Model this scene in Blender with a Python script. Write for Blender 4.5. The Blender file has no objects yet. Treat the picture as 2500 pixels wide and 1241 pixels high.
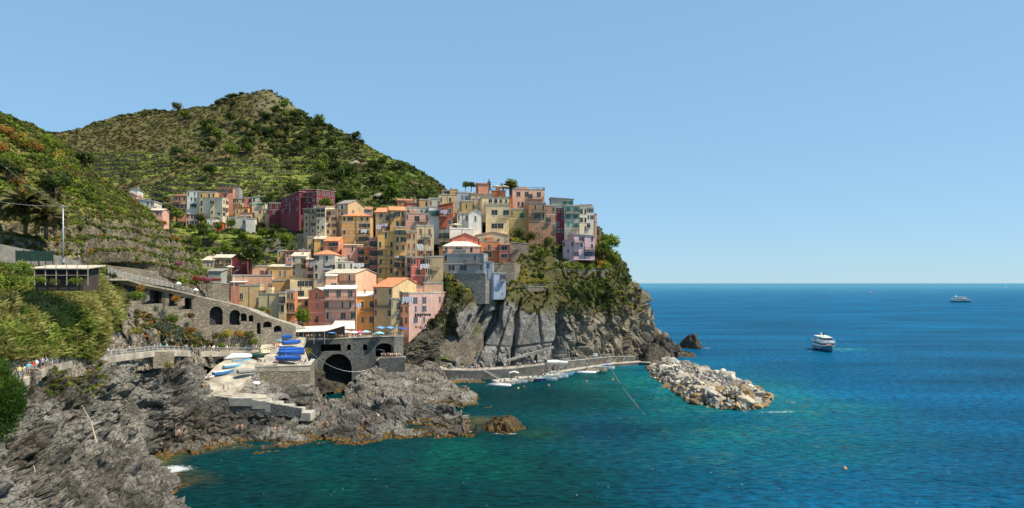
import bpy, bmesh, math, random
import numpy as np
from mathutils import Vector, Matrix, Euler
from mathutils.geometry import tessellate_polygon

# ------------------------------------------------------------------ camera, sky, sun
F = 1700.0; HC = 35.0; HZ = 690.0
SUN_AZ = 103.0; SUN_EL = 55.0
sc = bpy.context.scene
COL = sc.collection
cam = bpy.data.cameras.new('camera'); camo = bpy.data.objects.new('camera', cam); COL.objects.link(camo)
camo.location = (0, 0, HC); camo.rotation_euler = (math.radians(90), 0, 0)
cam.sensor_width = 36; cam.lens = F / 2500 * 36; cam.shift_y = (HZ - 620.5) / 2500
cam.clip_start = 0.5; cam.clip_end = 60000
sc.camera = camo
w = bpy.data.worlds.new('World'); sc.world = w; w.use_nodes = True
nt = w.node_tree; bg = nt.nodes['Background']
sky = nt.nodes.new('ShaderNodeTexSky'); sky.sky_type = 'NISHITA'; sky.sun_disc = False
sky.sun_elevation = math.radians(SUN_EL); sky.sun_rotation = math.radians(SUN_AZ)
sky.altitude = 0; sky.air_density = 1.0; sky.dust_density = 0.0; sky.ozone_density = 2.5
gm = nt.nodes.new('ShaderNodeGamma'); gm.inputs[1].default_value = .62
nt.links.new(sky.outputs[0], gm.inputs[0]); 
tn = nt.nodes.new('ShaderNodeMix'); tn.data_type = 'RGBA'; tn.blend_type = 'MULTIPLY'; tn.inputs[0].default_value = 1; tn.inputs[7].default_value = (.90, 1.18, 1.45, 1); tn.clamp_result = False
nt.links.new(gm.outputs[0], tn.inputs[6])
t2 = nt.nodes.new('ShaderNodeMix'); t2.data_type = 'RGBA'; t2.clamp_result = False; t2.inputs[0].default_value = .42; t2.inputs[7].default_value = (1.62, 3.15, 4.5, 1)
nt.links.new(tn.outputs[2], t2.inputs[6]); nt.links.new(t2.outputs[2], bg.inputs[0]); bg.inputs[1].default_value = 0.15
sun = bpy.data.lights.new('sun', 'SUN'); sun.energy = 5.0; sun.angle = math.radians(0.5); sun.color = (1.0, 0.90, 0.74)
suno = bpy.data.objects.new('sun', sun); COL.objects.link(suno)
az = math.radians(SUN_AZ); el = math.radians(SUN_EL)
SUND = Vector((math.sin(az) * math.cos(el), math.cos(az) * math.cos(el), math.sin(el)))
suno.rotation_euler = SUND.to_track_quat('Z', 'Y').to_euler()
sc.view_settings.view_transform = 'Standard'; sc.view_settings.look = 'None'
sc.view_settings.exposure = 0.35; sc.view_settings.gamma = 1.0
sc.cycles.max_bounces = 5; sc.cycles.diffuse_bounces = 2; sc.cycles.glossy_bounces = 2
sc.cycles.transmission_bounces = 2; sc.cycles.transparent_max_bounces = 4
sc.cycles.sample_clamp_indirect = 4

random.seed(7); RNG = np.random.default_rng(11)

def P(px, py, Y):
    return Vector(((px - 1250) / F * Y, Y, HC - (py - HZ) / F * Y))
def Pz(px, py, z):            # the point on level z that stands at this place
    Y = (HC - z) * F / (py - HZ)
    return Vector(((px - 1250) / F * Y, Y, z))

# ------------------------------------------------------------------ noise
def _h(i, j, k, s):
    n = (i.astype(np.int64) * 374761393 + j.astype(np.int64) * 668265263 + k.astype(np.int64) * 2147483647 + s * 974711) & 0xffffffff
    n = ((n ^ (n >> 13)) * 1274126177) & 0xffffffff
    n = ((n ^ (n >> 16)) * 2246822519) & 0xffffffff
    return ((n ^ (n >> 15)) & 0xffffff) / float(0xffffff)
def vnoise(p, s=0):
    b = np.floor(p); f = p - b; f = f * f * (3 - 2 * f); b = b.astype(np.int64)
    r = 0
    for dx in (0, 1):
        wx = f[:, 0] if dx else 1 - f[:, 0]
        for dy in (0, 1):
            wy = f[:, 1] if dy else 1 - f[:, 1]
            for dz in (0, 1):
                wz = f[:, 2] if dz else 1 - f[:, 2]
                r = r + wx * wy * wz * _h(b[:, 0] + dx, b[:, 1] + dy, b[:, 2] + dz, s)
    return r * 2 - 1
def fbm(p, scale, octv=4, s=0, gain=.5):
    p = np.asarray(p, float) / scale; a = 1; t = 0; r = 0
    for o in range(octv):
        r = r + a * vnoise(p + 17.3 * o, s + o); t += a; a *= gain; p = p * 2.03
    return r / t
def ridged(p, scale, octv=4, s=0):
    p = np.asarray(p, float) / scale; a = 1; t = 0; r = 0
    for o in range(octv):
        r = r + a * (1 - 2 * np.abs(vnoise(p + 9.1 * o, s + o))); t += a; a *= .5; p = p * 2.1
    return r / t
def facet(p, cell, s=0, tilt=1.0, M=None):
    q = np.asarray(p, float)
    if M is not None: q = q @ M
    q = q / cell; b = np.floor(q).astype(np.int64)
    best = np.full(len(q), 1e9); out = np.zeros(len(q)); d2 = np.full(len(q), 1e9)
    for i in (-1, 0, 1):
        for j in (-1, 0, 1):
            for k in (-1, 0, 1):
                c = b + np.array([i, j, k]); h = [_h(c[:, 0], c[:, 1], c[:, 2], s + m) for m in range(6)]
                sd = c + np.stack(h[:3], 1) * .9 + .05; v = q - sd; d = (v * v).sum(1)
                pl = v[:, 0] * (h[3] - .5) + v[:, 1] * (h[4] - .5) + v[:, 2] * (h[5] - .5)
                val = pl * 2 * tilt + (h[0] + h[4] - 1) * .5
                m = d < best
                d2 = np.where(m, best, np.minimum(d2, d)); out = np.where(m, val, out); best = np.where(m, d, best)
    crack = np.clip((np.sqrt(d2) - np.sqrt(best)) / .16, 0, 1)
    return out, crack
def rotm(ax, deg, sx=1, sy=1, sz=1):
    return np.array((Matrix.Rotation(math.radians(deg), 3, ax) @ Matrix.Diagonal((1 / sx, 1 / sy, 1 / sz)))) 
def sstep(a, b, x):
    t = np.clip((x - a) / (b - a), 0, 1); return t * t * (3 - 2 * t)

# ------------------------------------------------------------------ materials
MATS = {}
def newmat(name):
    m = bpy.data.materials.new(name); m.use_nodes = True
    n = m.node_tree.nodes; b = n['Principled BSDF']; return m, m.node_tree, b
def N(t, typ, **kw):
    n = t.nodes.new(typ)
    for k, v in kw.items():
        if k.startswith('i_'): n.inputs[int(k[2:])].default_value = v
        else: setattr(n, k, v)
    return n
def mixc(t, fac, a, b, mode='MIX'):
    n = t.nodes.new('ShaderNodeMix'); n.data_type = 'RGBA'; n.blend_type = mode
    for i, v in ((0, fac), (6, a), (7, b)):
        if hasattr(v, 'links') or hasattr(v, 'is_linked'): t.links.new(v, n.inputs[i])
        elif isinstance(v, (int, float)): n.inputs[i].default_value = v
        else: n.inputs[i].default_value = (*v, 1) if len(v) == 3 else v
    return n.outputs[2]
def ramp(t, src, a, b, ca=(0, 0, 0, 1), cb=(1, 1, 1, 1)):
    r = t.nodes.new('ShaderNodeValToRGB'); r.color_ramp.elements[0].position = a; r.color_ramp.elements[1].position = b
    r.color_ramp.elements[0].color = ca; r.color_ramp.elements[1].color = cb
    t.links.new(src, r.inputs[0]); return r.outputs[0]
def noise_tex(t, scale, detail=4, vec=None, rough=.6):
    n = N(t, 'ShaderNodeTexNoise'); n.inputs['Scale'].default_value = scale; n.inputs['Detail'].default_value = detail
    n.inputs['Roughness'].default_value = rough
    if vec is not None: t.links.new(vec, n.inputs['Vector'])
    return n.outputs[0]
def coords(t, kind='Object', scale=(1, 1, 1)):
    if kind == 'World': src = N(t, 'ShaderNodeNewGeometry').outputs['Position']
    else: src = N(t, 'ShaderNodeTexCoord').outputs[kind]
    m = N(t, 'ShaderNodeMapping'); m.inputs['Scale'].default_value = scale; t.links.new(src, m.inputs[0]); return m.outputs[0]
def bump(t, b, h, strength=.5, dist=.1):
    n = N(t, 'ShaderNodeBump'); n.inputs['Strength'].default_value = strength; n.inputs['Distance'].default_value = dist
    t.links.new(h, n.inputs['Height']); t.links.new(n.outputs[0], b.inputs['Normal'])
def simple(name, col, rough=.7, amt=.15, scale=.6, metal=0, bumps=0):
    if name in MATS: return MATS[name]
    m, t, b = newmat(name)
    v = coords(t, 'Object'); n = noise_tex(t, scale, 5, v)
    lo = tuple(c * (1 - amt) for c in col); hi = tuple(min(1, c * (1 + amt)) for c in col)
    t.links.new(mixc(t, ramp(t, n, .35, .65), lo, hi), b.inputs['Base Color'])
    b.inputs['Roughness'].default_value = rough; b.inputs['Metallic'].default_value = metal
    if bumps: bump(t, b, n, .4, bumps)
    MATS[name] = m; return m
def plaster(col):
    key = 'plaster_%03d_%03d_%03d' % tuple(int(c * 255) for c in col)
    if key in MATS: return MATS[key]
    m, t, b = newmat(key)
    v = coords(t, 'Object', (1, 1, .45)); n1 = noise_tex(t, .8, 7, v, .62)
    v2 = coords(t, 'World', (.5, .5, .5)); n2 = noise_tex(t, .35, 5, v2)
    c = mixc(t, ramp(t, n1, .38, .66), tuple(x * .8 for x in col), tuple(min(.95, x * 1.08) for x in col))
    g = sum(col) / 3
    c = mixc(t, ramp(t, n2, .50, .70), c, tuple(.6 * x + .16 * g for x in col))
    n3 = noise_tex(t, 1.1, 6, coords(t, 'World', (1, 1, .35)), .72); c = mixc(t, ramp(t, n3, .60, .74), c, tuple(.38 * x + .12 * g for x in col))
    n4 = noise_tex(t, .9, 5, coords(t, 'World', (.8, .8, .5)), .7); c = mixc(t, ramp(t, n4, .66, .70), c, (.36, .32, .26))
    t.links.new(c, b.inputs['Base Color']); b.inputs['Roughness'].default_value = .9
    bump(t, b, n1, .25, .04)
    MATS[key] = m; return m
def roofmat(name, col, pitch=3.2):
    if name in MATS: return MATS[name]
    m, t, b = newmat(name)
    v = coords(t, 'Object'); br = N(t, 'ShaderNodeTexVoronoi'); br.inputs['Scale'].default_value = pitch; t.links.new(v, br.inputs['Vector'])
    n1 = noise_tex(t, .5, 5, v)
    c = mixc(t, br.outputs['Color'], tuple(x * .7 for x in col), tuple(min(1, x * 1.25) for x in col))
    c = mixc(t, ramp(t, n1, .45, .75), c, tuple(x * .62 for x in col))
    t.links.new(c, b.inputs['Base Color']); b.inputs['Roughness'].default_value = .85
    bump(t, b, br.outputs['Distance'], .5, .06)
    MATS[name] = m; return m
def stonemat(name, col, scale=1.4, mortar=.45, stretch=1.8, stain=None):
    if name in MATS: return MATS[name]
    m, t, b = newmat(name)
    v = coords(t, 'World', (1, 1, stretch)); vo = N(t, 'ShaderNodeTexVoronoi'); vo.feature = 'DISTANCE_TO_EDGE'; vo.inputs['Scale'].default_value = scale
    t.links.new(v, vo.inputs['Vector']); vc = N(t, 'ShaderNodeTexVoronoi'); vc.inputs['Scale'].default_value = scale; t.links.new(v, vc.inputs['Vector'])
    c = mixc(t, vc.outputs['Color'], tuple(x * .6 for x in col), tuple(min(1, x * 1.4) for x in col))
    c = mixc(t, ramp(t, vo.outputs[0], .0, .09), tuple(x * mortar for x in col), c)
    n2 = noise_tex(t, .16, 6, coords(t, 'World'))
    c = mixc(t, ramp(t, n2, .45, .7), c, stain or tuple(x * .55 for x in col))
    t.links.new(c, b.inputs['Base Color']); b.inputs['Roughness'].default_value = .92
    bump(t, b, ramp(t, vo.outputs[0], 0, .15), .7, .12)
    MATS[name] = m; return m
def terrain_mat(name, sc1=.5, sc2=2.6, amt=.45, bs=.6, wet=False, strata=None, stones=False):
    m, t, b = newmat(name)
    at = N(t, 'ShaderNodeAttribute'); at.attribute_name = 'Col'
    v = coords(t, 'World', strata or (1, 1, 1)); n1 = noise_tex(t, sc1, 8, v, .7); n2 = noise_tex(t, sc2, 6, v, .75)
    f = mixc(t, ramp(t, n1, .34, .68), (1 - amt,) * 3, (1 + amt * .6,) * 3)
    n3 = noise_tex(t, sc2 * 3.1, 5, v, .8); f2 = mixc(t, ramp(t, n2, .38, .62), (1 - amt * .8,) * 3, (1 + amt * .7,) * 3); f3 = mixc(t, ramp(t, n3, .36, .64), (1 - amt * .8,) * 3, (1 + amt * .8,) * 3)
    c = mixc(t, 1.0, at.outputs['Color'], f, 'MULTIPLY'); c = mixc(t, 1.0, c, f2, 'MULTIPLY'); c = mixc(t, 1.0, c, f3, 'MULTIPLY')
    if stones:
        g_ = N(t, 'ShaderNodeNewGeometry'); s_ = N(t, 'ShaderNodeSeparateXYZ'); t.links.new(g_.outputs['True Normal'], s_.inputs[0])
        vc = N(t, 'ShaderNodeTexVoronoi'); vc.inputs['Scale'].default_value = 1.7; t.links.new(coords(t, 'World', (1, 1, 1.5)), vc.inputs['Vector'])
        sc_ = mixc(t, 1.0, c, mixc(t, vc.outputs['Color'], (.25, .25, .25), (2.3, 2.2, 2.0)), 'MULTIPLY'); c = mixc(t, ramp(t, s_.outputs[2], .45, .7), sc_, c)
    if wet:
        vo = N(t, 'ShaderNodeTexVoronoi'); vo.feature = 'DISTANCE_TO_EDGE'; vo.inputs['Scale'].default_value = .55; t.links.new(coords(t, 'World', (1, 1, 2.2)), vo.inputs['Vector'])
        c = mixc(t, ramp(t, vo.outputs[0], .0, .05), tuple([.05, .047, .04]), c)
        geo = N(t, 'ShaderNodeNewGeometry'); sp = N(t, 'ShaderNodeSeparateXYZ'); t.links.new(geo.outputs['Position'], sp.inputs[0])
        ad = N(t, 'ShaderNodeMath', operation='MULTIPLY_ADD'); t.links.new(n1, ad.inputs[0]); ad.inputs[1].default_value = -1.9; t.links.new(sp.outputs[2], ad.inputs[2])
        mr = N(t, 'ShaderNodeMapRange'); mr.inputs[1].default_value = -.7; mr.inputs[2].default_value = -.2; t.links.new(ad.outputs[0], mr.inputs[0])
        oc = mixc(t, ramp(t, n2, .45, .6), (.09, .06, .018), (.36, .20, .05))
        c = mixc(t, mr.outputs[0], oc, c)
    t.links.new(c, b.inputs['Base Color']); b.inputs['Roughness'].default_value = .95
    b.inputs['Specular IOR Level'].default_value = .25
    hh = N(t, 'ShaderNodeMath', operation='MULTIPLY_ADD'); t.links.new(n2, hh.inputs[0]); hh.inputs[1].default_value = .45; t.links.new(n1, hh.inputs[2])
    h3 = N(t, 'ShaderNodeMath', operation='MULTIPLY_ADD'); t.links.new(n3, h3.inputs[0]); h3.inputs[1].default_value = .2; t.links.new(hh.outputs[0], h3.inputs[2])
    bump(t, b, h3.outputs[0], min(1, bs * 1.2), 1.5)
    return m
def leafmat(name, c1, c2, trans=.38):
    if name in MATS: return MATS[name]
    m, t, b = newmat(name)
    geo = N(t, 'ShaderNodeNewGeometry'); n = noise_tex(t, .22, 4, coords(t, 'World'))
    c = mixc(t, geo.outputs['Random Per Island'], c1, c2)
    c = mixc(t, ramp(t, n, .4, .66), tuple(x * .7 for x in c1), c)
    b.inputs['Roughness'].default_value = .75; b.inputs['Specular IOR Level'].default_value = .2
    t.links.new(c, b.inputs['Base Color'])
    tr = N(t, 'ShaderNodeBsdfTranslucent'); t.links.new(c, tr.inputs[0])
    mx = N(t, 'ShaderNodeMixShader'); mx.inputs[0].default_value = trans
    t.links.new(b.outputs[0], mx.inputs[1]); t.links.new(tr.outputs[0], mx.inputs[2])
    t.links.new(mx.outputs[0], t.nodes['Material Output'].inputs[0])
    MATS[name] = m; return m

# ------------------------------------------------------------------ objects and tags
def tag(o, label=None, cat=None, group=None, kind=None):
    if label: o['label'] = label
    if cat: o['category'] = cat
    if group: o['group'] = group
    if kind: o['kind'] = kind
    return o
def empty(name, loc=(0, 0, 0), rz=0):
    o = bpy.data.objects.new(name, None); COL.objects.link(o); o.location = loc; o.rotation_euler = (0, 0, rz)
    o.empty_display_size = .2; return o
def link(name, me, parent=None, loc=(0, 0, 0), rz=0):
    o = bpy.data.objects.new(name, me); COL.objects.link(o)
    if parent is not None: o.parent = parent
    o.location = loc; o.rotation_euler = (0, 0, rz); return o
KIDS = {}
def copy_tree(o, parent=None):
    c = o.copy(); COL.objects.link(c)
    if parent is not None: c.parent = parent
    for ch in o.children: copy_tree(ch, c)
    return c
def mesh_np(name, V, Q, mats, midx=None, smooth=False, cols=None):
    me = bpy.data.meshes.new(name); V = np.asarray(V, np.float32); Q = np.asarray(Q, np.int32); k = Q.shape[1]
    me.vertices.add(len(V)); me.vertices.foreach_set('co', V.ravel())
    me.loops.add(Q.size); me.loops.foreach_set('vertex_index', Q.ravel())
    me.polygons.add(len(Q)); me.polygons.foreach_set('loop_start', np.arange(0, Q.size, k, dtype=np.int32))
    me.polygons.foreach_set('loop_total', np.full(len(Q), k, np.int32))
    if midx is not None: me.polygons.foreach_set('material_index', np.asarray(midx, np.int32))
    me.polygons.foreach_set('use_smooth', np.full(len(Q), smooth, bool))
    for m in (mats if isinstance(mats, (list, tuple)) else [mats]): me.materials.append(m)
    if cols is not None:
        a = me.color_attributes.new('Col', 'FLOAT_COLOR', 'POINT')
        a.data.foreach_set('color', np.concatenate([cols, np.ones((len(cols), 1))], 1).astype(np.float32).ravel())
    me.update(calc_edges=True); return me
class MB:
    """collects boxes, bars and tubes of one part into one mesh"""
    def __init__(s): s.v = []; s.f = []; s.m = []; s.cur = 0
    def add(s, vs, fs):
        b = len(s.v); s.v += [tuple(v) for v in vs]; s.f += [tuple(b + i for i in f) for f in fs]; s.m += [s.cur] * len(fs); return s
    def box(s, x0, x1, y0, y1, z0, z1):
        return s.add([(x, y, z) for z in (z0, z1) for y in (y0, y1) for x in (x0, x1)],
                     [(0, 2, 3, 1), (4, 5, 7, 6), (0, 1, 5, 4), (2, 6, 7, 3), (0, 4, 6, 2), (1, 3, 7, 5)])
    def poly(s, vs): return s.add(vs, [tuple(range(len(vs)))])
    def prism(s, pts, z0, z1):
        n = len(pts)
        return s.add([(x, y, z0) for x, y in pts] + [(x, y, z1) for x, y in pts],
                     [tuple(range(n))[::-1], tuple(range(n, 2 * n))] + [(i, (i + 1) % n, (i + 1) % n + n, i + n) for i in range(n)])
    def bar(s, a, b, w=.05, h=None):
        a = Vector(a); b = Vector(b); d = b - a
        if d.length < 1e-6: return s
        d.normalize(); up = Vector((0, 0, 1)) if abs(d.z) < .95 else Vector((1, 0, 0)); x = d.cross(up).normalized(); y = x.cross(d); h = h or w
        x = x * w / 2; y = y * h / 2
        return s.add([a - x - y, a + x - y, a + x + y, a - x + y, b - x - y, b + x - y, b + x + y, b - x + y],
                     [(0, 3, 2, 1), (4, 5, 6, 7), (0, 1, 5, 4), (1, 2, 6, 5), (2, 3, 7, 6), (3, 0, 4, 7)])
    def tube(s, pts, r, n=6, r1=None):
        pts = [Vector(p) for p in pts]; k = len(pts); vs = []
        for i, p in enumerate(pts):
            d = (pts[min(i + 1, k - 1)] - pts[max(i - 1, 0)]).normalized(); up = Vector((0, 0, 1)) if abs(d.z) < .9 else Vector((1, 0, 0))
            x = d.cross(up).normalized(); y = x.cross(d); rr = r if r1 is None else r + (r1 - r) * i / (k - 1)
            vs += [p + (x * math.cos(6.2832 * j / n) + y * math.sin(6.2832 * j / n)) * rr for j in range(n)]
        fs = [(i * n + j, i * n + (j + 1) % n, (i + 1) * n + (j + 1) % n, (i + 1) * n + j) for i in range(k - 1) for j in range(n)]
        return s.add(vs, fs + [tuple(range(n))[::-1], tuple(range((k - 1) * n, k * n))])
    def loft(s, rings, cap=True):
        n = len(rings[0]); vs = [v for r in rings for v in r]
        fs = [(i * n + j, i * n + (j + 1) % n, (i + 1) * n + (j + 1) % n, (i + 1) * n + j) for i in range(len(rings) - 1) for j in range(n)]
        if cap: fs += [tuple(range(n))[::-1], tuple(range((len(rings) - 1) * n, len(rings) * n))]
        return s.add(vs, fs)
    def mesh(s, name, mats, smooth=False):
        me = bpy.data.meshes.new(name); me.from_pydata(s.v, [], s.f)
        for m in (mats if isinstance(mats, (list, tuple)) else [mats]): me.materials.append(m)
        me.polygons.foreach_set('material_index', s.m)
        if smooth: me.polygons.foreach_set('use_smooth', [True] * len(s.f))
        me.update(); return me
    def build(s, name, mats, parent=None, loc=(0, 0, 0), rz=0, smooth=False):
        return link(name, s.mesh(name, mats, smooth), parent, loc, rz)

# ------------------------------------------------------------------ terrain sheets
PATCH = {}; FR_ = []
def catmull(R, nv):
    R = np.asarray(R); n = len(R); seg = [np.linalg.norm(R[i + 1] - R[i], axis=1).mean() ** .75 for i in range(n - 1)]
    cum = np.concatenate([[0], np.cumsum(seg)]); t = np.linspace(0, cum[-1], nv); out = []
    for tt in t:
        i = min(np.searchsorted(cum, tt, 'right') - 1, n - 2); f = (tt - cum[i]) / (cum[i + 1] - cum[i])
        a, b, c, d = R[max(i - 1, 0)], R[i], R[i + 1], R[min(i + 2, n - 1)]
        g = .5 * (2 * b + (c - a) * f + (2 * a - 5 * b + 4 * c - d) * f * f + (3 * b - a - 3 * c + d) * f ** 3)
        out.append(.5 * g + .5 * (b * (1 - f) + c * f))
    return np.array(out)
def patch(name, rows, nu, nv, net=False, disp=None, colf=None, mat=None, post=None, smooth=True, kind='structure'):
    R = []
    if net: u = np.linspace(0, 1, nu)
    else: u = np.linspace(rows[0][0][0], rows[0][-1][0], nu)
    for r in rows:
        r = np.array(r, float); k = np.linspace(0, 1, len(r)) if net else r[:, 0]
        px = np.interp(u, k, r[:, 0]) if net else u; py = np.interp(u, k, r[:, 1]); Y = np.interp(u, k, r[:, 2])
        R.append(np.stack([(px - 1250) / F * Y, Y, HC - (py - HZ) / F * Y], 1))
    G = catmull(R, nv)
    def nrm(G):
        gu = np.gradient(G, axis=1); gv = np.gradient(G, axis=0); n = np.cross(gv, gu); n /= np.linalg.norm(n, axis=2, keepdims=True) + 1e-9; return n
    n = nrm(G); px, py = proj(G)
    if disp:
        d = disp(G.reshape(-1, 3), px.ravel(), py.ravel())
        if isinstance(d, tuple): G = G + n * d[0].reshape(nv, nu, 1) + d[1].reshape(nv, nu, 3)
        else: G = G + n * d.reshape(nv, nu, 1)
    if post: G = post(G, px, py)
    n = nrm(G); px, py = proj(G)
    C = colf(G.reshape(-1, 3), n.reshape(-1, 3), px.ravel(), py.ravel()) if colf else np.full((nu * nv, 3), .2)
    i = np.arange(nv * nu).reshape(nv, nu)
    Q = np.stack([i[:-1, :-1], i[1:, :-1], i[1:, 1:], i[:-1, 1:]], -1).reshape(-1, 4)
    me = mesh_np(name, G.reshape(-1, 3), Q, mat, None, smooth, np.clip(C, 0.003, 1))
    o = link(name, me); tag(o, kind=kind)
    PATCH[name] = dict(G=G, n=n, px=px, py=py, o=o, fr=FR_.pop() if FR_ else None); return o
def proj(G):
    return 1250 + G[..., 0] / G[..., 1] * F, HZ - (G[..., 2] - HC) / G[..., 1] * F
def on(names, px, py):
    best = None
    names = names if isinstance(names, (list, tuple)) else [names]
    for nm in names:
        p = PATCH[nm]; d = (p['px'] - px) ** 2 + (p['py'] - py) ** 2; k = d < 12
        if not k.any():
            if best is not None or (len(names) > 1 and not isinstance(names, str)): continue
            k = d <= d.min() + 1e-6
        idx = np.argwhere(k); g = p['G'][k]; j = g[:, 1].argmin()
        if best is None or g[j][1] < best.y: best = Vector(g[j])
    return best
def lerp3(a, b, t): return np.asarray(a)[None] * (1 - t[:, None]) + np.asarray(b)[None] * t[:, None]
# ------------------------------------------------------------------ the land
M_HILL = terrain_mat('hillside_ground', .12, .9, .5, .5)
M_SLOPE = terrain_mat('terraced_ground', .35, 2.2, .5, .6, stones=True)
M_ROCK = terrain_mat('sea_rock', .3, 1.7, .34, .85, wet=True)
M_CLIFF = terrain_mat('cliff_rock', .25, 1.9, .42, .9, wet=True)

def terrace(G, h, mask, s=0):
    z = G[..., 2]; nn = fbm(G.reshape(-1, 3) * np.array([1, 1, 0]), 30, 3, s).reshape(z.shape) * h * 1.2
    q = (z + nn) / h; fr = q - np.floor(q); FR_.clear(); FR_.append(fr); st = (np.floor(q) + sstep(.62, .98, fr) + .12 * fr) * h - nn
    G = G.copy(); G[..., 2] = z + (st - z) * mask; return G

def hill_zone(px, py):
    edge = 455 - (px - 345) * .31
    t2 = sstep(-4, 8, py - np.maximum(edge, 384)) * sstep(345, 365, px) * (1 - sstep(735, 790, px)) * (1 - sstep(545, 560, py))
    t1 = sstep(368, 378, py) * (1 - sstep(-12, -2, py - (470 - (px - 230) * .22))) * sstep(215, 232, px) * (1 - sstep(415, 432, px - (py - 400) * .2))
    t3 = sstep(552, 566, py) * (1 - sstep(740, 800, px)); t4 = .6 * sstep(872, 890, px) * (1 - sstep(955, 990, px)) * (1 - sstep(400, 420, py))
    bl = np.sin(px * .031 + 1.3) * np.sin(py * .083 + px * .012) + .5 * np.sin(px * .081 + py * .05)
    t5 = .7 * np.exp(-((py - 330) / 5) ** 2) * sstep(535, 550, px) * (1 - sstep(600, 640, px))
    return np.clip(np.maximum(np.maximum(np.maximum(t1, t2 - sstep(.85, 1.15, bl)), np.maximum(t3, t4)), t5), 0, 1)
def d_hill(p, px, py):
    return fbm(p, 70, 5, 3) * 7 + ridged(p, 24, 4, 5) * 2.5 * (1 - hill_zone(px, py)) + fbm(p, 9, 3, 8) * 1.0
def c_hill(p, n, px, py):
    z = hill_zone(px, py); a = fbm(p, 40, 4, 21) * .5 + .5; b = fbm(p, 12, 4, 22) * .5 + .5
    base = lerp3((.11, .11, .03), (.09, .12, .022), sstep(.3, .7, a))
    brown = sstep(.2, .45, a) * (1 - sstep(480, 540, py)) * (1 - sstep(600, 860, px))
    base = base * (1 - brown[:, None]) + np.array([.125, .105, .036]) * brown[:, None]
    green = lerp3((.16, .19, .033), (.25, .28, .055), b)
    c = base * (1 - z[:, None]) + green * z[:, None]
    steep = 1 - sstep(.55, .8, n[:, 2])
    c = np.where((z > .5)[:, None] & (steep > .5)[:, None], np.array([.06, .048, .028]), c)
    rock = sstep(.1, .5, fbm(p, 14, 4, 33) + (1 - np.hypot((px - 680) / 75, (py - 255) / 45)) * .9) * (1 - z)
    rock = rock * .3; rock = np.maximum(rock, sstep(.15, .4, fbm(p, 16, 4, 35) + (1 - np.hypot((px - 890 - (py - 440) * .35) / 38, (py - 440) / 80)) * .5 - .05))
    c = c * (1 - rock[:, None]) + np.array([.30, .26, .19]) * rock[:, None]
    return c
SKY = [(-220, 345, 700), (60, 322, 720), (120, 326, 725), (150, 325, 730), (200, 312, 740), (270, 292, 745), (330, 281, 745), (380, 272, 740), (450, 265, 730), (510, 257, 722), (560, 242, 715), (600, 230, 708), (625, 227, 704), (645, 223, 702), (662, 226, 700), (685, 240, 690), (703, 246, 684), (720, 264, 678), (740, 282, 668), (760, 294, 660), (800, 310, 645), (850, 330, 625), (890, 350, 605), (930, 376, 590), (980, 402, 572), (1030, 434, 555), (1070, 466, 540), (1130, 520, 520), (1190, 560, 500)]
rows_hill = [[(x, y + 45, Y + 110) for x, y, Y in SKY], SKY,
    [(-220, 420, 560), (150, 375, 625), (400, 330, 640), (650, 300, 630), (850, 375, 560), (1000, 440, 510), (1190, 585, 470)],
    [(-220, 470, 520), (150, 425, 560), (400, 385, 570), (650, 370, 560), (850, 425, 500), (1000, 470, 470), (1190, 600, 430)],
    [(-220, 520, 480), (300, 455, 510), (420, 440, 500), (650, 430, 490), (850, 470, 450), (1000, 500, 430), (1190, 600, 400)],
    [(-220, 560, 420), (300, 500, 470), (420, 482, 452), (650, 475, 442), (740, 500, 412), (850, 512, 395), (1190, 600, 370)],
    [(-220, 640, 380), (300, 560, 420), (420, 545, 402), (600, 552, 395), (740, 585, 360), (900, 590, 350), (1190, 640, 340)],
    [(-220, 720, 330), (420, 605, 340), (600, 605, 330), (740, 630, 318), (1190, 680, 320)],
    [(-220, 800, 290), (420, 680, 290), (600, 690, 283), (740, 700, 290), (1190, 780, 290)],
    [(-220, 900, 260), (420, 820, 250), (600, 820, 250), (740, 830, 258), (1190, 900, 260)]]
patch('hillside', rows_hill, 620, 520, disp=d_hill, colf=c_hill, mat=M_HILL, post=lambda G, px, py: terrace(G, 4.3, hill_zone(px, py)))

# near hill on the left, stepped with dry stone walls
def d_left(p, px, py): return fbm(p, 26, 4, 41) * 2.2 + fbm(p, 6, 4, 43) * .8
def left_mask(px, py): return (.35 + .6 * sstep(520, 560, py)) * sstep(300, 400, py) * (1 - sstep(690, 720, py))
def c_left(p, n, px, py):
    a = fbm(p, 14, 4, 51) * .5 + .5; b = fbm(p, 4, 4, 52) * .5 + .5
    c = lerp3((.13, .135, .03), (.24, .19, .06), a); g = sstep(.45, .65, b)
    c = c * (1 - g[:, None] * .6) + np.array([.10, .14, .02]) * g[:, None] * .6
    steep = (1 - sstep(.45, .7, n[:, 2])) * (.25 + .75 * sstep(520, 560, py)); c = c * (1 - steep[:, None]) + lerp3((.09, .08, .05), (.20, .17, .12), b) * steep[:, None]
    lowm = sstep(700, 740, py)[:, None]
    rk = lerp3((.16, .14, .115), (.3, .27, .22), b); return c * (1 - lowm) + rk * lowm
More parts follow.
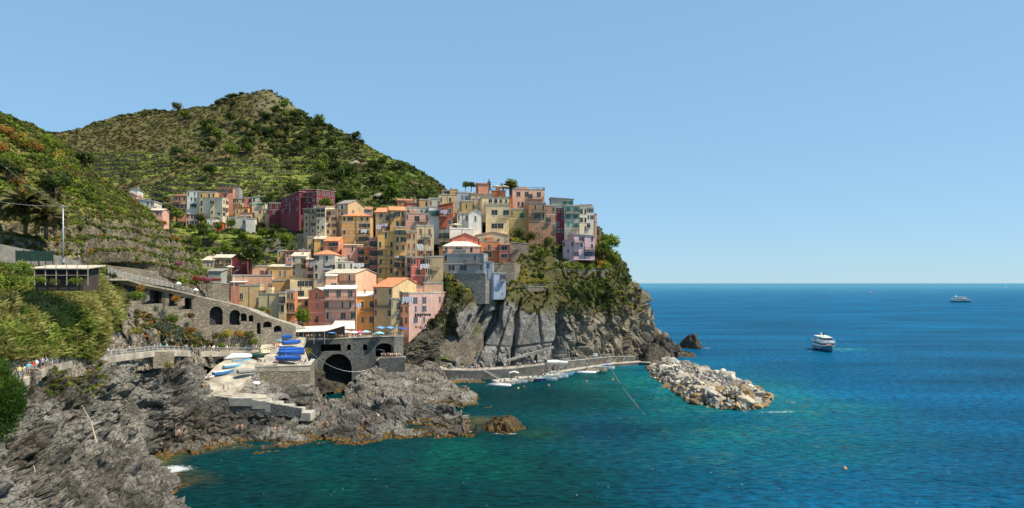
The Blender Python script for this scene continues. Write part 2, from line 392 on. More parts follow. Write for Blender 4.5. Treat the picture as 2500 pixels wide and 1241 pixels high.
rows_left = [
    [(-160, 260, 230), (0, 330, 240), (100, 370, 250), (200, 440, 260), (300, 500, 270), (400, 590, 275), (520, 700, 280), (580, 780, 280)],
    [(-160, 225, 170), (0, 287, 178), (40, 303, 182), (70, 312, 184), (100, 328, 188), (150, 356, 195), (180, 388, 200), (220, 425, 205), (260, 458, 208), (300, 478, 212), (350, 516, 218), (400, 566, 225), (440, 606, 230), (490, 655, 232), (520, 690, 234), (580, 760, 236)],
    [(-160, 380, 146), (0, 420, 155), (100, 440, 162), (200, 480, 176), (300, 535, 190), (400, 600, 208), (480, 662, 222), (580, 775, 230)],
    [(-160, 540, 126), (0, 560, 133), (100, 565, 140), (200, 585, 152), (300, 612, 168), (400, 655, 188), (520, 712, 215), (580, 785, 224)],
    [(-160, 620, 116), (0, 632, 122), (200, 645, 140), (280, 672, 172), (400, 712, 194), (520, 770, 206), (580, 810, 218)],
    [(-160, 640, 113), (0, 650, 119), (200, 666, 136), (280, 715, 168), (400, 755, 188), (520, 810, 202), (580, 835, 214)],
    [(-160, 660, 110), (0, 670, 116), (200, 690, 132), (300, 752, 156), (400, 785, 174), (500, 830, 190), (580, 850, 206)],
    [(-160, 770, 100), (0, 770, 106), (200, 790, 118), (300, 800, 140), (400, 812, 164), (500, 842, 182), (580, 860, 198)],
    [(-160, 960, 85), (0, 890, 97), (100, 872, 106), (200, 868, 120), (300, 862, 140), (400, 856, 162), (500, 856, 178), (580, 866, 192)],
    [(-160, 1050, 82), (0, 960, 95), (100, 930, 104), (200, 920, 118), (400, 900, 160), (500, 890, 176), (580, 900, 190)]]
def post_left(G, px, py):
    G = terrace(G, 3.0, left_mask(px, py), 4)
    f, cr = facet(G.reshape(-1, 3), 3.2, 5, 1.4, rotm('Y', 25, 1.6, 1, .6)); k = sstep(750, 785, py) * sstep(230, 300, px)
    f2, cr2 = facet(G.reshape(-1, 3), 1.4, 15, 1.2); G = G + np.array([.3, -1, .5]) * ((f * 3.2 * .42 + f2 * .5).reshape(k.shape) * k)[..., None]
    return G
patch('hillside_near', rows_left, 520, 460, disp=d_left, colf=c_left, mat=M_SLOPE, post=post_left)

# ground below the village
def c_vill(p, n, px, py):
    a = fbm(p, 9, 4, 61) * .5 + .5; g = sstep(.45, .6, a)[:, None]
    return np.array([.16, .14, .11]) * (1 - g) + np.array([.05, .075, .015]) * g
rows_v = [
    [(480, 600, 360), (740, 575, 345), (850, 530, 345), (950, 520, 350), (1070, 505, 350), (1180, 505, 350)],
    [(480, 650, 330), (600, 650, 320), (740, 635, 318), (900, 570, 326), (1000, 560, 328), (1180, 550, 328)],
    [(480, 720, 278), (600, 710, 284), (740, 700, 287), (900, 650, 300), (1000, 650, 302), (1180, 660, 304)],
    [(480, 790, 248), (600, 775, 265), (740, 775, 270), (900, 755, 276), (1000, 755, 276), (1180, 760, 280)],
    [(480, 830, 232), (600, 812, 250), (740, 815, 256), (900, 815, 260), (1000, 830, 262), (1180, 850, 266)],
    [(480, 860, 222), (600, 850, 240), (740, 880, 246), (900, 900, 250), (1000, 910, 254), (1180, 930, 258)]]
patch('village_ground', rows_v, 240, 160, disp=lambda p, px, py: fbm(p, 10, 4, 66) * 1.0, colf=c_vill, mat=M_SLOPE)

# headland cliff
MS = rotm('Y', 28, .55, 1, 3.2)
def d_cliff(p, px, py):
    f, cr = facet(p, 15, 71, 1.0, MS); f2, c2 = facet(p, 2.6, 72, 1.4, rotm('Y', -20, .8, 1, 1.8)); up = 1 - sstep(700, 745, py)
    rough = np.clip(sstep(1340, 1400, px) + sstep(1090, 1050, px) * sstep(800, 700, py) + sstep(840, 890, py) * .9, 0, 1)
    d = (f * 4.4 - (1 - cr) * .5) * (1 - up * .6) + f2 * (.12 + 1.5 * rough) + fbm(p, 14, 4, 73) * (1.0 + 1.2 * rough) - .5 * (1 - c2) * rough + ridged(p @ MS, 9, 3, 75) * .5
    d = d + fbm(p, 2.2, 3, 74) * (.12 + .3 * rough)
    k = sstep(735, 775, py) * sstep(925, 880, py); d = d - 5.5 * np.exp(-((px - 1364) / 10) ** 2) * k - 2.2 * np.exp(-((px - 1255 - (820 - py) * .08) / 6) ** 2) * k
    for (x0, y0, x1, y1, a_, w_) in ((1190, 725, 1100, 885, 3, 4), (1222, 735, 1160, 890, 2.2, 3), (1268, 738, 1250, 880, 3, 3.5), (1145, 775, 1085, 880, 2.5, 4), (1240, 760, 1205, 880, 1.6, 2.5), (1310, 745, 1322, 870, 1.8, 2.5), (1130, 845, 1240, 850, 1.4, 2.5), (1250, 850, 1345, 838, 1.4, 2.5), (1430, 790, 1400, 880, 2, 4), (1480, 780, 1500, 870, 2, 4)):
        t_ = np.clip(((px - x0) * (x1 - x0) + (py - y0) * (y1 - y0)) / ((x1 - x0) ** 2 + (y1 - y0) ** 2), 0, 1); dd = np.hypot(px - x0 - t_ * (x1 - x0) + 9 * fbm(p, 9, 3, 77), py - y0 - t_ * (y1 - y0)); d = d - a_ * .8 * np.exp(-(dd / w_) ** 2)
    d = d - 3.5 * np.exp(-((px - 1178 - (780 - py) * .42) / 7) ** 2) * k
    return d
def c_cliff(p, n, px, py):
    a = fbm(p, 8, 4, 81) * .5 + .5; b = fbm(p, 22, 4, 82) * .5 + .5
    c = lerp3((.21, .205, .19), (.40, .385, .35), a); r = sstep(1360, 1440, px)[:, None]
    c = c * (1 - r) + lerp3((.22, .185, .13), (.50, .43, .32), a) * r
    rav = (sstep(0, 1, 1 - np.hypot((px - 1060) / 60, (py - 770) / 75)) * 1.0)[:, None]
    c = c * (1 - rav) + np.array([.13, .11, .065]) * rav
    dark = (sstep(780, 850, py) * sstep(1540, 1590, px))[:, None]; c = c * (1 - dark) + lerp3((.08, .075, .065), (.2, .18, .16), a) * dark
    veg = sstep(.42, .62, b + (1 - sstep(700, 790, py)) * .45 - .12) * (1 - sstep(735, 800, py))
    veg = (np.maximum(veg, sstep(.3, .8, n[:, 2]) * (py < 760)) * (1 - sstep(1500, 1560, px) * .5))[:, None]
    return c * (1 - veg) + lerp3((.09, .09, .03), (.17, .15, .05), a) * veg
rows_cliff = [
    [(1040, 575, 335), (1120, 545, 335), (1200, 520, 338), (1300, 520, 338), (1400, 525, 340), (1448, 535, 342), (1462, 575, 350), (1470, 620, 380)],
    [(1050, 620, 312), (1130, 615, 308), (1230, 590, 312), (1300, 585, 316), (1380, 592, 320), (1450, 602, 324), (1500, 622, 336), (1490, 655, 380)],
    [(1085, 672, 272), (1125, 672, 282), (1235, 650, 290), (1310, 648, 298), (1395, 652, 303), (1480, 660, 310), (1535, 672, 328), (1525, 705, 380)],
    [(1090, 735, 258), (1135, 716, 271), (1240, 722, 277), (1310, 705, 285), (1400, 706, 290), (1500, 716, 300), (1568, 724, 324), (1560, 745, 380)],
    [(1045, 792, 250), (1120, 775, 268), (1230, 780, 272), (1320, 772, 277), (1400, 772, 283), (1500, 792, 302), (1584, 778, 322), (1575, 800, 380)],
    [(1030, 850, 249), (1095, 850, 265), (1225, 850, 270), (1320, 850, 273), (1400, 850, 282), (1510, 852, 301), (1610, 828, 324), (1605, 840, 380)],
    [(1010, 884, 251), (1090, 895, 258), (1225, 898, 262), (1320, 896, 266), (1400, 888, 281), (1520, 878, 302), (1650, 858, 326), (1650, 858, 380)],
    [(975, 940, 248), (1085, 935, 252), (1225, 930, 258), (1320, 930, 262), (1400, 925, 275), (1520, 915, 294), (1672, 885, 322), (1672, 880, 380)]]
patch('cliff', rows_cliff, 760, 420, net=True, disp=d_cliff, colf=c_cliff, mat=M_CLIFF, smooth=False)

# shore rocks
def rockdisp(s, big=1.0, M=None, low=1.0):
    M = MSH if M is None else M
    def f(p, px, py):
        a, ca = facet(p, 5.5, s, 1.2, M); b, cb = facet(p, 2.1, s + 7, 1.3, M); c, cc = facet(p, .8, s + 13, 1.2, M)
        q_ = (p[:, 2] * .9 + p[:, 0] * .38 * (1 if s < 120 else -1)) / 1.15 + fbm(p, 9, 3, s + 30) * 2.2; st_ = ((q_ - np.floor(q_)) - .5) * .75 + ((q_ * 2.7 - np.floor(q_ * 2.7)) - .5) * .25
        return big * (st_ * (1.1 if s < 160 else .4) + a * 2.6 - (1 - ca) * .9 + b * 1.25 - (1 - cb) * .45 + c * .5 + fbm(p, 12, 3, s + 20) * 1.2 * low)
    return f
MSH = rotm('Y', -22, 2.2, 1.4, .7)
MSF = rotm('Y', 24, 1.3, 1.2, .62)
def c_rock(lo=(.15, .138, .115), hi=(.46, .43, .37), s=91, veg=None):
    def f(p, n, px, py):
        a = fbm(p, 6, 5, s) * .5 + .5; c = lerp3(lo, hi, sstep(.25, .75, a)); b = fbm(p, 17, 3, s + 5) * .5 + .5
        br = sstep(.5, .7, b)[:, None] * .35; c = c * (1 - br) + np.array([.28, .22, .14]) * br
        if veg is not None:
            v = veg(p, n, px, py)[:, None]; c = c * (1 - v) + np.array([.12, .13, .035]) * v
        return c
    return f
rows_F = [
    [(-220, 960, 64), (0, 950, 75), (50, 940, 90), (100, 922, 101), (250, 899, 129), (318, 889, 144), (345, 960, 142), (360, 1135, 134), (400, 1188, 124), (440, 1258, 106), (470, 1300, 100)],
    [(-220, 990, 60), (0, 985, 72), (50, 955, 87), (100, 926, 98), (250, 903, 126), (318, 894, 139), (345, 1000, 137), (360, 1140, 131), (400, 1180, 121), (440, 1262, 104), (470, 1300, 99)],
    [(-220, 1020, 58), (0, 1020, 69), (100, 975, 92), (200, 960, 108), (300, 965, 128), (340, 1040, 130), (360, 1142, 128), (400, 1172, 119), (440, 1240, 107), (470, 1310, 98)],
    [(-220, 1080, 55), (0, 1070, 65), (100, 1040, 86), (200, 1040, 102), (290, 1060, 119), (340, 1120, 122), (370, 1160, 119), (405, 1180, 114), (440, 1250, 104), (470, 1320, 97)],
    [(-220, 1140, 51), (0, 1130, 61), (100, 1110, 80), (200, 1110, 94), (300, 1120, 108), (370, 1165, 113), (410, 1195, 109), (440, 1255, 102), (470, 1330, 96)],
    [(-220, 1220, 46), (0, 1200, 56), (100, 1190, 73), (200, 1180, 85), (300, 1180, 98), (370, 1200, 103), (410, 1225, 103), (440, 1270, 100), (470, 1340, 95)],
    [(-220, 1420, 40), (0, 1400, 46), (100, 1380, 60), (200, 1350, 72), (300, 1340, 82), (370, 1330, 88), (410, 1330, 90), (440, 1330, 92), (470, 1360, 92)]]
vegF = lambda p, n, px, py: sstep(.1, .35, fbm(p, 5, 4, 99)) * (1 - sstep(930, 1000, py)) * sstep(.2, .6, n[:, 2]) * (px > 90) * .8
patch('rocky_cove', rows_F, 620, 560, disp=rockdisp(101, .85, MSF), colf=c_rock(veg=vegF), mat=M_ROCK, smooth=False)
rows_S = [
    [(318, 860, 158), (380, 858, 162), (450, 868, 172), (490, 900, 178), (510, 965, 174), (600, 955, 192), (700, 950, 205), (755, 950, 206), (800, 985, 198), (860, 990, 196), (920, 975, 196), (1000, 980, 193), (1100, 1000, 187), (1160, 1056, 168)],
    [(318, 880, 150), (380, 868, 157), (450, 880, 167), (490, 920, 169), (510, 966, 166), (560, 972, 166), (620, 962, 178), (755, 957, 192), (800, 975, 190), (860, 985, 186), (920, 975, 188), (1000, 978, 187), (1100, 995, 182), (1160, 1052, 166)],
    [(318, 960, 147), (400, 925, 153), (450, 930, 160), (480, 985, 158), (560, 1002, 160), (700, 1012, 166), (800, 1000, 178), (900, 1000, 180), (1000, 1000, 180), (1100, 1010, 176), (1160, 1050, 165)],
    [(318, 1070, 142), (400, 1000, 148), (480, 1025, 153), (560, 1040, 156), (700, 1043, 160), (860, 1032, 170), (1000, 1028, 172), (1100, 1032, 169), (1160, 1052, 163)],
    [(318, 1125, 138), (345, 1128, 136), (400, 1092, 145), (440, 1085, 147), (540, 1076, 152), (700, 1068, 155), (900, 1052, 161), (1000, 1048, 164), (1100, 1044, 165), (1160, 1056, 161)],
    [(318, 1160, 131), (345, 1150, 131), (400, 1118, 140), (440, 1108, 142), (540, 1096, 147), (700, 1090, 150), (900, 1076, 155), (1000, 1068, 158), (1100, 1060, 161), (1160, 1064, 159)],
    [(318, 1230, 124), (345, 1210, 125), (400, 1180, 131), (540, 1150, 139), (700, 1140, 142), (900, 1120, 148), (1000, 1110, 151), (1160, 1100, 154)]]
patch('rocky_shore', rows_S, 900, 330, disp=rockdisp(131, .68), colf=c_rock((.11, .103, .09), (.37, .345, .30), 151), mat=M_ROCK, smooth=False)
rows_H = [
    [(840, 965, 222), (900, 945, 236), (960, 930, 248), (1010, 920, 256), (1060, 915, 256), (1085, 930, 250), (1130, 975, 230), (1200, 1000, 205)],
    [(840, 950, 219), (880, 918, 228), (920, 890, 238), (960, 885, 243), (1010, 884, 248), (1060, 894, 248), (1085, 914, 243), (1130, 960, 224), (1200, 990, 205)],
    [(840, 965, 212), (880, 935, 216), (920, 918, 222), (1000, 910, 230), (1050, 915, 232), (1085, 935, 228), (1140, 966, 213), (1200, 988, 204)],
    [(840, 990, 199), (880, 965, 204), (930, 950, 208), (1000, 948, 210), (1050, 952, 211), (1090, 962, 208), (1135, 977, 204), (1200, 990, 202)],
    [(840, 1010, 188), (900, 1000, 190), (1000, 982, 200), (1080, 985, 200), (1140, 986, 200), (1200, 994, 198)],
    [(840, 1040, 180), (900, 1040, 180), (1000, 1020, 190), (1080, 1010, 192), (1140, 1006, 194), (1200, 1006, 194)]]
patch('harbour_rock', rows_H, 420, 230, disp=rockdisp(171, .58, rotm('Y', 10, 1.6, 1.6, 1)), colf=c_rock((.17, .155, .13), (.42, .385, .325), 181), mat=M_ROCK, smooth=False)
# rocks at the foot of the bridge gully and below the quay
rows_G = [
    [(750, 880, 236), (800, 905, 250), (850, 905, 252), (900, 900, 252), (960, 845, 252), (1010, 815, 256), (1075, 770, 262)],
    [(750, 885, 222), (800, 915, 236), (850, 925, 238), (900, 920, 240), (960, 872, 240), (1010, 836, 243), (1075, 800, 254)],
    [(750, 930, 212), (790, 938, 224), (850, 936, 232), (900, 935, 234), (960, 905, 238), (1010, 878, 244), (1075, 870, 249)],
    [(750, 975, 205), (790, 962, 214), (850, 955, 226), (900, 955, 228), (960, 950, 230), (1010, 940, 238), (1075, 930, 240)]]
patch('gully_rock', rows_G, 200, 90, disp=rockdisp(191, .4), colf=c_rock((.055, .05, .035), (.15, .135, .10), 195), mat=M_ROCK, smooth=False)  # shade of the gully slope put into a darker rock colour
rows_R = [
    [(555, 915, 184), (618, 906, 187), (650, 935, 191), (765, 935, 194)],
    [(555, 926, 177), (618, 914, 180.5), (650, 936, 182.5), (765, 940, 185.5)],
    [(555, 950, 171), (618, 944, 174), (650, 952, 177), (765, 962, 182)],
    [(555, 990, 164), (618, 980, 169), (700, 976, 175), (765, 990, 178)]]
patch('ramp_rock', rows_R, 200, 110, disp=rockdisp(231, .35), colf=c_rock(s=233), mat=M_ROCK, smooth=False)
rows_Q = [
    [(1080, 930, 250), (1120, 925, 252), (1160, 930, 250), (1200, 940, 248)],
    [(1080, 935, 243), (1120, 918, 249), (1160, 922, 248), (1200, 936, 244)],
    [(1080, 942, 237), (1120, 932, 243), (1160, 934, 243), (1200, 942, 238)],
    [(1080, 960, 230), (1120, 955, 234), (1160, 952, 236), (1200, 955, 234)]]
patch('quay_rock', rows_Q, 160, 70, disp=rockdisp(197, .3), colf=c_rock((.16, .15, .14), (.3, .28, .25), 199), mat=M_ROCK, smooth=False)
# islet, sea stack, and knobs at the end of the headland
def islet(name, label, cx, cy, rx, ry, h, s, lean=0, col=None, group=None):
    n = 90; g = np.linspace(-1.25, 1.25, n); X, Yg = np.meshgrid(g, g); r = np.hypot(X, Yg); ang = np.arctan2(Yg, X)
    rr = r * (1 + .22 * np.sin(ang * 3 + s) + .12 * np.sin(ang * 5 + 2 * s))
    Z = h * (1 - np.clip(rr, 0, 1.5) ** 1.7) + lean * X * h * .5
    G = np.stack([cx + X * rx, cy + Yg * ry, Z], -1); p = G.reshape(-1, 3)
    a, ca = facet(p, 3.0, s, 1.3, MSF); b, cb = facet(p, 1.1, s + 5, 1.3, MSF); G[..., 2] += ((a * 1.3 - (1 - ca) * .3 + b * .6) * min(h, 5) / 5 + .0).reshape(n, n)
    i = np.arange(n * n).reshape(n, n); Q = np.stack([i[:-1, :-1], i[:-1, 1:], i[1:, 1:], i[1:, :-1]], -1).reshape(-1, 4)
    nn = np.tile([0, 0, 1.], (n * n, 1)); o = link(name, mesh_np(name, p * 0 + G.reshape(-1, 3), Q, M_ROCK, None, False, (col or c_rock())(G.reshape(-1, 3), nn, p[:, 0], p[:, 1])))
    tag(o, label, 'rock', group); return o
dark = c_rock((.07, .06, .05), (.16, .14, .11), 205)
islet('rock_islet', 'low dark islet with orange weed standing alone in the green bay water', -1.9, 166.5, 5.0, 4.6, 3.0, 3, -.2, c_rock((.12, .08, .035), (.34, .20, .07), 207))
islet('sea_stack', 'dark pointed rock in open water just off the headland tip', 97, 372, 5.2, 5, 7.5, 9, -.55, dark)
islet('boulder_rock', 'dark jagged rock knob at the tip of the headland above the breakwater', 68, 321, 6.5, 9, 10, 14, -.3, dark)
islet('boulder_rock', 'flat brown rock at water level beyond the headland knob', 82, 331, 4, 5, 2.6, 19, -.1, dark)
islet('boulder_rock', 'dark rock shelf between the headland cliff and the breakwater', 62, 308, 9, 9, 8, 23, -.1, dark)

# ------------------------------------------------------------------ the sea
def seg_dist(x, y, poly):
    d = np.full(x.shape, 1e9)
    for (ax, ay), (bx, by) in zip(poly[:-1], poly[1:]):
        vx, vy = bx - ax, by - ay; t = np.clip(((x - ax) * vx + (y - ay) * vy) / (vx * vx + vy * vy), 0, 1); d = np.minimum(d, np.hypot(x - ax - t * vx, y - ay - t * vy))
    return d
def grow(a, b, n, k): return a + (b - a) * (np.linspace(0, 1, n) ** k)
xs = np.concatenate([-grow(200, 12000, 40, 3)[::-1], np.arange(-199, 200, 1.1), grow(200, 26000, 60, 3)])
ys = np.concatenate([[-200, -50, 20], np.arange(60, 420, 1.1), grow(421, 30000, 90, 3.2)])
XX, YY = np.meshgrid(xs, ys); x = XX.ravel(); y = YY.ravel()
p3 = np.stack([x, y, x * 0], 1); nn1 = fbm(p3, 22, 4, 211); nn2 = fbm(p3 * np.array([1, .5, 1]), 7, 4, 212)
bay = (1 - sstep(15, 70, x + nn1 * 22 - (y - 170) * .12)) * (1 - sstep(255, 330, y))
bw = seg_dist(x, y, [(60, 290), (62, 230), (66, 198)])
shal = np.clip(1 - (bw - 9) / 42, 0, 1) ** 1.1 * (1 - .55 * sstep(230, 300, y))
shal = np.maximum(shal, .75 * np.exp(-(((x - 52) / 34) ** 2 + ((y - 158) / 30) ** 2)))
deep = np.array([.0, .085, .188]); emer = np.array([.0, .040, .046]); teal = np.array([.004, .16, .15])
c = deep[None] * (1 - bay[:, None]) + emer[None] * bay[:, None]
sh = np.clip(shal * (.62 + .55 * nn2 + .3 * nn1), 0, 1)[:, None]; c = c * (1 - sh) + teal * sh
blob = (np.exp(-(((x - 22) / 11) ** 2 + ((y - 160) / 26) ** 2)) * .8)[:, None]; c = c * (1 - blob) + np.array([.001, .04, .085]) * blob
dots = (sstep(.25, .55, fbm(p3, 2.6, 2, 215)) * shal * .5)[:, None]; c = c * (1 - dots) + np.array([.06, .16, .10]) * dots
kel = (sstep(.05, .5, fbm(p3, 9, 3, 217)) * np.exp(-(((x - 2) / 9) ** 2 + ((y - 161) / 6) ** 2)))[:, None] * .45; c = c * (1 - kel) + np.array([.03, .12, .03]) * kel
gr = (sstep(.1, .5, fbm(p3, 14, 3, 218)) * bay * .5 * (y < 160))[:, None]; c = c * (1 - gr) + np.array([.0, .085, .06]) * gr
shore = [(-58, 109), (-59, 122), (-70, 130), (-72, 143), (-63, 151), (-49, 155), (-32, 161), (-12, 167), (-8, 175)]
sd = seg_dist(x, y, shore); br = (np.clip(1 - sd / 8, 0, 1) * sstep(-.35, .25, nn2))[:, None] * .9; c = c * (1 - br) + np.array([.13, .095, .02]) * br
foam = np.zeros(len(x))
def fo(cx, cy, rx, ry, a): 
    global foam; foam = np.maximum(foam, a * np.exp(-(((x - cx) / rx) ** 2 + ((y - cy) / ry) ** 2)))
fo(-64.0, 130.5, 4.5, 3.2, 1.1); fo(-70, 143, 3, 1.6, .6); fo(-50, 152.5, 5, 1.3, .5); fo(-10.5, 163.2, 3.6, 1.1, .75); fo(-1.5, 161.2, 4.5, 1.0, .9); fo(-60, 148.5, 3, 1.2, .5); fo(72, 188.5, 9, 1.5, .7); fo(82, 203, 4, 3, .5); fo(104, 371, 4, 2, .7)
for (fx, fy) in shore: fo(fx, fy - 1.5, 3.0, .9, .45)
for (fx, fy) in ((51, 238), (50, 220), (50, 205), (55, 193), (63, 187.5), (78, 205), (62, 187)): fo(fx, fy, 2.2, 1.0, .5)
def streak(x0, y0, x1, y1, wd, a):
    global foam; foam = np.maximum(foam, a * np.exp(-(seg_dist(x, y, [(x0, y0), (x1, y1)]) / wd) ** 2))
S = P(2015, 858, 354); sx, sy = S.x, S.y
for dx in (6, 12, 18): fo(sx + dx, sy + 8 + dx * .3, 4, 3, .55)
fo(sx - 8, sy - 1, 1.5, 3, .6); fo(sx + 7.5, sy - 2, 1.5, 2.5, .6)
def wk(px0, py0, px1, py1, wd, a=1):
    A = Pz(px0, py0, 0); B = Pz(px1, py1, 0); streak(A.x, A.y, B.x, B.y, wd, a)
wk(2122, 716, 2255, 719, 3, .9); wk(2330, 703, 2450, 703.5, 5, .9); wk(1690, 706, 1760, 705, 6, .7); wk(1800, 900, 1990, 858, 1.2, .0)
aq = np.exp(-(((x - sx - 13) / 14) ** 2 + ((y - sy - 11) / 6) ** 2))[:, None] * .7; c = c * (1 - aq) + np.array([.02, .22, .24]) * aq
far = sstep(500, 6000, y)[:, None]; c = c * (1 - far) + np.array([.03, .17, .26]) * far  # distant sea colour lightened to stand in for sky reflection and haze
cols = np.concatenate([c, foam[:, None]], 1).astype(np.float32)
nx, ny = len(xs), len(ys); i = np.arange(nx * ny).reshape(ny, nx)
Qs = np.stack([i[:-1, :-1], i[:-1, 1:], i[1:, 1:], i[1:, :-1]], -1).reshape(-1, 4)
zz = (fbm(p3, 9, 3, 221) * .18 + fbm(p3 * np.array([1, 1.6, 1]), 4, 2, 222) * .10) * (1 - sstep(300, 415, y)) * (1 - sstep(130, 198, np.abs(x)))
me = mesh_np('water', np.stack([x, y, zz], 1), Qs, [], None, True, c)
a4 = me.attributes.new('Foam', 'FLOAT', 'POINT'); a4.data.foreach_set('value', foam.astype(np.float32))
m, t, b = newmat('sea_water')
at = N(t, 'ShaderNodeAttribute'); at.attribute_name = 'Col'; af = N(t, 'ShaderNodeAttribute'); af.attribute_name = 'Foam'
v1 = coords(t, 'World', (.7, 1.5, 1)); n1 = noise_tex(t, .6, 8, v1, .7); n2 = noise_tex(t, 2.2, 5, v1, .65); n0 = noise_tex(t, .02, 5, coords(t, 'World', (.35, 1.3, 1)), .6)
f = mixc(t, ramp(t, n1, .36, .64), (.45,) * 3, (1.75,) * 3); cc = mixc(t, 1.0, at.outputs['Color'], f, 'MULTIPLY')
f = mixc(t, ramp(t, n0, .35, .68), (.72,) * 3, (1.4,) * 3); cc = mixc(t, 1.0, cc, f, 'MULTIPLY')
fn = noise_tex(t, 1.1, 6, coords(t, 'World'), .7)
fm = N(t, 'ShaderNodeMath', operation='MULTIPLY_ADD'); t.links.new(af.outputs['Fac'], fm.inputs[0]); fm.inputs[1].default_value = .62; t.links.new(fn, fm.inputs[2])
fr = ramp(t, fm.outputs[0], .82, 1.0)
glint_ = noise_tex(t, 2.3, 1, coords(t, 'World', (.8, .8, 1)), .5); cc = mixc(t, ramp(t, glint_, .795, .81), cc, (.75, .8, .8))  # white specks painted into the water colour in place of sun glints
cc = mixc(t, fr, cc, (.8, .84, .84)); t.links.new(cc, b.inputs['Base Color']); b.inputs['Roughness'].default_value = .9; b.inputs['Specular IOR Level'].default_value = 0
gl = N(t, 'ShaderNodeBsdfGlossy'); gl.inputs['Roughness'].default_value = .14; fz = N(t, 'ShaderNodeFresnel'); fz.inputs[0].default_value = 1.33
mz = N(t, 'ShaderNodeMath', operation='MULTIPLY'); t.links.new(fz.outputs[0], mz.inputs[0]); mz.inputs[1].default_value = .38
ms = N(t, 'ShaderNodeMixShader'); t.links.new(mz.outputs[0], ms.inputs[0]); t.links.new(b.outputs[0], ms.inputs[1]); t.links.new(gl.outputs[0], ms.inputs[2]); t.links.new(ms.outputs[0], t.nodes['Material Output'].inputs[0])
hh = N(t, 'ShaderNodeMath', operation='MULTIPLY_ADD'); t.links.new(n2, hh.inputs[0]); hh.inputs[1].default_value = .25; t.links.new(n1, hh.inputs[2])
bump(t, b, hh.outputs[0], .9, 1.6)
bn = b.inputs['Normal'].links[0].from_socket; t.links.new(bn, gl.inputs['Normal']); t.links.new(bn, fz.inputs['Normal'])
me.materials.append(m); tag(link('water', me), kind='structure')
# ------------------------------------------------------------------ houses
CO = dict(umber=(.055, .04, .028), stone=(.40, .33, .22), cream=(.66, .60, .42), beige=(.60, .49, .29), tan=(.56, .42, .22), ochre=(.70, .41, .14), yellow=(.78, .46, .13),
    lemon=(.84, .66, .34), straw=(.69, .50, .24), salmon=(.70, .30, .18), pink=(.76, .40, .28), lilac=(.62, .40, .33), peach=(.80, .47, .29),
    rose=(.50, .19, .15), orange=(.66, .25, .09), amber=(.85, .42, .09), crimson=(.21, .035, .045), brick=(.36, .09, .04), white=(.78, .73, .62),
    grey=(.33, .33, .315), ltgrey=(.62, .57, .46), blue=(.45, .50, .58), brown=(.40, .22, .12), olive=(.42, .33, .12), sage=(.36, .37, .29), red=(.58, .07, .03),
    coral=(.66, .20, .13), mauve=(.76, .50, .50), tealw=(.30, .42, .38))
for k_, (r_, g_, b_) in list(CO.items()):
    if k_ not in ('grey', 'blue', 'white', 'umber', 'sage', 'tealw', 'ltgrey'):
        m_ = (r_ + g_ + b_) / 3; CO[k_] = (min(.9, (m_ + (r_ - m_) * 1.03) * 1.02), max(.01, m_ + (g_ - m_) * 1.0), max(.01, m_ + (b_ - m_) * .97))
SH = dict(g=(.015, .06, .035), d=(.02, .028, .025), r=(.30, .10, .035), w=(.7, .7, .66), n=(.05, .07, .12), t=(.03, .24, .18), b=(.12, .06, .03), m=(.2, .04, .03))
RC = dict(creamr=(.80, .68, .52), terra=(.72, .27, .12), pale=(.62, .54, .40), slate=(.30, .27, .22), dterra=(.42, .19, .10), white=(.75, .72, .65), palep=(.78, .58, .46))
def shutmat(k): return simple('shutter_paint_' + k, SH[k], .6, .25, 3)
GLASS = simple('window_glass', (.012, .015, .02), .5, .4, .8); FRAME = simple('window_frame_paint', (.74, .71, .64), .7, .1, 2)
IRON = simple('dark_iron', (.035, .035, .038), .6, .2, 3); CONC = simple('pale_concrete', (.40, .37, .31), .9, .25, .5, bumps=.05)
CHIM = plaster((.5, .38, .27)); STEEL = simple('galvanised_steel', (.42, .43, .44), .45, .15, 2, metal=.3)
def slab(mb, q, t):
    q = [Vector(p) for p in q]; lo = [p - Vector((0, 0, t)) for p in q]
    return mb.add(lo + q, [(3, 2, 1, 0), (4, 5, 6, 7), (0, 1, 5, 4), (1, 2, 6, 5), (2, 3, 7, 6), (3, 0, 4, 7)])
TPL = {}
def tpl(key, fn):
    if key not in TPL: TPL[key] = fn()
    return TPL[key]
def win_mesh(w, h, door):
    def f():
        m = MB(); t = .08
        m.cur = 0; m.box(-w / 2 - t, -w / 2, -.05, .0, -t * (not door), h + t); m.box(w / 2, w / 2 + t, -.05, 0, -t * (not door), h + t)
        m.box(-w / 2, w / 2, -.05, 0, h, h + t)
        if not door: m.box(-w / 2 - t - .06, w / 2 + t + .06, -.13, -.0, -t - .05, -t + .02)
        m.box(-.03, .03, -.045, -.02, 0, h)
        m.cur = 1; m.box(-w / 2, w / 2, -.018, 0, 0, h)
        return m.mesh('window', [FRAME, GLASS])
    return tpl(('w', w, h, door), f)
def shut_mesh(w, h, k):
    def f():
        m = MB(); m.box(-w / 2, w / 2, -.06, -.02, 0, h)
        for z in np.arange(.12, h - .1, .22): m.box(-w / 2 + .05, w / 2 - .05, -.075, -.06, z, z + .12)
        return m.mesh('shutter', shutmat(k))
    return tpl(('s', w, h, k), f)
def rail_mesh(L, D, h=1.0, solid=None):
    def f():
        m = MB()
        for (a, b) in (((0, -D), (L, -D)), ((0, 0), (0, -D)), ((L, 0), (L, -D))):
            a = Vector((*a, 0)); b = Vector((*b, 0)); n = max(2, int((b - a).length / .28))
            m.bar(a + Vector((0, 0, h)), b + Vector((0, 0, h)), .09); m.bar(a + Vector((0, 0, .12)), b + Vector((0, 0, .12)), .05)
            for i in range(n + 1): p = a + (b - a) * i / n; m.bar(p, p + Vector((0, 0, h)), .05)
        return m.mesh('railing', IRON)
    return tpl(('r', round(L, 1), round(D, 1), h), f)
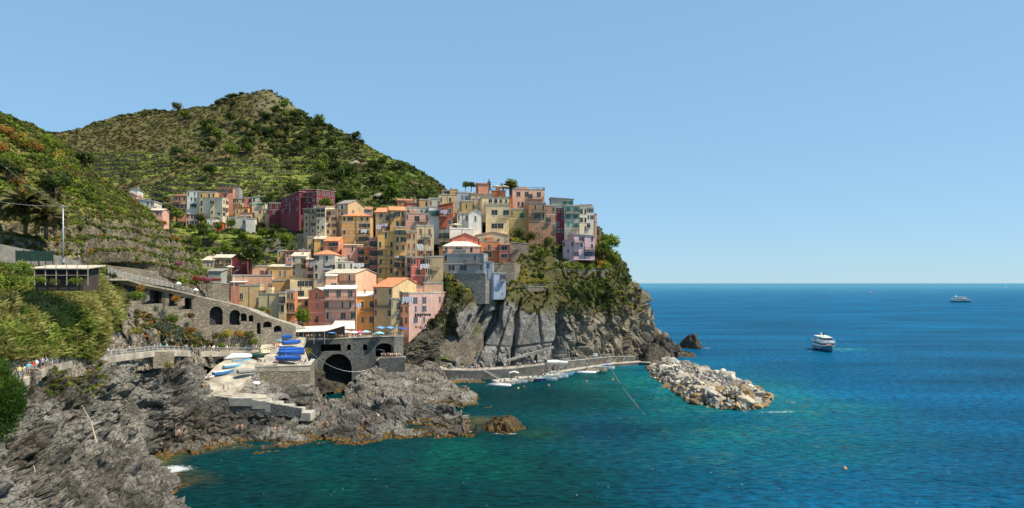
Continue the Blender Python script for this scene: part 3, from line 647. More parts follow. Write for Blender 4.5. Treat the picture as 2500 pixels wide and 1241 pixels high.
def add_window(root, x, y, z, rz, w, h, kind, k, wallm):
    door = kind in 'db'; o = link('door' if door else 'window', win_mesh(w, h, door), root, (x, y, z), rz)
    if kind in 'owdb' and k != '-':
        sw = round(w * .58, 2)
        for s in (-1, 1): link('shutter', shut_mesh(sw, h, k), o, (s * (w / 2 + sw / 2 + .03), 0, 0))
    elif kind == 'c' and k != '-':
        for s in (-1, 1): link('shutter', shut_mesh(round(w / 2, 2), h, k), o, (s * w / 4, -.012, 0))
    elif kind == 'a' and k != '-':                                   # shutters propped open at the foot
        a = link('shutter', shut_mesh(w, h, k), o, (0, -.05, 0)); a.rotation_euler = (math.radians(-13), 0, 0)
def add_balcony(root, x, y, z, rz, L, D=1.0):
    mb = MB().box(0, L, -D, -.003, -.16, 0); o = mb.build('balcony', CONC, root, (x, y, z), rz)
    link('railing', rail_mesh(L, D - .06), o)
HOUSES = []
def house(label, x0, x1, yt, yb, YL, YR, D, col, roof, rh, front, side='', left='', shut='g', rc='terra', bal=(), found=8, cat='house', name='house', back=0, chim=None, wh=None, rail=False, sideshut=None, wallmat=None, oh=.35, group=None):
    A = P(x0, yb, YL); B = P(x1, yb, YR); zb = (A.z + B.z) / 2; zt = HC - (yt - HZ) / F * (YL + YR) / 2
    W = math.hypot(B.x - A.x, B.y - A.y); ang = math.atan2(B.y - A.y, B.x - A.x); H = zt - zb
    root = empty(name, (A.x, A.y, zb), ang); tag(root, label, cat, group)
    rhm = rh / F * (YL + YR) / 2; wm = wallmat or plaster(CO[col])
    m = MB(); Z0 = -found; lo = [(0, 0), (W, 0), (W, D), (0, D)]
    if roof == 'gx':
        m.add([(0, 0, Z0), (0, D, Z0), (0, D, H), (0, D / 2, H + rhm), (0, 0, H), (W, 0, Z0), (W, D, Z0), (W, D, H), (W, D / 2, H + rhm), (W, 0, H)],
              [(4, 3, 2, 1, 0), (5, 6, 7, 8, 9), (0, 5, 9, 4), (1, 2, 7, 6), (0, 1, 6, 5), (4, 9, 8, 3), (3, 8, 7, 2)])
    elif roof == 'gy':
        m.add([(0, 0, Z0), (W, 0, Z0), (W, 0, H), (W / 2, 0, H + rhm), (0, 0, H), (0, D, Z0), (W, D, Z0), (W, D, H), (W / 2, D, H + rhm), (0, D, H)],
              [(0, 1, 2, 3, 4), (9, 8, 7, 6, 5), (1, 6, 7, 2), (0, 4, 9, 5), (0, 5, 6, 1), (2, 7, 8, 3), (3, 8, 9, 4)])
    elif roof == 'shed':      # rises to the back
        m.add([(0, 0, Z0), (0, D, Z0), (0, D, H + rhm), (0, 0, H), (W, 0, Z0), (W, D, Z0), (W, D, H + rhm), (W, 0, H)],
              [(3, 2, 1, 0), (4, 5, 6, 7), (0, 4, 7, 3), (1, 2, 6, 5), (0, 1, 5, 4), (3, 7, 6, 2)])
    elif roof == 'shedx':     # rises to the right (negative: to the left)
        hl, hr = (H, H + rhm) if rhm > 0 else (H - rhm, H)
        m.add([(0, 0, Z0), (W, 0, Z0), (W, 0, hr), (0, 0, hl), (0, D, Z0), (W, D, Z0), (W, D, hr), (0, D, hl)],
              [(0, 1, 2, 3), (7, 6, 5, 4), (1, 5, 6, 2), (0, 3, 7, 4), (0, 4, 5, 1), (3, 2, 6, 7)])
    else: m.box(0, W, 0, D, Z0, H)
    m.build('wall', wm, root)
    r = MB(); o_ = oh; t = .16; rm = roofmat('roof_' + rc, RC[rc])
    if roof == 'gx':
        k = rhm / (D / 2)
        for s in (0, 1):
            y0, y1 = (-o_, D / 2) if s == 0 else (D + o_, D / 2); z0 = H - o_ * k
            q = [(-o_, y0, z0 + .2), (W + o_, y0, z0 + .2), (W + o_, y1, H + rhm + .2), (-o_, y1, H + rhm + .2)]
            slab(r, q if s == 0 else q[::-1], t)
    elif roof == 'gy':
        k = rhm / (W / 2)
        for s in (0, 1):
            xa, xb = (-o_, W / 2) if s == 0 else (W + o_, W / 2); z0 = H - o_ * k
            q = [(xa, -o_, z0 + .2), (xb, -o_, H + rhm + .2), (xb, D + o_, H + rhm + .2), (xa, D + o_, z0 + .2)]
            slab(r, q if s == 0 else q[::-1], t)
    elif roof == 'shed':
        slab(r, [(-o_, -o_, H + .2 - o_ * rhm / D), (W + o_, -o_, H + .2 - o_ * rhm / D), (W + o_, D + o_, H + rhm + .2), (-o_, D + o_, H + rhm + .2)], t)
    elif roof == 'shedx':
        slab(r, [(-o_, -o_, hl + .2), (W + o_, -o_, hr + .2), (W + o_, D + o_, hr + .2), (-o_, D + o_, hl + .2)], t)
    elif roof == 'hip':
        a = min(W, D) / 2 * .9; zt_ = H + rhm; z0 = H + .02
        e = [(-o_, -o_, z0), (W + o_, -o_, z0), (W + o_, D + o_, z0), (-o_, D + o_, z0)]
        rg = [(a, D / 2, zt_), (W - a, D / 2, zt_)] if W >= D else [(W / 2, a, zt_), (W / 2, D - a, zt_)]
        e2 = [(x, y, z + .12) for x, y, z in e]
        fs = [(3, 2, 1, 0), (0, 1, 5, 4), (1, 2, 6, 5), (2, 3, 7, 6), (3, 0, 4, 7)]
        fs += [(4, 5, 9, 8), (5, 6, 9), (6, 7, 8, 9), (7, 4, 8)] if W >= D else [(4, 5, 8), (5, 6, 9, 8), (6, 7, 9), (7, 4, 8, 9)]
        r.add(e + e2 + rg, fs)
    else:
        p = .55 if roof == 'flat' else .25
        rm = CONC if rc == 'terra' else rm
        r.box(-.12, W + .12, -.12, D + .12, H - .02, H + .12)
        r.box(-.06, W + .06, -.06, .16, H + .12, H + p); r.box(-.06, W + .06, D - .16, D + .06, H + .12, H + p)
        r.box(-.06, .16, .16, D - .16, H + .12, H + p); r.box(W - .16, W + .06, .16, D - .16, H + .12, H + p)
    ro = r.build('roof', rm, root)
    nc = chim if chim is not None else (1 if random.random() < .55 else 0)
    for i in range(nc):
        cx = W * random.uniform(.15, .85); cy = D * random.uniform(.3, .8); ht = H + max(0, rhm) * .8
        cm = MB().box(cx - .35, cx + .35, cy - .3, cy + .3, ht - .6, ht + 1.0); cm.box(cx - .45, cx + .45, cy - .4, cy + .4, ht + 1.0, ht + 1.12)
        cm.box(cx - .2, cx + .2, cy - .2, cy + .2, ht + 1.12, ht + 1.4); cm.build('chimney', CHIM, ro)
    if roof == 'terr' or rail:
        link('roof_railing', rail_mesh(W - .1, D - .2), root, (.05, D - .05, H + .12))
    if random.random() < .7:
        xd = random.choice([.12, W - .12, W * .5]); MB().box(xd - .06, xd + .06, -.14, -.02, -1, H - .05).build('drainpipe', IRON if random.random() < .5 else CHIM, root)
    if random.random() < .35 and H > 6:
        nr_ = len(front.split('/')); tb = MB()
        for q in range(1, nr_): tb.box(.02, W - .02, -.05, -.004, H * q / nr_ - .08, H * q / nr_ + .08)
        if tb.v: tb.build('string_course', FRAME, root)
    if random.random() < .4:
        xa_ = W * random.uniform(.2, .8); za_ = H + max(0, rhm); MB().bar((xa_, D * .5, za_ - .3), (xa_, D * .5, za_ + 2.2), .05).bar((xa_ - .6, D * .5, za_ + 2), (xa_ + .6, D * .5, za_ + 2), .04).bar((xa_ - .4, D * .5, za_ + 1.6), (xa_ + .4, D * .5, za_ + 1.6), .04).build('aerial', IRON, ro)
    if roof == 'terr' and W > 5:
        xa_ = W * random.uniform(.1, .5); MB().box(xa_, xa_ + W * .3, D * .55, D * .9, H + .12, H + 2.2).build('roof_hut', wm, ro)
    def face(spec, L, tr, sk):
        rows = spec.split('/'); n = len(rows); h = H / n
        for r_, row in enumerate(rows):
            k = len(row)
            for c_, ch in enumerate(row):
                if ch in '. ': continue
                q_ = random.random()
                if ch == 'o' and q_ < .22: ch = 'c'
                elif ch == 'c' and q_ < .3: ch = 'o'
                elif ch == 'p' and q_ < .2: ch = 'c'
                elif ch == 'c' and q_ > .93: ch = 'a'
                hh = min(2.2, .56 * h) if wh is None else wh; 
                if ch in 'db': hh = min(2.4, .66 * h)
                if ch == 's': hh = min(.8, .3 * h)
                hh = round(hh, 1); ww = round(min(1.2, hh * .62, L / k * .42), 1)
                if ch == 'L': ww = round(L / k * .6, 1)
                z = H - (r_ + 1) * h + (h * .06 if ch in 'db' else h * .30)
                u = L * (c_ + .5) / k + random.uniform(-.12, .12)
                x, y, rz = tr(u); add_window(root, x, y, z, rz, max(.4, ww), hh, 'p' if ch in 'sL' else ch, sk, wm)
                if ch == 'b':
                    bl = min(2.9, L / k * .85); x, y, rz = tr(u - bl / 2); add_balcony(root, x, y, z - .02, rz, bl, .85)
    face(front, W, lambda u: (u, -.003, 0), shut)
    if side: face(side, D, lambda u: (W + .003, u, math.pi / 2), sideshut or shut)
    if left: face(left, D, lambda u: (-.003, D - u, -math.pi / 2), sideshut or shut)
    nrows = len(front.split('/'))
    if not bal and nrows >= 2 and W > 4.5 and shut != '-' and random.random() < .45:
        f_ = random.choice([0, .25, .5]); bal = ((random.randrange(nrows - 1), f_ + .03, min(.97, f_ + random.choice([.45, .6]))),)
    for (r_, f0, f1) in bal:
        add_balcony(root, W * f0, -.003, H - (r_ + 1) * H / nrows + H / nrows * .05, 0, W * (f1 - f0), 1.2)
    HOUSES.append(root); return root
yy = lambda b: 245 + (815 - b) * .25
def h(label, x0, x1, yt, yb, D, col, roof, rh, front, yb0=None, dy=0, Y=None, **kw):
    Y = Y or yy(yb); dy += (x1 - x0) / F * Y * .17 * (x0 < 1180)
    return house(label, x0, x1, yt, yb, Y, Y + dy, D, col, roof, rh, front, **kw)

# upper left end of the village
h('unplastered tan stone house with boarded windows beside the valley terraces', 741, 772, 510, 573, 12, 'stone', 'shed', 6, 'cc/cc/cc/pp', rc='pale', shut='b', dy=-2)
h('narrow cream house with a glazed balcony next to the tan stone house', 772, 794, 505, 579, 12, 'cream', 'shed', 8, 'bb/oo/p./cc/c.', rc='pale', shut='g', dy=-1)
h('cream house with a terrace and washing under brown shutters', 793, 823, 512, 575, 12, 'straw', 'shed', 8, 'b./ro/oo/co'.replace('r', 'c'), rc='pale', shut='m', dy=-1)
h('tall beige tower house with bright blank gable wall', 823, 849, 498, 570, 15, 'tan', 'gx', 13, 'w/w/c/c', side='..', rc='slate', shut='w', chim=0, dy=-2.2)
h('low lilac pink house behind the ochre house with orange roof', 848, 908, 512, 532, 12, 'lilac', 'gx', 10, 'p.p.', Y=330, rc='dterra')
h('large ochre house with orange hipped roof and dark green shutters', 834, 904, 528, 593, 13, 'ochre', 'hip', 13, 'cc.cc/...oo/c..oo/...oo', dy=-2, side='p/b', shut='g', rc='terra', bal=((2, .55, .98), (3, .55, .98)), Y=300)
h('narrow deep yellow house with pale sloping roof above the salmon house', 767, 792, 584, 618, 12, 'yellow', 'shed', 12, '.c/.c', rc='pale', shut='g', Y=293)
h('salmon house with orange roof and a long front balcony', 792, 826, 589, 615, 14, 'salmon', 'gx', 12, '.bb/.p.', side='..', rc='terra', dy=-1, Y=292)
h('pale pink stepped house right of the salmon house', 838, 884, 599, 640, 11, 'pink', 'shed', 5, '..c.c/.c...', rc='pale', shut='d', Y=286)
h('small pale grey terrace house with arched doors below the tan stone house', 726, 752, 574, 608, 10, 'stone', 'flat', 0, 'p.c/...', Y=312, shut='g')
h('squat grey beige block on the edge of the valley terraces', 750, 772, 580, 610, 10, 'tan', 'flat', 0, '.p/pp', Y=303)
h('light grey house with red orange hipped roof and green shutters', 766, 818, 622, 686, 14, 'ltgrey', 'hip', 13, 'c.c./c.bo/c.c.', rc='terra', shut='g', Y=272, dy=-1)
h('grey corner house with roof terrace attached to the red hipped roof', 817, 862, 640, 690, 9, 'ltgrey', 'terr', 0, '.oo.c/.o..p', shut='g', Y=273, rc='white')
h('orange house with deep balcony between pink and rose houses', 874, 902, 604, 660, 12, 'orange', 'shed', 4, 'b./bc/.c', shut='d', Y=283, rc='palep')
h('slim dark rose tower house with four single balconies', 901, 923, 582, 672, 13, 'rose', 'flat', 0, 'b/b/b/b', shut='g', Y=280)
h('tall golden yellow house with roof garden and four balconies', 922, 962, 566, 674, 13, 'yellow', 'shed', 4, '.c./o.c/oco/c.c/p.c'.replace('oco', 'o.c'), shut='g', rc='pale', bal=((1, .1, .85), (2, .1, .85), (3, .1, .85)), Y=279, chim=1)
h('tall golden yellow house with glazed loggia at the top', 962, 992, 556, 680, 13, 'yellow', 'flat', 0, 'LL/cc/pp/bb/cc/pp'.replace('LL', 'dd'), shut='g', bal=((0, .05, .98), (1, .05, .98), (4, .3, .9)), Y=279)
h('tan house with small orange brown shutters and stone ground floor', 991, 1018, 566, 688, 13, 'tan', 'flat', 0, 'cc/cc/cc/co/.c', shut='r', Y=281)
h('tall beige house with brown shutters and a big white sheet', 1017, 1059, 553, 660, 13, 'beige', 'flat', 0, 'cc/oc/cc/oc', side='.c/pp/.p', left='', shut='r', Y=284, dy=1)
# second tier
h('salmon tan house with washing below a wide orange roof', 917, 951, 518, 562, 12, 'tan', 'gx', 13, '.c.b/...b', shut='b', rc='terra', Y=306, dy=-1)
h('yellow house sharing the wide orange roof', 951, 990, 514, 558, 12, 'ochre', 'gx', 12, 'bcc/.cc', shut='g', rc='terra', Y=305)
h('pink house with arched glazed terrace and white trimmed windows', 989, 1048, 522, 562, 11, 'pink', 'terr', 0, 'p.b.p/.....', shut='d', Y=302)
h('arcaded white terrace storey on the pink house', 991, 1046, 508, 520, 6, 'ltgrey', 'flat', 0, 'dd.dd', Y=309, shut='-')
h('small white house with garage doors beside the brick red house', 1047, 1074, 506, 552, 10, 'white', 'flat', 0, 'bb/..', shut='t', Y=304)
h('brick red house with pink washing and slanted roof', 1073, 1106, 502, 556, 12, 'brick', 'shedx', 8, 'pp/.p', Y=303, rc='terra', shut='d')
h('small orange house among the back roofs', 971, 1008, 490, 506, 10, 'orange', 'gx', 6, 'p.p', Y=330, rc='dterra')
h('low red house with pale roof behind the pink arcade', 993, 1025, 495, 512, 9, 'coral', 'shed', 5, '.pp', Y=326, rc='palep')
h('low yellow house in the back roofs', 1024, 1048, 489, 510, 9, 'ochre', 'flat', 0, '.p', Y=325)
h('pale grey rooftop cabin beside the yellow canopy house', 1046, 1076, 486, 508, 9, 'ltgrey', 'flat', 0, 'p.p', Y=327)
# top of the village
h('yellow green house with canopy roof and two shuttered windows', 1071, 1116, 476, 502, 12, 'straw', 'terr', 0, 'o.o.', shut='d', Y=329)
h('yellow attic block under a pale canopy', 1080, 1100, 466, 476, 7, 'straw', 'shed', 2, 'L', Y=333, rc='pale')
h('bright yellow drum like annexe in the top row', 1099, 1118, 464, 482, 8, 'yellow', 'flat', 0, '..', Y=331)
h('blue grey house in the top row', 1115, 1151, 471, 496, 10, 'blue', 'flat', 0, '.pp.', Y=331)
h('ochre house with dark door in the upper row', 1127, 1159, 492, 518, 10, 'olive', 'flat', 0, '.c.p', shut='d', Y=318)
h('tan ochre house with small roof terrace', 1150, 1183, 473, 498, 10, 'tan', 'shed', 3, '.p.o', shut='d', Y=325, rc='pale')
h('long beige terrace wall house in the upper row', 1156, 1201, 487, 508, 8, 'beige', 'flat', 0, '....', Y=319)
h('pink square house at the highest point of the village', 1168, 1195, 449, 476, 11, 'salmon', 'gx', 5, '...', side='cc', Y=336, rc='dterra', chim=0)
h('low terracotta house with parasols on its terrace', 1199, 1234, 466, 486, 8, 'orange', 'terr', 0, '....', Y=330)
h('small cream gabled attic house', 1182, 1204, 478, 494, 8, 'cream', 'gy', 5, 'p', Y=327, rc='palep')
h('terracotta house with two white framed windows', 1202, 1249, 484, 515, 10, 'orange', 'shedx', 3, 'p..c', Y=318, rc='dterra')
h('large peach house with flat roof rail at the top right', 1251, 1330, 463, 512, 12, 'peach', 'terr', 0, '.oocc.o./.cc..p..'.replace('oocc', 'o.ob'), shut='d', left='.p/..', Y=329, bal=((0, .42, .95),), dy=2)
h('light yellow house with long dark balcony and pale lower wall', 1177, 1243, 484, 500, 11, 'lemon', 'flat', 0, '.LLpp', Y=311, rc='slate', bal=((0, .1, 1.02),))
h('pale yellow house front with two rows of dark shutters', 1186, 1243, 502, 568, 11, 'lemon', 'flat', 0, '.o.c/.oL.'.replace('L', 'c'), shut='d', Y=308, left='..')
h('whitewashed gabled house with grey glazed upper floor', 1116, 1144, 521, 572, 11, 'ltgrey', 'shed', 5, 'w.w/...', shut='-', Y=306, rc='palep')
h('white gabled house end with one pale blue window', 1144, 1177, 521, 576, 10, 'white', 'gy', 10, '.w./...', shut='-', Y=305, rc='palep')
h('white house with terracotta trimmed parapet and round table parasol', 1098, 1158, 560, 606, 10, 'white', 'flat', 0, '....../......', Y=296, dy=2, left='dd/dd', rc='white')
h('white balcony bay facing the lane on the white parapet house', 1072, 1098, 562, 606, 9, 'ltgrey', 'terr', 0, 'ddd/ddd', Y=299, dy=-3, shut='g', bal=((0, 0, .9), (1, 0, .9)))
h('pink gabled house with big arched dark windows', 1103, 1167, 583, 604, 9, 'coral', 'gy', 13, '.dd.', Y=288, shut='-', rc='dterra', chim=0)
h('cream blank walled house with plain gable in the lower cliff row', 1165, 1242, 574, 602, 8, 'beige', 'gy', 8, '.....', Y=299, rc='palep', chim=0)
h('pink house with pale hipped roof on the grey cliff building', 1082, 1174, 602, 622, 10, 'pink', 'hip', 14, 'p.o.c.', Y=281, rc='creamr', shut='d', chim=0)
h('grey cliff edge building with dark shutters on stone footing', 1081, 1181, 620, 668, 12, 'grey', 'terr', 0, 'c....p./.o.c..b'.replace('b', 'p'), Y=275, shut='d', dy=-4.5)
h('narrow light blue annexe beside the grey cliff building', 1180, 1204, 640, 684, 7, 'blue', 'terr', 0, '.o./.s.', Y=274, shut='n')
h('light blue outbuilding perched on the cliff edge', 1205, 1235, 668, 724, 6, 'blue', 'flat', 0, '.o/../.s', Y=273, shut='n', dy=1, chim=0, found=1.2)
h('terracotta house with roof deck beside the cream gable', 1170, 1220, 590, 634, 9, 'orange', 'terr', 0, '.d./.L.', Y=291, shut='-', bal=((0, .3, 1),))
h('terracotta wing with large blue windows', 1219, 1243, 598, 636, 8, 'coral', 'shed', 5, 'L/L', Y=291, rc='dterra', shut='n')
h('olive brown low house with a green door and balcony', 1244, 1291, 512, 556, 9, 'olive', 'flat', 0, 'p.b./s...', Y=315, shut='t', dy=1)
h('broad brown house with dark green shutters and two balconies', 1291, 1333, 497, 562, 11, 'brown', 'flat', 0, '.c.c/.ob/.ss'.replace('b', 'o'), Y=313, shut='g', bal=((0, .2, 1),), rc='slate', dy=1)
h('plain brown house joined to the crimson house', 1333, 1358, 503, 566, 11, 'brown', 'flat', 0, '.c/b./.p', Y=314, shut='g', dy=1)
h('narrow crimson house with white window frames', 1357, 1379, 508, 572, 10, 'crimson', 'flat', 0, 'pp/.o/p./pc', Y=315, shut='d')
h('grey green house with teal glazed balcony', 1378, 1415, 503, 576, 11, 'sage', 'flat', 0, 'oo/oo/pb/..', Y=314, shut='t', bal=((0, .05, 1),), dy=1)
h('beige and teal rooftop house above the grey green house', 1344, 1400, 487, 510, 10, 'sage', 'shedx', -4, '..oo', Y=323, shut='t', rc='slate')
h('cream house with dark shutters near the end of the ridge', 1413, 1434, 508, 570, 10, 'cream', 'flat', 0, 'oo/oo/.p', Y=317, shut='d', dy=1)
h('pale end house with balconies above the cliff', 1433, 1449, 507, 574, 10, 'ltgrey', 'flat', 0, 'oo/oo/b./..', Y=318, shut='d', dy=1)
h('narrow pink strip house at the right end of the ridge', 1448, 1457, 524, 568, 9, 'pink', 'flat', 0, '../p./..', Y=321, shut='d', chim=0)
h('yellow attic with small balcony above the cream house', 1416, 1446, 502, 516, 8, 'straw', 'flat', 0, '.p.', Y=323)
h('pink detached cottage with pale orange roof over the cliff garden', 1401, 1452, 576, 627, 9, 'mauve', 'shedx', -4, '.o.c/.c.c/d.db'.replace('b', 'd'), Y=304, dy=2, rc='palep', shut='n', bal=((0, 0, .45), (1, .5, 1.02)), found=1.5)
h('pink side wing of the cliff garden cottage', 1373, 1402, 590, 623, 8, 'mauve', 'shedx', 8, 'c.c/.p.', Y=308, dy=-3, rc='palep', shut='d', chim=0)
# lower village
h('small yellow house in the middle terrace row', 677, 698, 613, 642, 9, 'ochre', 'flat', 0, 'p./.p', Y=292, shut='d')
h('pink row house with washing strung under its windows', 697, 729, 614, 644, 9, 'pink', 'shed', 3, 'oo./.p.', Y=291, shut='b', rc='dterra')
h('low pinkish house with awning behind the cream terrace house', 728, 758, 612, 634, 9, 'pink', 'flat', 0, 'p.p', Y=291)
h('cream house with open top loggia and plants', 711, 748, 626, 680, 12, 'cream', 'shed', 12, 'p.d/c.o/p..', Y=276, shut='b', rc='pale', bal=((0, .3, 1),))
h('pinkish beige house with a white awning and brown shutters', 747, 768, 634, 684, 11, 'peach', 'shed', 4, 'p/o/o', Y=275, shut='b', rc='white')
h('crimson gabled house beside the big dark tree', 564, 601, 632, 664, 12, 'crimson', 'gy', 12, '..c/.o.', Y=274, shut='b', rc='pale', chim=0)
h('yellow and salmon house with pale roof joined to the crimson house', 522, 565, 630, 660, 12, 'tan', 'gx', 9, 'b.b/...', Y=272, rc='pale', shut='b')
h('small beige house with flat eaves left of the crimson house', 494, 522, 636, 652, 10, 'beige', 'shed', 12, '.dd', Y=270, rc='pale', shut='-')
h('peach house with two brown shuttered windows', 614, 656, 651, 684, 10, 'peach', 'flat', 0, '..cc', Y=274, shut='r')
h('yellow house with low pale roof and open kitchen front', 656, 713, 652, 684, 10, 'ochre', 'shed', 7, 'p.pp.', Y=273, rc='pale', shut='b')
h('long peach wall house with low terracotta coping', 566, 664, 674, 706, 10, 'peach', 'flat', 0, '.....s.s', Y=266)
h('small ochre tower house with covered roof terrace', 664, 714, 686, 716, 9, 'ochre', 'flat', 0, 's...c', Y=263, shut='t')
h('pale terrace house with awning by the stone wall', 563, 598, 690, 730, 8, 'salmon', 'shed', 4, '...', Y=262, rc='white')
h('cream yellow house with slanted roofline and two dark shuttered windows', 708, 761, 683, 730, 12, 'lemon', 'shedx', -8, '.oo/.o.', Y=258, shut='d', rc='dterra', dy=1)
h('olive house with a big square dark window above the stone ramp wall', 584, 634, 698, 746, 9, 'straw', 'flat', 0, 'L..d', Y=242, shut='-')
h('blank straw yellow block with roof terrace', 631, 682, 718, 760, 8, 'lemon', 'terr', 0, '....', Y=236, dy=-1)
h('straw house strip with a small corner balcony', 680, 698, 716, 770, 8, 'straw', 'flat', 0, 'b/p', Y=235, shut='d')
h('narrow salmon house with tall windows left of the ochre green house', 697, 719, 712, 792, 9, 'orange', 'flat', 0, 'oo/oo/..', Y=237, shut='d', bal=((0, 0, 1), (1, 0, 1)))
h('straw green house with dark shutters beside the pink harbour house', 720, 756, 731, 800, 10, 'straw', 'shed', 3, '.o/.o/o.', Y=247, shut='d', rc='pale')
h('big beige house with blank side wall and long balcony', 793, 868, 668, 720, 14, 'peach', 'gx', 11, 'c..c..b./....c...'.replace('b', 'c'), Y=262, dy=-7, shut='d', rc='pale', bal=((0, .15, 1),), side='....')
h('stepped pale roofed house wing beside the big beige house', 795, 822, 674, 720, 8, 'peach', 'shed', 6, '.c', Y=255, rc='white', shut='d')
# the harbour front
h('pink front of the large pink harbour house with three balconies', 793, 869, 706, 814, 13, 'pink', 'gx', 8, 'c..o..c./c...c.o./oo.o.o/p.......'.replace('oo.o.o', 'o..o.o'), shut='g', Y=243, rc='white', bal=((0, -.15, 1), (1, 0, 1.03)))
h('shade darkened pink gabled side block of the large pink harbour house', 753, 794, 712, 814, 10, 'salmon', 'gy', 9, '..p../..p../..b../.....', shut='g', Y=245, dy=-2, rc='white', chim=0)  # side face: its shade is put into a deeper plaster colour
h('bright orange house behind the parasols with long balcony', 868, 913, 724, 800, 9, 'amber', 'shed', 10, '.c.c/.c.c', shut='g', Y=250, rc='white', bal=((0, .3, 1),))
h('olive yellow house with bright orange roof and green gable', 912, 958, 701, 806, 17, 'straw', 'gx', 22, 'c..c/c..c/p..c/....', side='.p..../p...p./......', shut='b', Y=250, bal=((1, 0, 1),), rc='terra', dy=-5.5)
h('pink block under the green gable with small balcony', 955, 975, 731, 812, 6, 'straw', 'flat', 0, 'p.b/..b/...', shut='d', Y=244)
h('dusty pink harbour house with propped shutters beside the cliff', 963, 998, 745, 824, 12, 'pink', 'terr', 0, 'aaa/aaa/...', shut='d', Y=250, dy=-4, chim=0, found=3)
h('right front of the dusty pink harbour house with blue windows', 998, 1062, 717, 822, 13, 'lilac', 'flat', 0, '.p.d../.o.o../.o.c../......'.replace('p.d', 'd.d'), shut='n', Y=247, dy=7, chim=0, found=3)
h('pink upper wing of the harbour house running up to the cliff', 1058, 1098, 716, 748, 12, 'lilac', 'flat', 0, '.p..', shut='n', Y=256, dy=8, chim=0, found=3)
h('low pink terrace block with satellite dish below the stone footing', 1035, 1082, 692, 722, 9, 'peach', 'flat', 0, '.....', Y=259)
h('pale pink terrace wall beside the coral house', 1000, 1036, 700, 724, 9, 'pink', 'terr', 0, '.....', Y=257)
h('coral red house with washing and dark windows', 1004, 1037, 630, 694, 10, 'coral', 'flat', 0, 'o.o/.b./..p', Y=268, shut='d')
h('yellow and red house joined to the coral house', 1037, 1053, 628, 694, 11, 'olive', 'terr', 0, 'cc/pb/pp', Y=268, shut='d', side='..')
h('plain olive wall house between coral and grey buildings', 1052, 1082, 628, 694, 9, 'tan', 'flat', 0, '.../...', Y=270, left='..')
h('stone lane house with green door between yellow and coral houses', 989, 1006, 628, 690, 8, 'stone', 'flat', 0, 'p/c/p', Y=272, shut='g')
# back village across the valley
B = dict(found=10)
h('orange house at the left end of the far hamlet', 423, 455, 478, 525, 12, 'orange', 'shed', 8, 'ccc/bbb/ccc', Y=408, shut='d', rc='dterra', wh=1.9, **B)
h('tall white house in the far hamlet with two balconies', 456, 488, 468, 520, 12, 'white', 'flat', 0, 'p.pp/.cc./.bb./....', Y=409, shut='g', **B)
h('golden yellow house in the far hamlet beside the white one', 487, 526, 470, 522, 12, 'ochre', 'flat', 0, 'c.cc/c.b./c.c.', Y=408, shut='g', bal=((0, .3, 1),), **B)
h('beige corner house with dark washing in the far hamlet', 513, 543, 486, 540, 12, 'beige', 'flat', 0, 'bcc/.c./cc./.b.', side='cc/cc/cc', Y=396, shut='d', **B)
h('beige side wing of the far hamlet corner house', 543, 558, 486, 540, 12, 'cream', 'flat', 0, 'cc/cc/.c', Y=396, dy=6, shut='b', **B)
h('rose pink house on top of the far hamlet', 531, 569, 458, 486, 11, 'salmon', 'shed', 3, 'ddd/.p.', Y=418, shut='b', rc='dterra', **B)
h('bare grey house end behind the rose pink house', 569, 584, 455, 482, 10, 'grey', 'shed', -3, '.', Y=424, rc='slate', **B)
h('yellow house with dark shutters in the far hamlet', 569, 598, 485, 512, 10, 'straw', 'shed', 3, 'cc.o/..o.', Y=406, shut='d', rc='pale', **B)
h('salmon house next to the cream one in the far hamlet', 597, 616, 484, 512, 10, 'coral', 'flat', 0, '.o/..', Y=407, shut='d', **B)
h('cream house with green parasols in the far hamlet', 615, 647, 481, 513, 12, 'cream', 'shedx', 2, 'c.c/...', Y=407, shut='d', rc='palep', side='.', **B)
h('low yellow house in the lower row of the far hamlet', 574, 604, 506, 528, 9, 'ochre', 'shed', 3, 'p.p', Y=399, rc='dterra', **B)
h('peach house with green windows in the lower row of the far hamlet', 584, 614, 520, 545, 9, 'peach', 'shed', 3, 'oo', Y=394, shut='d', rc='dterra', **B)
h('long pale grey house at the foot of the far hamlet', 556, 600, 532, 552, 8, 'ltgrey', 'flat', 0, '.c.c', Y=390, shut='g', **B)
h('small cream house by the terraces of the far hamlet', 600, 622, 535, 551, 8, 'white', 'flat', 0, '..', Y=389, **B)
h('small pink house with white awning below the orange one', 454, 483, 523, 552, 10, 'pink', 'shed', 4, 'ccc/ccc', Y=390, shut='d', rc='palep', **B)
h('white and light blue house at the foot of the far hamlet', 505, 527, 535, 560, 9, 'white', 'terr', 0, 'p.p', Y=386, shut='t', **B)
h('bright red small house at the foot of the far hamlet', 520, 542, 545, 564, 9, 'red', 'shedx', 2, 'p..', Y=384, rc='dterra', **B)
h('pale yellow block between the far hamlet and the crimson building', 631, 658, 512, 540, 10, 'straw', 'flat', 0, 'p.p/.p.', Y=396, shut='d', **B)
h('small crimson annexe of the big crimson building', 657, 687, 497, 528, 12, 'crimson', 'flat', 0, 'p.p./.p..', Y=390, **B)
house('left wing of the big crimson building with stepped balconies', 686, 730, 482, 522, 388, 372, 14, 'crimson', 'shedx', 9, '.p.bp/.bp../p.p.p', found=10, shut='-', rc='palep')
house('big crimson hotel like building at the head of the village', 730, 772, 470, 522, 374, 372, 14, 'crimson', 'shed', 5, 'p.p/.bp/p.b/.p.', found=10, shut='-', rc='palep', bal=((0, 0, .8),))
house('right wing of the big crimson building behind a small tree', 772, 818, 466, 518, 372, 382, 14, 'crimson', 'shed', 4, 'wwpp/w..p/w..p', found=10, shut='-', rc='palep')
h('pale pink roofed house on the left hamlet edge', 310, 334, 478, 494, 10, 'pink', 'gy', 6, '..', Y=300, rc='dterra', found=8)
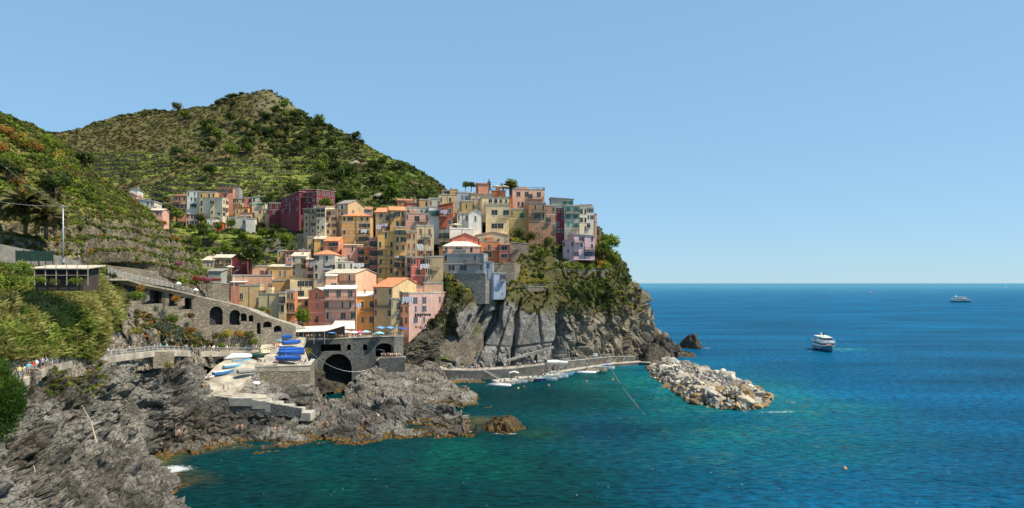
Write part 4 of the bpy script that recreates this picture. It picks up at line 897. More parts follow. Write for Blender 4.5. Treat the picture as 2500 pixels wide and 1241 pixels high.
h('cream house behind the left hillside brow', 325, 350, 485, 500, 9, 'cream', 'shed', 4, '.p.', Y=302, rc='pale', found=8)
h('tiny white chapel like house up on the left brow', 317, 336, 463, 474, 8, 'white', 'gy', 4, '.', Y=330, rc='slate', found=8)
h('grey white house with green shutters on the left brow', 325, 377, 492, 518, 10, 'ltgrey', 'shedx', -6, '.c.cc/.p...', Y=292, rc='white', shut='b', found=10)
h('pink and cream house partly hidden by the left slope', 366, 397, 514, 546, 9, 'pink', 'gx', 6, 'c.cc/c...', Y=288, rc='palep', shut='b', found=10)
h('low grey garden house with green shutters above the red flowers', 508, 540, 663, 688, 8, 'sage', 'shed', 7, '.p.p', Y=216, rc='slate', found=6, shut='g')
# hut, footing wall
h('rickety brown shack with rusty corrugated roof among the reeds', 86, 204, 657, 687, 6, 'umber', 'shed', 9, '.', Y=108, rc='pale', found=1.5, shut='-', cat='shack', name='shack', chim=0, oh=.8)

SK = HOUSES[-1]
for i in range(5):
    x_ = .3 + i * 1.5; MB().box(x_, x_ + 1.25, -.02, .01, .3, 2.0).build('shade_panel', simple('opening_shade', (.012, .011, .01), .8), SK)  # near-black panels painted for the shade inside the open front
for i in range(6): MB().box(.15 + i * 1.5, .25 + i * 1.5, -.7, -.6, -.6, 2.6).build('post', CHIM, SK)
MB().box(0, 7.6, -.72, -.66, .9, .98).build('rail', CHIM, SK)
# ------------------------------------------------------------------ walls, quay, bridge, paths
STONE = stonemat('rubble_stone', (.28, .235, .17), 1.2); DSTONE = stonemat('dark_bridge_stone', (.17, .165, .15), 1.2, .6, 1.6)
QUAY = simple('stained_concrete', (.12, .115, .105), .9, .4, .35, bumps=.1); PAVE = simple('ramp_concrete', (.38, .335, .26), .9, .4, .3, bumps=.05)
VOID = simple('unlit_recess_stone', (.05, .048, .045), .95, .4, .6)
def panel(name, O, X, Zd, outer, holes, th, mat, recess, parent=None, rmat=None):
    """flat wall with real openings; O origin, X unit direction, outer/holes in (x,z) metres"""
    X = Vector(X).normalized(); Nn = X.cross(Vector((0, 0, 1))); O = Vector(O)      # Nn points at the viewer's side
    V = lambda p, d=0: O + X * p[0] + Vector((0, 0, 1)) * p[1] - Nn * d
    loops = [outer] + holes; flat = [q for l in loops for q in l]
    tris = tessellate_polygon([[Vector((q[0], q[1], 0)) for q in l] for l in loops])
    m = MB(); n = len(flat); vs = [V(q) for q in flat] + [V(q, th) for q in flat]
    fs = []
    for t in tris:
        a, b, c = [flat[i] for i in t]; s = (b[0] - a[0]) * (c[1] - a[1]) - (b[1] - a[1]) * (c[0] - a[0])
        t = tuple(t) if s > 0 else tuple(t)[::-1]; fs += [t, tuple(i + n for i in t[::-1])]
    k = 0
    for l in loops:
        for i in range(len(l)): a, b = k + i, k + (i + 1) % len(l); fs.append((a, b, b + n, a + n))
        k += len(l)
    m.add(vs, fs); o = m.build(name, mat, parent)
    me = o.data; bm = bmesh.new(); bm.from_mesh(me); bmesh.ops.recalc_face_normals(bm, faces=bm.faces); bm.to_mesh(me); bm.free()
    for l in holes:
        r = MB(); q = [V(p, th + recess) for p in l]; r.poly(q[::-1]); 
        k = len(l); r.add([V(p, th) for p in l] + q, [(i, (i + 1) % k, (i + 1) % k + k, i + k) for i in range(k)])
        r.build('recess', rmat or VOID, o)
    return o
def arch(cx, w, z0, z1, n=9):
    r = w / 2; hh = min(r, (z1 - z0) * .45)
    return [(cx - r, z0), (cx + r, z0)] + [(cx + r * math.cos(a), z1 - hh + hh * math.sin(a)) for a in np.linspace(0, math.pi, n)]
def rect(x0, x1, z0, z1): return [(x0, z0), (x1, z0), (x1, z1), (x0, z1)]
def wallrun(name, label, pts, th, mat, cat='wall', coping=None, holes=None, recess=1.2, rmat=None, group=None):
    """pts: list of (px, py_top, py_bottom, Y); holes: per segment list of (px, width px, py0 bottom, py1 top, kind)"""
    root = empty(name, P(pts[0][0], pts[0][2], pts[0][3])); tag(root, label, cat, group); org = root.location.copy()
    for i in range(len(pts) - 1):
        a, b = pts[i], pts[i + 1]; A = P(a[0], a[2], a[3]); B = P(b[0], b[2], b[3]); zt0 = P(a[0], a[1], a[3]).z; zt1 = P(b[0], b[1], b[3]).z
        d = Vector((B.x - A.x, B.y - A.y, 0)); L = d.length; d.normalize()
        outer = [(0, A.z - A.z), (L, B.z - A.z), (L, zt1 - A.z), (0, zt0 - A.z)]; hs = []
        for (px, wpx, p0, p1, kind) in (holes or {}).get(i, []):
            t = 0.5                       # find x along the wall that projects to px
            for _ in range(40):
                Q = A + d * (L * t); cur = 1250 + Q.x / Q.y * F; t += (px - cur) / max(30, abs(b[0] - a[0])) * .8
            Q = A + d * (L * t); z0 = HC - (p0 - HZ) / F * Q.y - A.z; z1 = HC - (p1 - HZ) / F * Q.y - A.z; ww = wpx / F * Q.y / max(.3, abs(d.x))
            hs.append(arch(L * t, ww, z0, z1) if kind == 'a' else rect(L * t - ww / 2, L * t + ww / 2, z0, z1))
        panel('wall_face', A - org, d, None, outer, hs, th, mat, recess, root, rmat)
        if coping:
            m = MB(); m.bar(A - org + Vector((0, 0, zt0 - A.z + .1)) - d.cross(Vector((0, 0, 1))) * (th / 2), A - org + d * L + Vector((0, 0, zt1 - A.z + .1)) - d.cross(Vector((0, 0, 1))) * (th / 2), th + .24, .2); m.build('coping', coping, root)
    return root
# stepped viaduct wall of the upper lane
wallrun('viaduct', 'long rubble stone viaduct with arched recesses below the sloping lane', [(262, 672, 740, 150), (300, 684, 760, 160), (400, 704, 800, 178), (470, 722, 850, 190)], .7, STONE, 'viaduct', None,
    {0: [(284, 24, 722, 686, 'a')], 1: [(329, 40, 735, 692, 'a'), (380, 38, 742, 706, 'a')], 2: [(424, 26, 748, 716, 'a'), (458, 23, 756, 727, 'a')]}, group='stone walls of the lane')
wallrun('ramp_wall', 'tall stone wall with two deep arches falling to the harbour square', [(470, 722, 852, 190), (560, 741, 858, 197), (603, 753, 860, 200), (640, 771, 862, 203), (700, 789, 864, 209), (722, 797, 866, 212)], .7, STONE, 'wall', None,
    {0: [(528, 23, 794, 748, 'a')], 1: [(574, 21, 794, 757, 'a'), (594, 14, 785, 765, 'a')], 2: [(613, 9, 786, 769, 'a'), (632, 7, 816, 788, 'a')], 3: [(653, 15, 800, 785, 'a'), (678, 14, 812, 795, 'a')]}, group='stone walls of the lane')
m = MB()
lane = [(262, 668, 150), (300, 680, 160), (400, 700, 178), (470, 718, 190), (560, 738, 197), (603, 750, 200), (640, 768, 203), (700, 786, 209), (722, 794, 212)]
for a, b in zip(lane[:-1], lane[1:]):
    A, B_ = P(*a) + Vector((0, .8, -1.1)), P(*b) + Vector((0, .8, -1.1)); C_ = B_ + Vector((1.5, 4.5, 0)); D_ = A + Vector((1.5, 4.5, 0)); slab(m, [A, B_, C_, D_], .4)
m.build('path', simple('lane_stone', (.30, .27, .21), .9, .3, .6)); tag(bpy.data.objects['path'], kind='structure')
# upper retaining walls behind the lane
wallrun('retaining_wall', 'stone terrace wall carrying the red flower terrace', [(455, 690, 732, 205), (520, 690, 756, 208), (560, 694, 766, 212)], .6, STONE, 'wall', CONC, group='stone terrace walls')
wallrun('retaining_wall', 'long dry stone wall above the lane on the left slope', [(180, 640, 668, 146), (300, 652, 688, 168), (470, 672, 706, 205)], .6, STONE, 'wall', group='stone terrace walls')
wallrun('retaining_wall', 'pale concrete road wall above the rusty shack', [(-90, 592, 640, 110), (0, 596, 640, 116), (130, 622, 652, 126), (200, 640, 668, 140)], .5, simple('weathered_road_wall', (.22, .205, .175), .9, .35, .5), 'wall', group='stone terrace walls')
wallrun('retaining_wall', 'stone planter wall with shrubs under the two deep arches', [(520, 808, 862, 186), (615, 808, 862, 193)], .5, STONE, 'wall', None, group='stone terrace walls')
# bridge under the square
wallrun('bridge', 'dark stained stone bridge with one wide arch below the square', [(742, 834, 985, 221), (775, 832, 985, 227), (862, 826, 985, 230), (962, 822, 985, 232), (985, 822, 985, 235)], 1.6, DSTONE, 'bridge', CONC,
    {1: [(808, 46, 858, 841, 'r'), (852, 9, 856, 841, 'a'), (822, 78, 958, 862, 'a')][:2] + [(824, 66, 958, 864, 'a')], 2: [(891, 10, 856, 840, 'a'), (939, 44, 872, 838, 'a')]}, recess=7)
# square
m = MB(); zq = 16.3
sq = [P(700, 830, 212), P(742, 834, 221), P(775, 832, 227), P(862, 826, 230), P(962, 822, 232), P(985, 822, 235), P(985, 812, 252), P(700, 800, 262)]
m.add([(p.x, p.y, zq) for p in sq] + [(p.x, p.y, zq - .5) for p in sq], [tuple(range(8)), tuple(range(15, 7, -1))] + [(i, i + 8, (i + 1) % 8 + 8, (i + 1) % 8) for i in range(8)])
tag(m.build('pavement', PAVE), kind='structure')
# boat ramp: grid sheet with thick body
def sheet(name, ring, mat, th=.5, kind='structure'):
    m = MB(); n = len(ring); m.add([tuple(p) for p in ring] + [(p.x, p.y, p.z - th) for p in ring], [tuple(range(n))[::-1], tuple(range(n, 2 * n))] + [(i, (i + 1) % n, (i + 1) % n + n, i + n) for i in range(n)])
    o = m.build(name, mat); bm = bmesh.new(); bm.from_mesh(o.data); bmesh.ops.triangulate(bm, faces=bm.faces); bmesh.ops.recalc_face_normals(bm, faces=bm.faces); bm.to_mesh(o.data); bm.free(); return tag(o, kind=kind)
sheet('boat_ramp', [P(648, 815, 216), P(748, 822, 219), P(740, 842, 210), P(757, 892, 188), P(620, 894, 183), P(632, 860, 195)], PAVE, 1.5)
sheet('boat_ramp', [P(560, 872, 186), P(632, 858, 195.5), P(622, 893, 183), P(612, 922, 176), P(582, 945, 171), P(566, 966, 165.5), P(490, 964, 165), P(497, 925, 172), P(525, 895, 180)], PAVE, 1.2)
sheet('landing', [P(486, 960, 166), P(566, 958, 168), P(650, 964, 169), P(652, 972, 166), P(562, 974, 164), P(486, 966, 164)], PAVE, .4)
wallrun('seawall', 'rubble stone wall holding up the boat yard with the blue covered boats', [(618, 896, 932, 183), (646, 897, 950, 184), (757, 893, 968, 188), (768, 878, 968, 194)], .8, STONE, 'wall', CONC, group='harbour walls')
wallrun('seawall', 'long shaded concrete wall under the bathing steps', [(500, 966, 985, 164.4), (562, 972, 1005, 163.5), (600, 975, 1012, 163.3), (660, 985, 1015, 163.2), (735, 998, 1018, 163.1)], .8, DSTONE, 'wall', None, group='harbour walls')
st = empty('bathing_steps', P(560, 978, 165)); tag(st, 'broad flight of concrete steps falling from the landing to the rocks', 'steps')
for i, (xa, xb, ya) in enumerate(((560, 618, 974), (618, 650, 981), (650, 680, 988), (680, 708, 995), (706, 735, 1002), (733, 760, 1010))):
    A = P(xa, ya, 163.9 + .01 * i); B_ = P(xb, ya, 163.9); 
    MB().box(A.x, B_.x, 163.2, 168.2 - .2 * i, A.z - 1.6, A.z + .25).build('step', CONC, st).location = -st.location
# wall of arches under the promenade behind the ramp
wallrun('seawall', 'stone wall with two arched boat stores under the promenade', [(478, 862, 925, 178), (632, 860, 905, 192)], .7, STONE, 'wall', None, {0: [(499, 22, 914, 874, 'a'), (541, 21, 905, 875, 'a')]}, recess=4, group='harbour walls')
wallrun('seawall', 'short stone block patching the promenade edge above the gorge', [(374, 858, 900, 152), (425, 860, 898, 158)], .7, STONE, 'wall', None, group='harbour walls')
# promenade
prom = [(20, 938, 86), (60, 918, 93), (100, 900, 102), (150, 886, 112), (250, 874, 128), (380, 858, 153), (425, 858, 160), (480, 861, 176), (632, 859, 193)]
pm = MB()
for i, (a, b) in enumerate(zip(prom[:-1], prom[1:])):
    A, B_ = P(*a), P(*b); off = Vector((-.6, 4.2 if a[0] > 60 else 3.2, 0)); slab(pm, [A, B_, B_ + off, A + off], 1.1)
tag(pm.build('promenade', PAVE), kind='structure')
def railing(label, pts, hgt=1.05, step=2.0, nr=3, mat=None, w=.05, group='railings of the harbour paths', infill=0, cross=False, name='railing', pale=False):
    mat = mat or STEEL; pts = [Vector(p) for p in pts]; root = empty(name, pts[0]); tag(root, label, 'railing', group); o0 = pts[0].copy(); m = MB()
    for a, b in zip(pts[:-1], pts[1:]):
        for k in range(nr): z = Vector((0, 0, hgt * (k + 1) / nr)); m.bar(a - o0 + z, b - o0 + z, w if k == nr - 1 else w * .6)
        if infill:
            n = int((b - a).length / infill)
            for i in range(n): p = a + (b - a) * (i + .5) / n - o0; m.bar(p, p + Vector((0, 0, hgt)), .022)
    m.build('rail', mat, root); L = sum((b - a).length for a, b in zip(pts[:-1], pts[1:])); n = min(95, max(1, int(L / step)))
    pmesh = None; d = 0; k = 0; seg = 0; acc = 0; prev = None
    for i in range(n + 1):
        s = L * i / n; acc = 0
        for a, b in zip(pts[:-1], pts[1:]):
            l = (b - a).length
            if acc + l >= s - 1e-6: p = a + (b - a) * ((s - acc) / l); break
            acc += l
        if pmesh is None: pmesh = MB().box(-w * .6, w * .6, -w * .6, w * .6, 0, hgt + .03).mesh('post', mat)
        link('post', pmesh, root, p - o0)
        if cross and prev is not None:
            if not hasattr(root, '_x'): pass
            MB().bar(prev - o0 + Vector((0, 0, .1)), p - o0 + Vector((0, 0, hgt)), .05).bar(prev - o0 + Vector((0, 0, hgt)), p - o0 + Vector((0, 0, .1)), .05).build('cross_brace', mat, root)
        prev = p
    return root
PALE = simple('pale_galvanised_rail', (.62, .62, .6), .5, .1, 2)
U = lambda p, z=.02: P(*p) + Vector((0, .25, z))
railing('pale grey bar railing along the outer edge of the seaside promenade', [U(p) for p in prom[:7]], 1.15, 2.2, 2, PALE, .07, infill=.35)
railing('thin steel railing on the arched wall behind the boat ramp', [U(p) for p in prom[6:]], 1.1, 2.5, 3, PALE, .05)
railing('mesh railing on top of the sloping stone viaduct', [P(*p) + Vector((0, .3, 0)) for p in lane[:4]], 1.3, 2.2, 3, PALE, .06, infill=.5)
WOOD = simple('weathered_wood', (.34, .27, .18), .85, .3, 2)
zq1 = lambda px, py, Y: Vector((P(px, py, Y).x, Y + .9, zq + .05))
railing('wooden crossed rail fence round the edge of the square', [zq1(742, 834, 221), zq1(775, 832, 227), zq1(862, 826, 230), zq1(962, 822, 232), zq1(985, 822, 235)], 1.2, 2.6, 2, WOOD, .12, cross=True, name='fence')
# quay below the cliff
quay = [(1000, 880, 251), (1045, 893, 249), (1085, 903, 250), (1150, 905, 251), (1250, 900, 254), (1330, 890, 258)]
qm = MB()
for a, b in zip(quay[:-1], quay[1:]): A, B_ = P(*a), P(*b); slab(qm, [A, B_, B_ + Vector((0, 7, 0)), A + Vector((0, 7, 0))], .5)
tag(qm.build('quay_path', CONC), kind='structure')
wallrun('seawall', 'curved dark concrete seawall under the cliff path', [(1040, 893, 915, 248.8), (1085, 904, 925, 249.7), (1150, 906, 935, 250.7), (1250, 901, 930, 253.7), (1334, 891, 925, 257.7)], .6, QUAY, 'wall', None, group='harbour walls')
q2 = [(1325, 915, 255), (1400, 903, 270), (1500, 888, 289), (1560, 884, 296), (1606, 887, 292)]
qm = MB()
for a, b in zip(q2[:-1], q2[1:]): A, B_ = P(*a), P(*b); slab(qm, [A, B_, B_ + Vector((0, 5, 0)), A + Vector((0, 5, 0))], .3); qm.cur = 1; d_ = Vector((0, .15, -.305)); slab(qm, [A + d_, B_ + d_, B_ + d_ + Vector((0, 4.7, 0)), A + d_ + Vector((0, 4.7, 0))], 2.5); qm.cur = 0
tag(qm.build('quay_lower', [CONC, QUAY]), kind='structure')
wallrun('seawall', 'straight grey retaining wall behind the lower quay', [(1330, 888, 913, 261), (1400, 881, 901, 275), (1500, 871, 886, 294), (1552, 871, 882, 300)], .6, QUAY, 'wall', CONC, group='harbour walls')
q3 = [(1215, 938, 0), (1260, 925, 0), (1330, 918, 0)]
sheet('jetty', [Pz(1200, 928, .7), Pz(1215, 934, .7), Pz(1340, 916, .7), Pz(1325, 910, .7)], CONC, 1.0)
railing('dark handrail along the cliff path above the seawall', [P(*p) + Vector((0, .4, 0)) for p in quay], 1.1, 2.6, 2, simple('brown_rail', (.13, .1, .08), .7, .2, 2), .07)
railing('handrail beside the lower quay wall', [P(1335, 887, 261.5) , P(1400, 880, 275.5), P(1500, 870, 294.5)], 1.0, 3, 2, PALE, .06)
st = empty('quay_steps', P(1183, 905, 249)); tag(st, 'narrow steps down the curved seawall to the water', 'steps'); sm = MB()
for i in range(9): sm.box(i * .62, i * .62 + .62, -1.3, 0, -.35 * i - .4, -.35 * i)
sm.build('step', CONC, st); MB().bar((0, -1.2, 1), (5.6, -1.2, -2.3), .06).bar((0, -1.2, 0), (0, -1.2, 1), .05).bar((5.6, -1.2, -3.3), (5.6, -1.2, -2.3), .05).build('handrail', PALE, st)
st = empty('cliff_steps', P(1240, 875, 263)); tag(st, 'pale sloping stair line climbing the foot of the cliff', 'steps')
A, B_ = P(1240, 877, 262.5), P(1350, 843, 266); m = MB(); n = 24
for i in range(n): p = A + (B_ - A) * (i / n) - st.location; m.box(p.x, p.x + (B_.x - A.x) / n, -1.4, .6, p.z - .8, p.z)
m.build('step', CONC, st)
# stone footings and walls on the headland
wallrun('footing_wall', 'old stone footing with dark stains under the grey cliff building', [(1074, 668, 745, 275.0), (1185, 668, 742, 272.0)], 3, stonemat('old_footing', (.29, .265, .22), 1.1, .6), 'wall', CONC, group='walls on the headland')
wallrun('footing_wall', 'stone footing stepping back beside the light blue annexe', [(1184, 684, 742, 272.1), (1208, 684, 742, 275)], 3, stonemat('old_footing', (.29, .265, .22)), 'wall', None, group='walls on the headland')
wallrun('footing_wall', 'square stone garden wall crowned with green vines', [(1202, 645, 668, 280), (1256, 643, 704, 282), (1270, 648, 704, 290)], .6, STONE, 'wall', CONC, group='walls on the headland')
wallrun('footing_wall', 'upper stone terrace wall below the brown house', [(1244, 592, 640, 298), (1290, 596, 640, 300)], .6, STONE, 'wall', CONC, group='walls on the headland')
wallrun('footing_wall', 'lower stone garden wall of the pink cottage', [(1378, 664, 694, 297), (1486, 660, 698, 308)], .6, STONE, 'wall', CONC, group='walls on the headland')
wallrun('footing_wall', 'narrow path wall crossing the headland', [(1235, 702, 714, 278.5), (1390, 700, 710, 291)], .5, STONE, 'wall', CONC, group='walls on the headland')
railing('white railing round the garden terrace of the pink cottage', [P(1376, 664, 296.8), P(1486, 660, 307.8)], 1.1, 2.6, 2, PALE, .06)
railing('white stair railing from the pink cottage down to its garden', [P(1402, 636, 300), P(1374, 650, 298), P(1380, 664, 294)], 1.1, 2, 2, PALE, .06)
railing('thin rail fence on the headland path', [P(1236, 702, 278.5), P(1390, 700, 291)], 1.1, 4, 2, PALE, .05)
# tents, canopies, poles
CANV = simple('cream_canvas', (.74, .68, .56), .85, .1, 1); BLUEC = simple('blue_tarpaulin', (.015, .10, .42), .6, .25, 1.2); LBLUE = simple('light_blue_canvas', (.12, .35, .68), .7, .15, 1)
WHITEP = simple('white_boat_paint', (.82, .81, .77), .45, .08, 1); 
c0 = empty('canopy', P(752, 826, 221)); tag(c0, 'pale flat canopy over the crowded restaurant terrace by the square', 'canopy')
z1 = zq + 4.3; A = P(662, 815, 216); B_ = P(800, 815, 222); m = MB(); slab(m, [(A.x, A.y, zq + 3.2), (B_.x, B_.y - 4, zq + 3.5), (B_.x + 4, B_.y + 9, z1 + .4), (A.x + 3, A.y + 10, z1)], .15); m.build('roof', CANV, c0).location = -c0.location
for q in np.linspace(0, 1, 6):
    p = A.lerp(B_, q); MB().box(p.x - .08, p.x + .08, p.y - 3.8 * q + .05, p.y - 3.8 * q + .2, zq - .5, zq + 3.15).build('post', STEEL, c0).location = -c0.location
MB().box(A.x + .5, B_.x + 3, 232, 232.3, zq - 1, zq + 4.2).build('back_wall', simple('dark_timber', (.045, .035, .03), .8, .3, 1), c0).location = -c0.location
a0 = empty('awning', P(835, 815, 242)); tag(a0, 'cream sloping awning on the ground floor of the pink harbour house', 'awning')
A = P(818, 786, 243); B_ = P(866, 786, 243); m = MB(); slab(m, [(A.x - .5, A.y - 4.6, zq + 2.9), (B_.x + 1.2, B_.y - 4.6, zq + 2.9), (B_.x, B_.y - .05, A.z + .4), (A.x, A.y - .05, A.z + .4)], .1); m.build('fabric', CANV, a0).location = -a0.location
for q in range(5): x_ = A.x + (B_.x - A.x) * q / 4; MB().box(x_ - .25, x_ + .25, 239.2, 239.6, zq, zq + 2.8).build('pillar', plaster(CO['pink']), a0).location = -a0.location
def canopy(name, label, cx, cy, cz, w, d, hgt, mat, legs=True, cat='canopy', fold=1):
    r = empty(name, (cx, cy, cz)); tag(r, label, cat); m = MB()
    for i in range(fold):
        x0 = -w / 2 + w * i / fold; x1 = x0 + w / fold; xm = (x0 + x1) / 2
        slab(m, [(x0, -d / 2, hgt - .5), (xm, -d / 2, hgt), (xm, d / 2, hgt), (x0, d / 2, hgt - .5)], .06); slab(m, [(xm, -d / 2, hgt), (x1, -d / 2, hgt - .5), (x1, d / 2, hgt - .5), (xm, d / 2, hgt)], .06)
    m.build('fabric', mat, r)
    if legs:
        lm = MB().box(-.05, .05, -.05, .05, 0, hgt - .5).mesh('leg', STEEL)
        for sx_ in (-1, 1):
            for sy_ in (-1, 1): link('leg', lm, r, (sx_ * (w / 2 - .1), sy_ * (d / 2 - .1), 0))
    return r
q = Vector((P(936, 815, 238).x, 238, zq)); canopy('canopy', 'light blue tent roof on the square by the dusty pink house', q.x, q.y, zq, 6.5, 6, 3.6, LBLUE, fold=2)
canopy('canopy', 'deep blue tent roof next to the light blue one on the square', q.x + 5, q.y + .5, zq, 5.5, 5, 3.3, BLUEC)
q = P(930, 872, 236); canopy('kiosk', 'small white kiosk in the archway of the bridge', q.x, 233.4, q.z, 3.2, 2.2, 3, WHITEP, cat='kiosk')
q = P(674, 802, 208); MB().box(-2.2, 2.2, -.15, .15, 0, 1.6).build('sign_board', simple('grey_blue_board', (.2, .25, .3), .6, .1, 1), None, (q.x, 208, zq + 2.6)); tag(bpy.data.objects['sign_board'], 'plain grey blue panel at the end of the harbour canopy', 'panel')
def parasol(label, px, Y, z, col, r=1.7, hgt=2.5, group='parasols on the square', name='parasol'):
    root = empty(name, (P(px, 800, Y).x, Y, z)); tag(root, label, 'parasol', group); m = MB(); n = 8
    def f():
        m = MB(); v = [(r * math.cos(6.283 * i / n), r * math.sin(6.283 * i / n), hgt - .55) for i in range(n)]
        m.add(v + [(0, 0, hgt)], [(i, (i + 1) % n, n) for i in range(n)]); m.add([(a * 1.0, b, c - .18) for a, b, c in v] + v, [(i, (i + 1) % n, (i + 1) % n + n, i + n) for i in range(n)]); return m.mesh('fabric', simple('parasol_%s' % col, PCOL[col], .8, .08, 1))
    link('fabric', tpl(('par', col, r), f), root); link('pole', tpl(('pp', hgt), lambda: MB().tube([(0, 0, 0), (0, 0, hgt)], .04).mesh('pole', STEEL)), root); return root
PCOL = dict(blue=(.10, .3, .7), white=(.8, .8, .78), pink=(.75, .12, .3), aqua=(.25, .6, .65), green=(.02, .35, .22), cream=(.75, .68, .5), lilac=(.6, .55, .7))
for px, Y, c_, l in ((812, 233, 'blue', 'leftmost of the two blue parasols on the square'), (822, 236, 'lilac', 'pale lilac parasol on the square between the blue ones'), (832, 234, 'blue', 'blue parasol beside the white one on the square'), (845, 236, 'white', 'white parasol left of the pink parasol'),
    (864, 234, 'white', 'white parasol touching the pink one'), (878, 235, 'pink', 'bright pink parasol on the square'), (893, 237, 'aqua', 'pale aqua parasol right of the pink one'), (926, 231, 'aqua', 'aqua parasol in front of the light blue tent')):
    parasol(l, px, Y, zq, c_)
hx = lambda px, py, Y: P(px, py, Y).z
parasol('white parasol on the terrace of the yellow and salmon house', 561, 268, hx(561, 664, 268), 'white', group=None)
parasol('cream parasol left of the palm on the hilltop terrace', 1213, 327, hx(1213, 466, 327), 'cream', 2.6, group='parasols on roof terraces')
parasol('cream parasol right beside the palm on the hilltop terrace', 1231, 328, hx(1231, 466, 328), 'cream', 2.3, group='parasols on roof terraces')
parasol('cream parasol on the roof of the white parapet house', 1112, 300, hx(1112, 560, 300), 'cream', 2.8, group='parasols on roof terraces')
parasol('green parasol in front of the salmon far hamlet house', 613, 399, hx(613, 508, 399), 'green', 2.2, group='green parasols of the far hamlet')
parasol('green parasol in front of the cream far hamlet house', 634, 400, hx(634, 507, 400), 'green', 2.6, group='green parasols of the far hamlet')
def pole(name, label, px, pyb, pyt, Y, r=.12, cat='pole', mat=None, lamp=False, arm=0):
    A = P(px, pyb, Y); T = P(px, pyt, Y); root = empty(name, A); tag(root, label, cat); MB().tube([(0, 0, -1), (0, 0, T.z - A.z)], r, 7, r * .6).build('shaft', mat or STEEL, root, smooth=True)
    MB().tube([(0, 0, -.1), (0, 0, .5)], r * 1.7, 8).build('base', mat or STEEL, root)
    MB().box(-.35, .35, -.1, .1, T.z - A.z - .25, T.z - A.z - .1).build('crossarm', mat or STEEL, root)
    if lamp: MB().tube([(0, -.1, T.z - A.z - .1), (arm, -.1, T.z - A.z + .25)], .05, 6).build('arm', STEEL, root); MB().box(arm - .4, arm + .4, -.25, .1, T.z - A.z + .2, T.z - A.z + .38).build('lamp_head', STEEL, root)
    return root
pole('utility_pole', 'tall grey cable mast on the left slope above the shack', 154, 640, 502, 122, .17)
pole('street_lamp', 'slim grey lamp post beside the flower terrace steps', 571, 765, 663, 205, .13, 'street lamp', lamp=True, arm=.8)
pole('street_lamp', 'left of two thin lamp posts by the boat ramp', 722, 845, 785, 213, .1, 'street lamp', lamp=True, arm=-.6)
pole('street_lamp', 'right of two thin lamp posts by the boat ramp', 728, 842, 788, 217, .1, 'street lamp', lamp=True, arm=.6)
pole('antenna', 'thin mast on the crest of the high hill', 605, 232, 219, 706, .25, 'antenna')
pole('utility_pole', 'small wooden pole on the high terraces', 446, 362, 335, 560, .18, mat=WOOD)
pole('utility_pole', 'second small pole higher on the hillside path', 509, 305, 285, 640, .18, mat=WOOD)
pole('utility_pole', 'thin pole on the near dry stone terraces', 316, 620, 580, 178, .08, mat=WOOD)
def cable(label, a, b, sag, r=.04, mat=None, n=14, name='cable', cat='cable', group='cables strung over the slope'):
    r = r * .55; mat = mat or STEEL
    a = Vector(a); b = Vector(b); pts = [a.lerp(b, t) - Vector((0, 0, sag * 4 * t * (1 - t))) for t in np.linspace(0, 1, n)]
    o = MB().tube([p - a for p in pts], r, 5).build(name, mat or PALE, None, a); tag(o, label, cat, group); return o
T = P(154, 503, 122)
cable('thick cable rising left from the grey mast over the orange shrubs', T, P(-30, 372, 95), .6); cable('level cable running left from the grey mast across the palm', T, P(-30, 488, 92), .3)
cable('long cable sinking right from the grey mast to the roofs', T, P(690, 712, 236), 3.0); cable('thin cable from the lower terrace roofs to the straw house', P(571, 665, 205), P(684, 742, 235), 1.2)
cable('slack mooring cable hanging before the bridge arch', P(745, 848, 215), P(938, 884, 231), 5.2, .07)
cable('overhead cable from the ramp lamps to the pink harbour house', P(728, 790, 217), P(778, 770, 244), .6)
# board on the cliff, net fence, rocks nets
q = P(1452, 868, 280); MB().box(-.8, .8, -.08, 0, 0, 1.3).build('notice_board', WHITEP, None, (q.x, q.y - 3.6, q.z)); tag(bpy.data.objects['notice_board'], 'blank white notice board at the foot of the cliff', 'board')
nf = empty('net_fence', P(40, 640, 114)); tag(nf, 'dark green netting fence above the rusty shack', 'fence')
A, B_ = P(40, 640, 114), P(130, 640, 119); m = MB(); d = B_ - A
m.bar(Vector((0, 0, 1.0)), d + Vector((0, 0, 1.0)), .06, 1.7); m.build('netting', simple('green_net', (.006, .03, .022), 1.0, .4, 1.5), nf)
pmh = MB().box(-.05, .05, -.1, .0, -.5, 2.0).mesh('post', IRON)
for i in range(6): link('post', pmh, nf, d * (i / 5) - Vector((0, .06, 0)))
# steps cut in the left rocks
st = empty('rock_steps', P(88, 905, 95)); tag(st, 'old stone steps from the promenade gate down the left rocks', 'steps'); m = MB()
for i in range(12): m.box(-1.0 - .05 * i, .7 - .05 * i, -.62 * i - .6, -.62 * i + .1, -.36 * i - 1.4, -.36 * i + .35)
m.build('step', STONE, st)
MB().box(-.45, .45, -.1, .05, 0, 1.25).build('gate', simple('dark_gate', (.06, .06, .06), .7, .1, 1), None, P(92, 904, 98.6)); tag(bpy.data.objects['gate'], 'small dark gate in the promenade railing at the rock steps', 'gate')
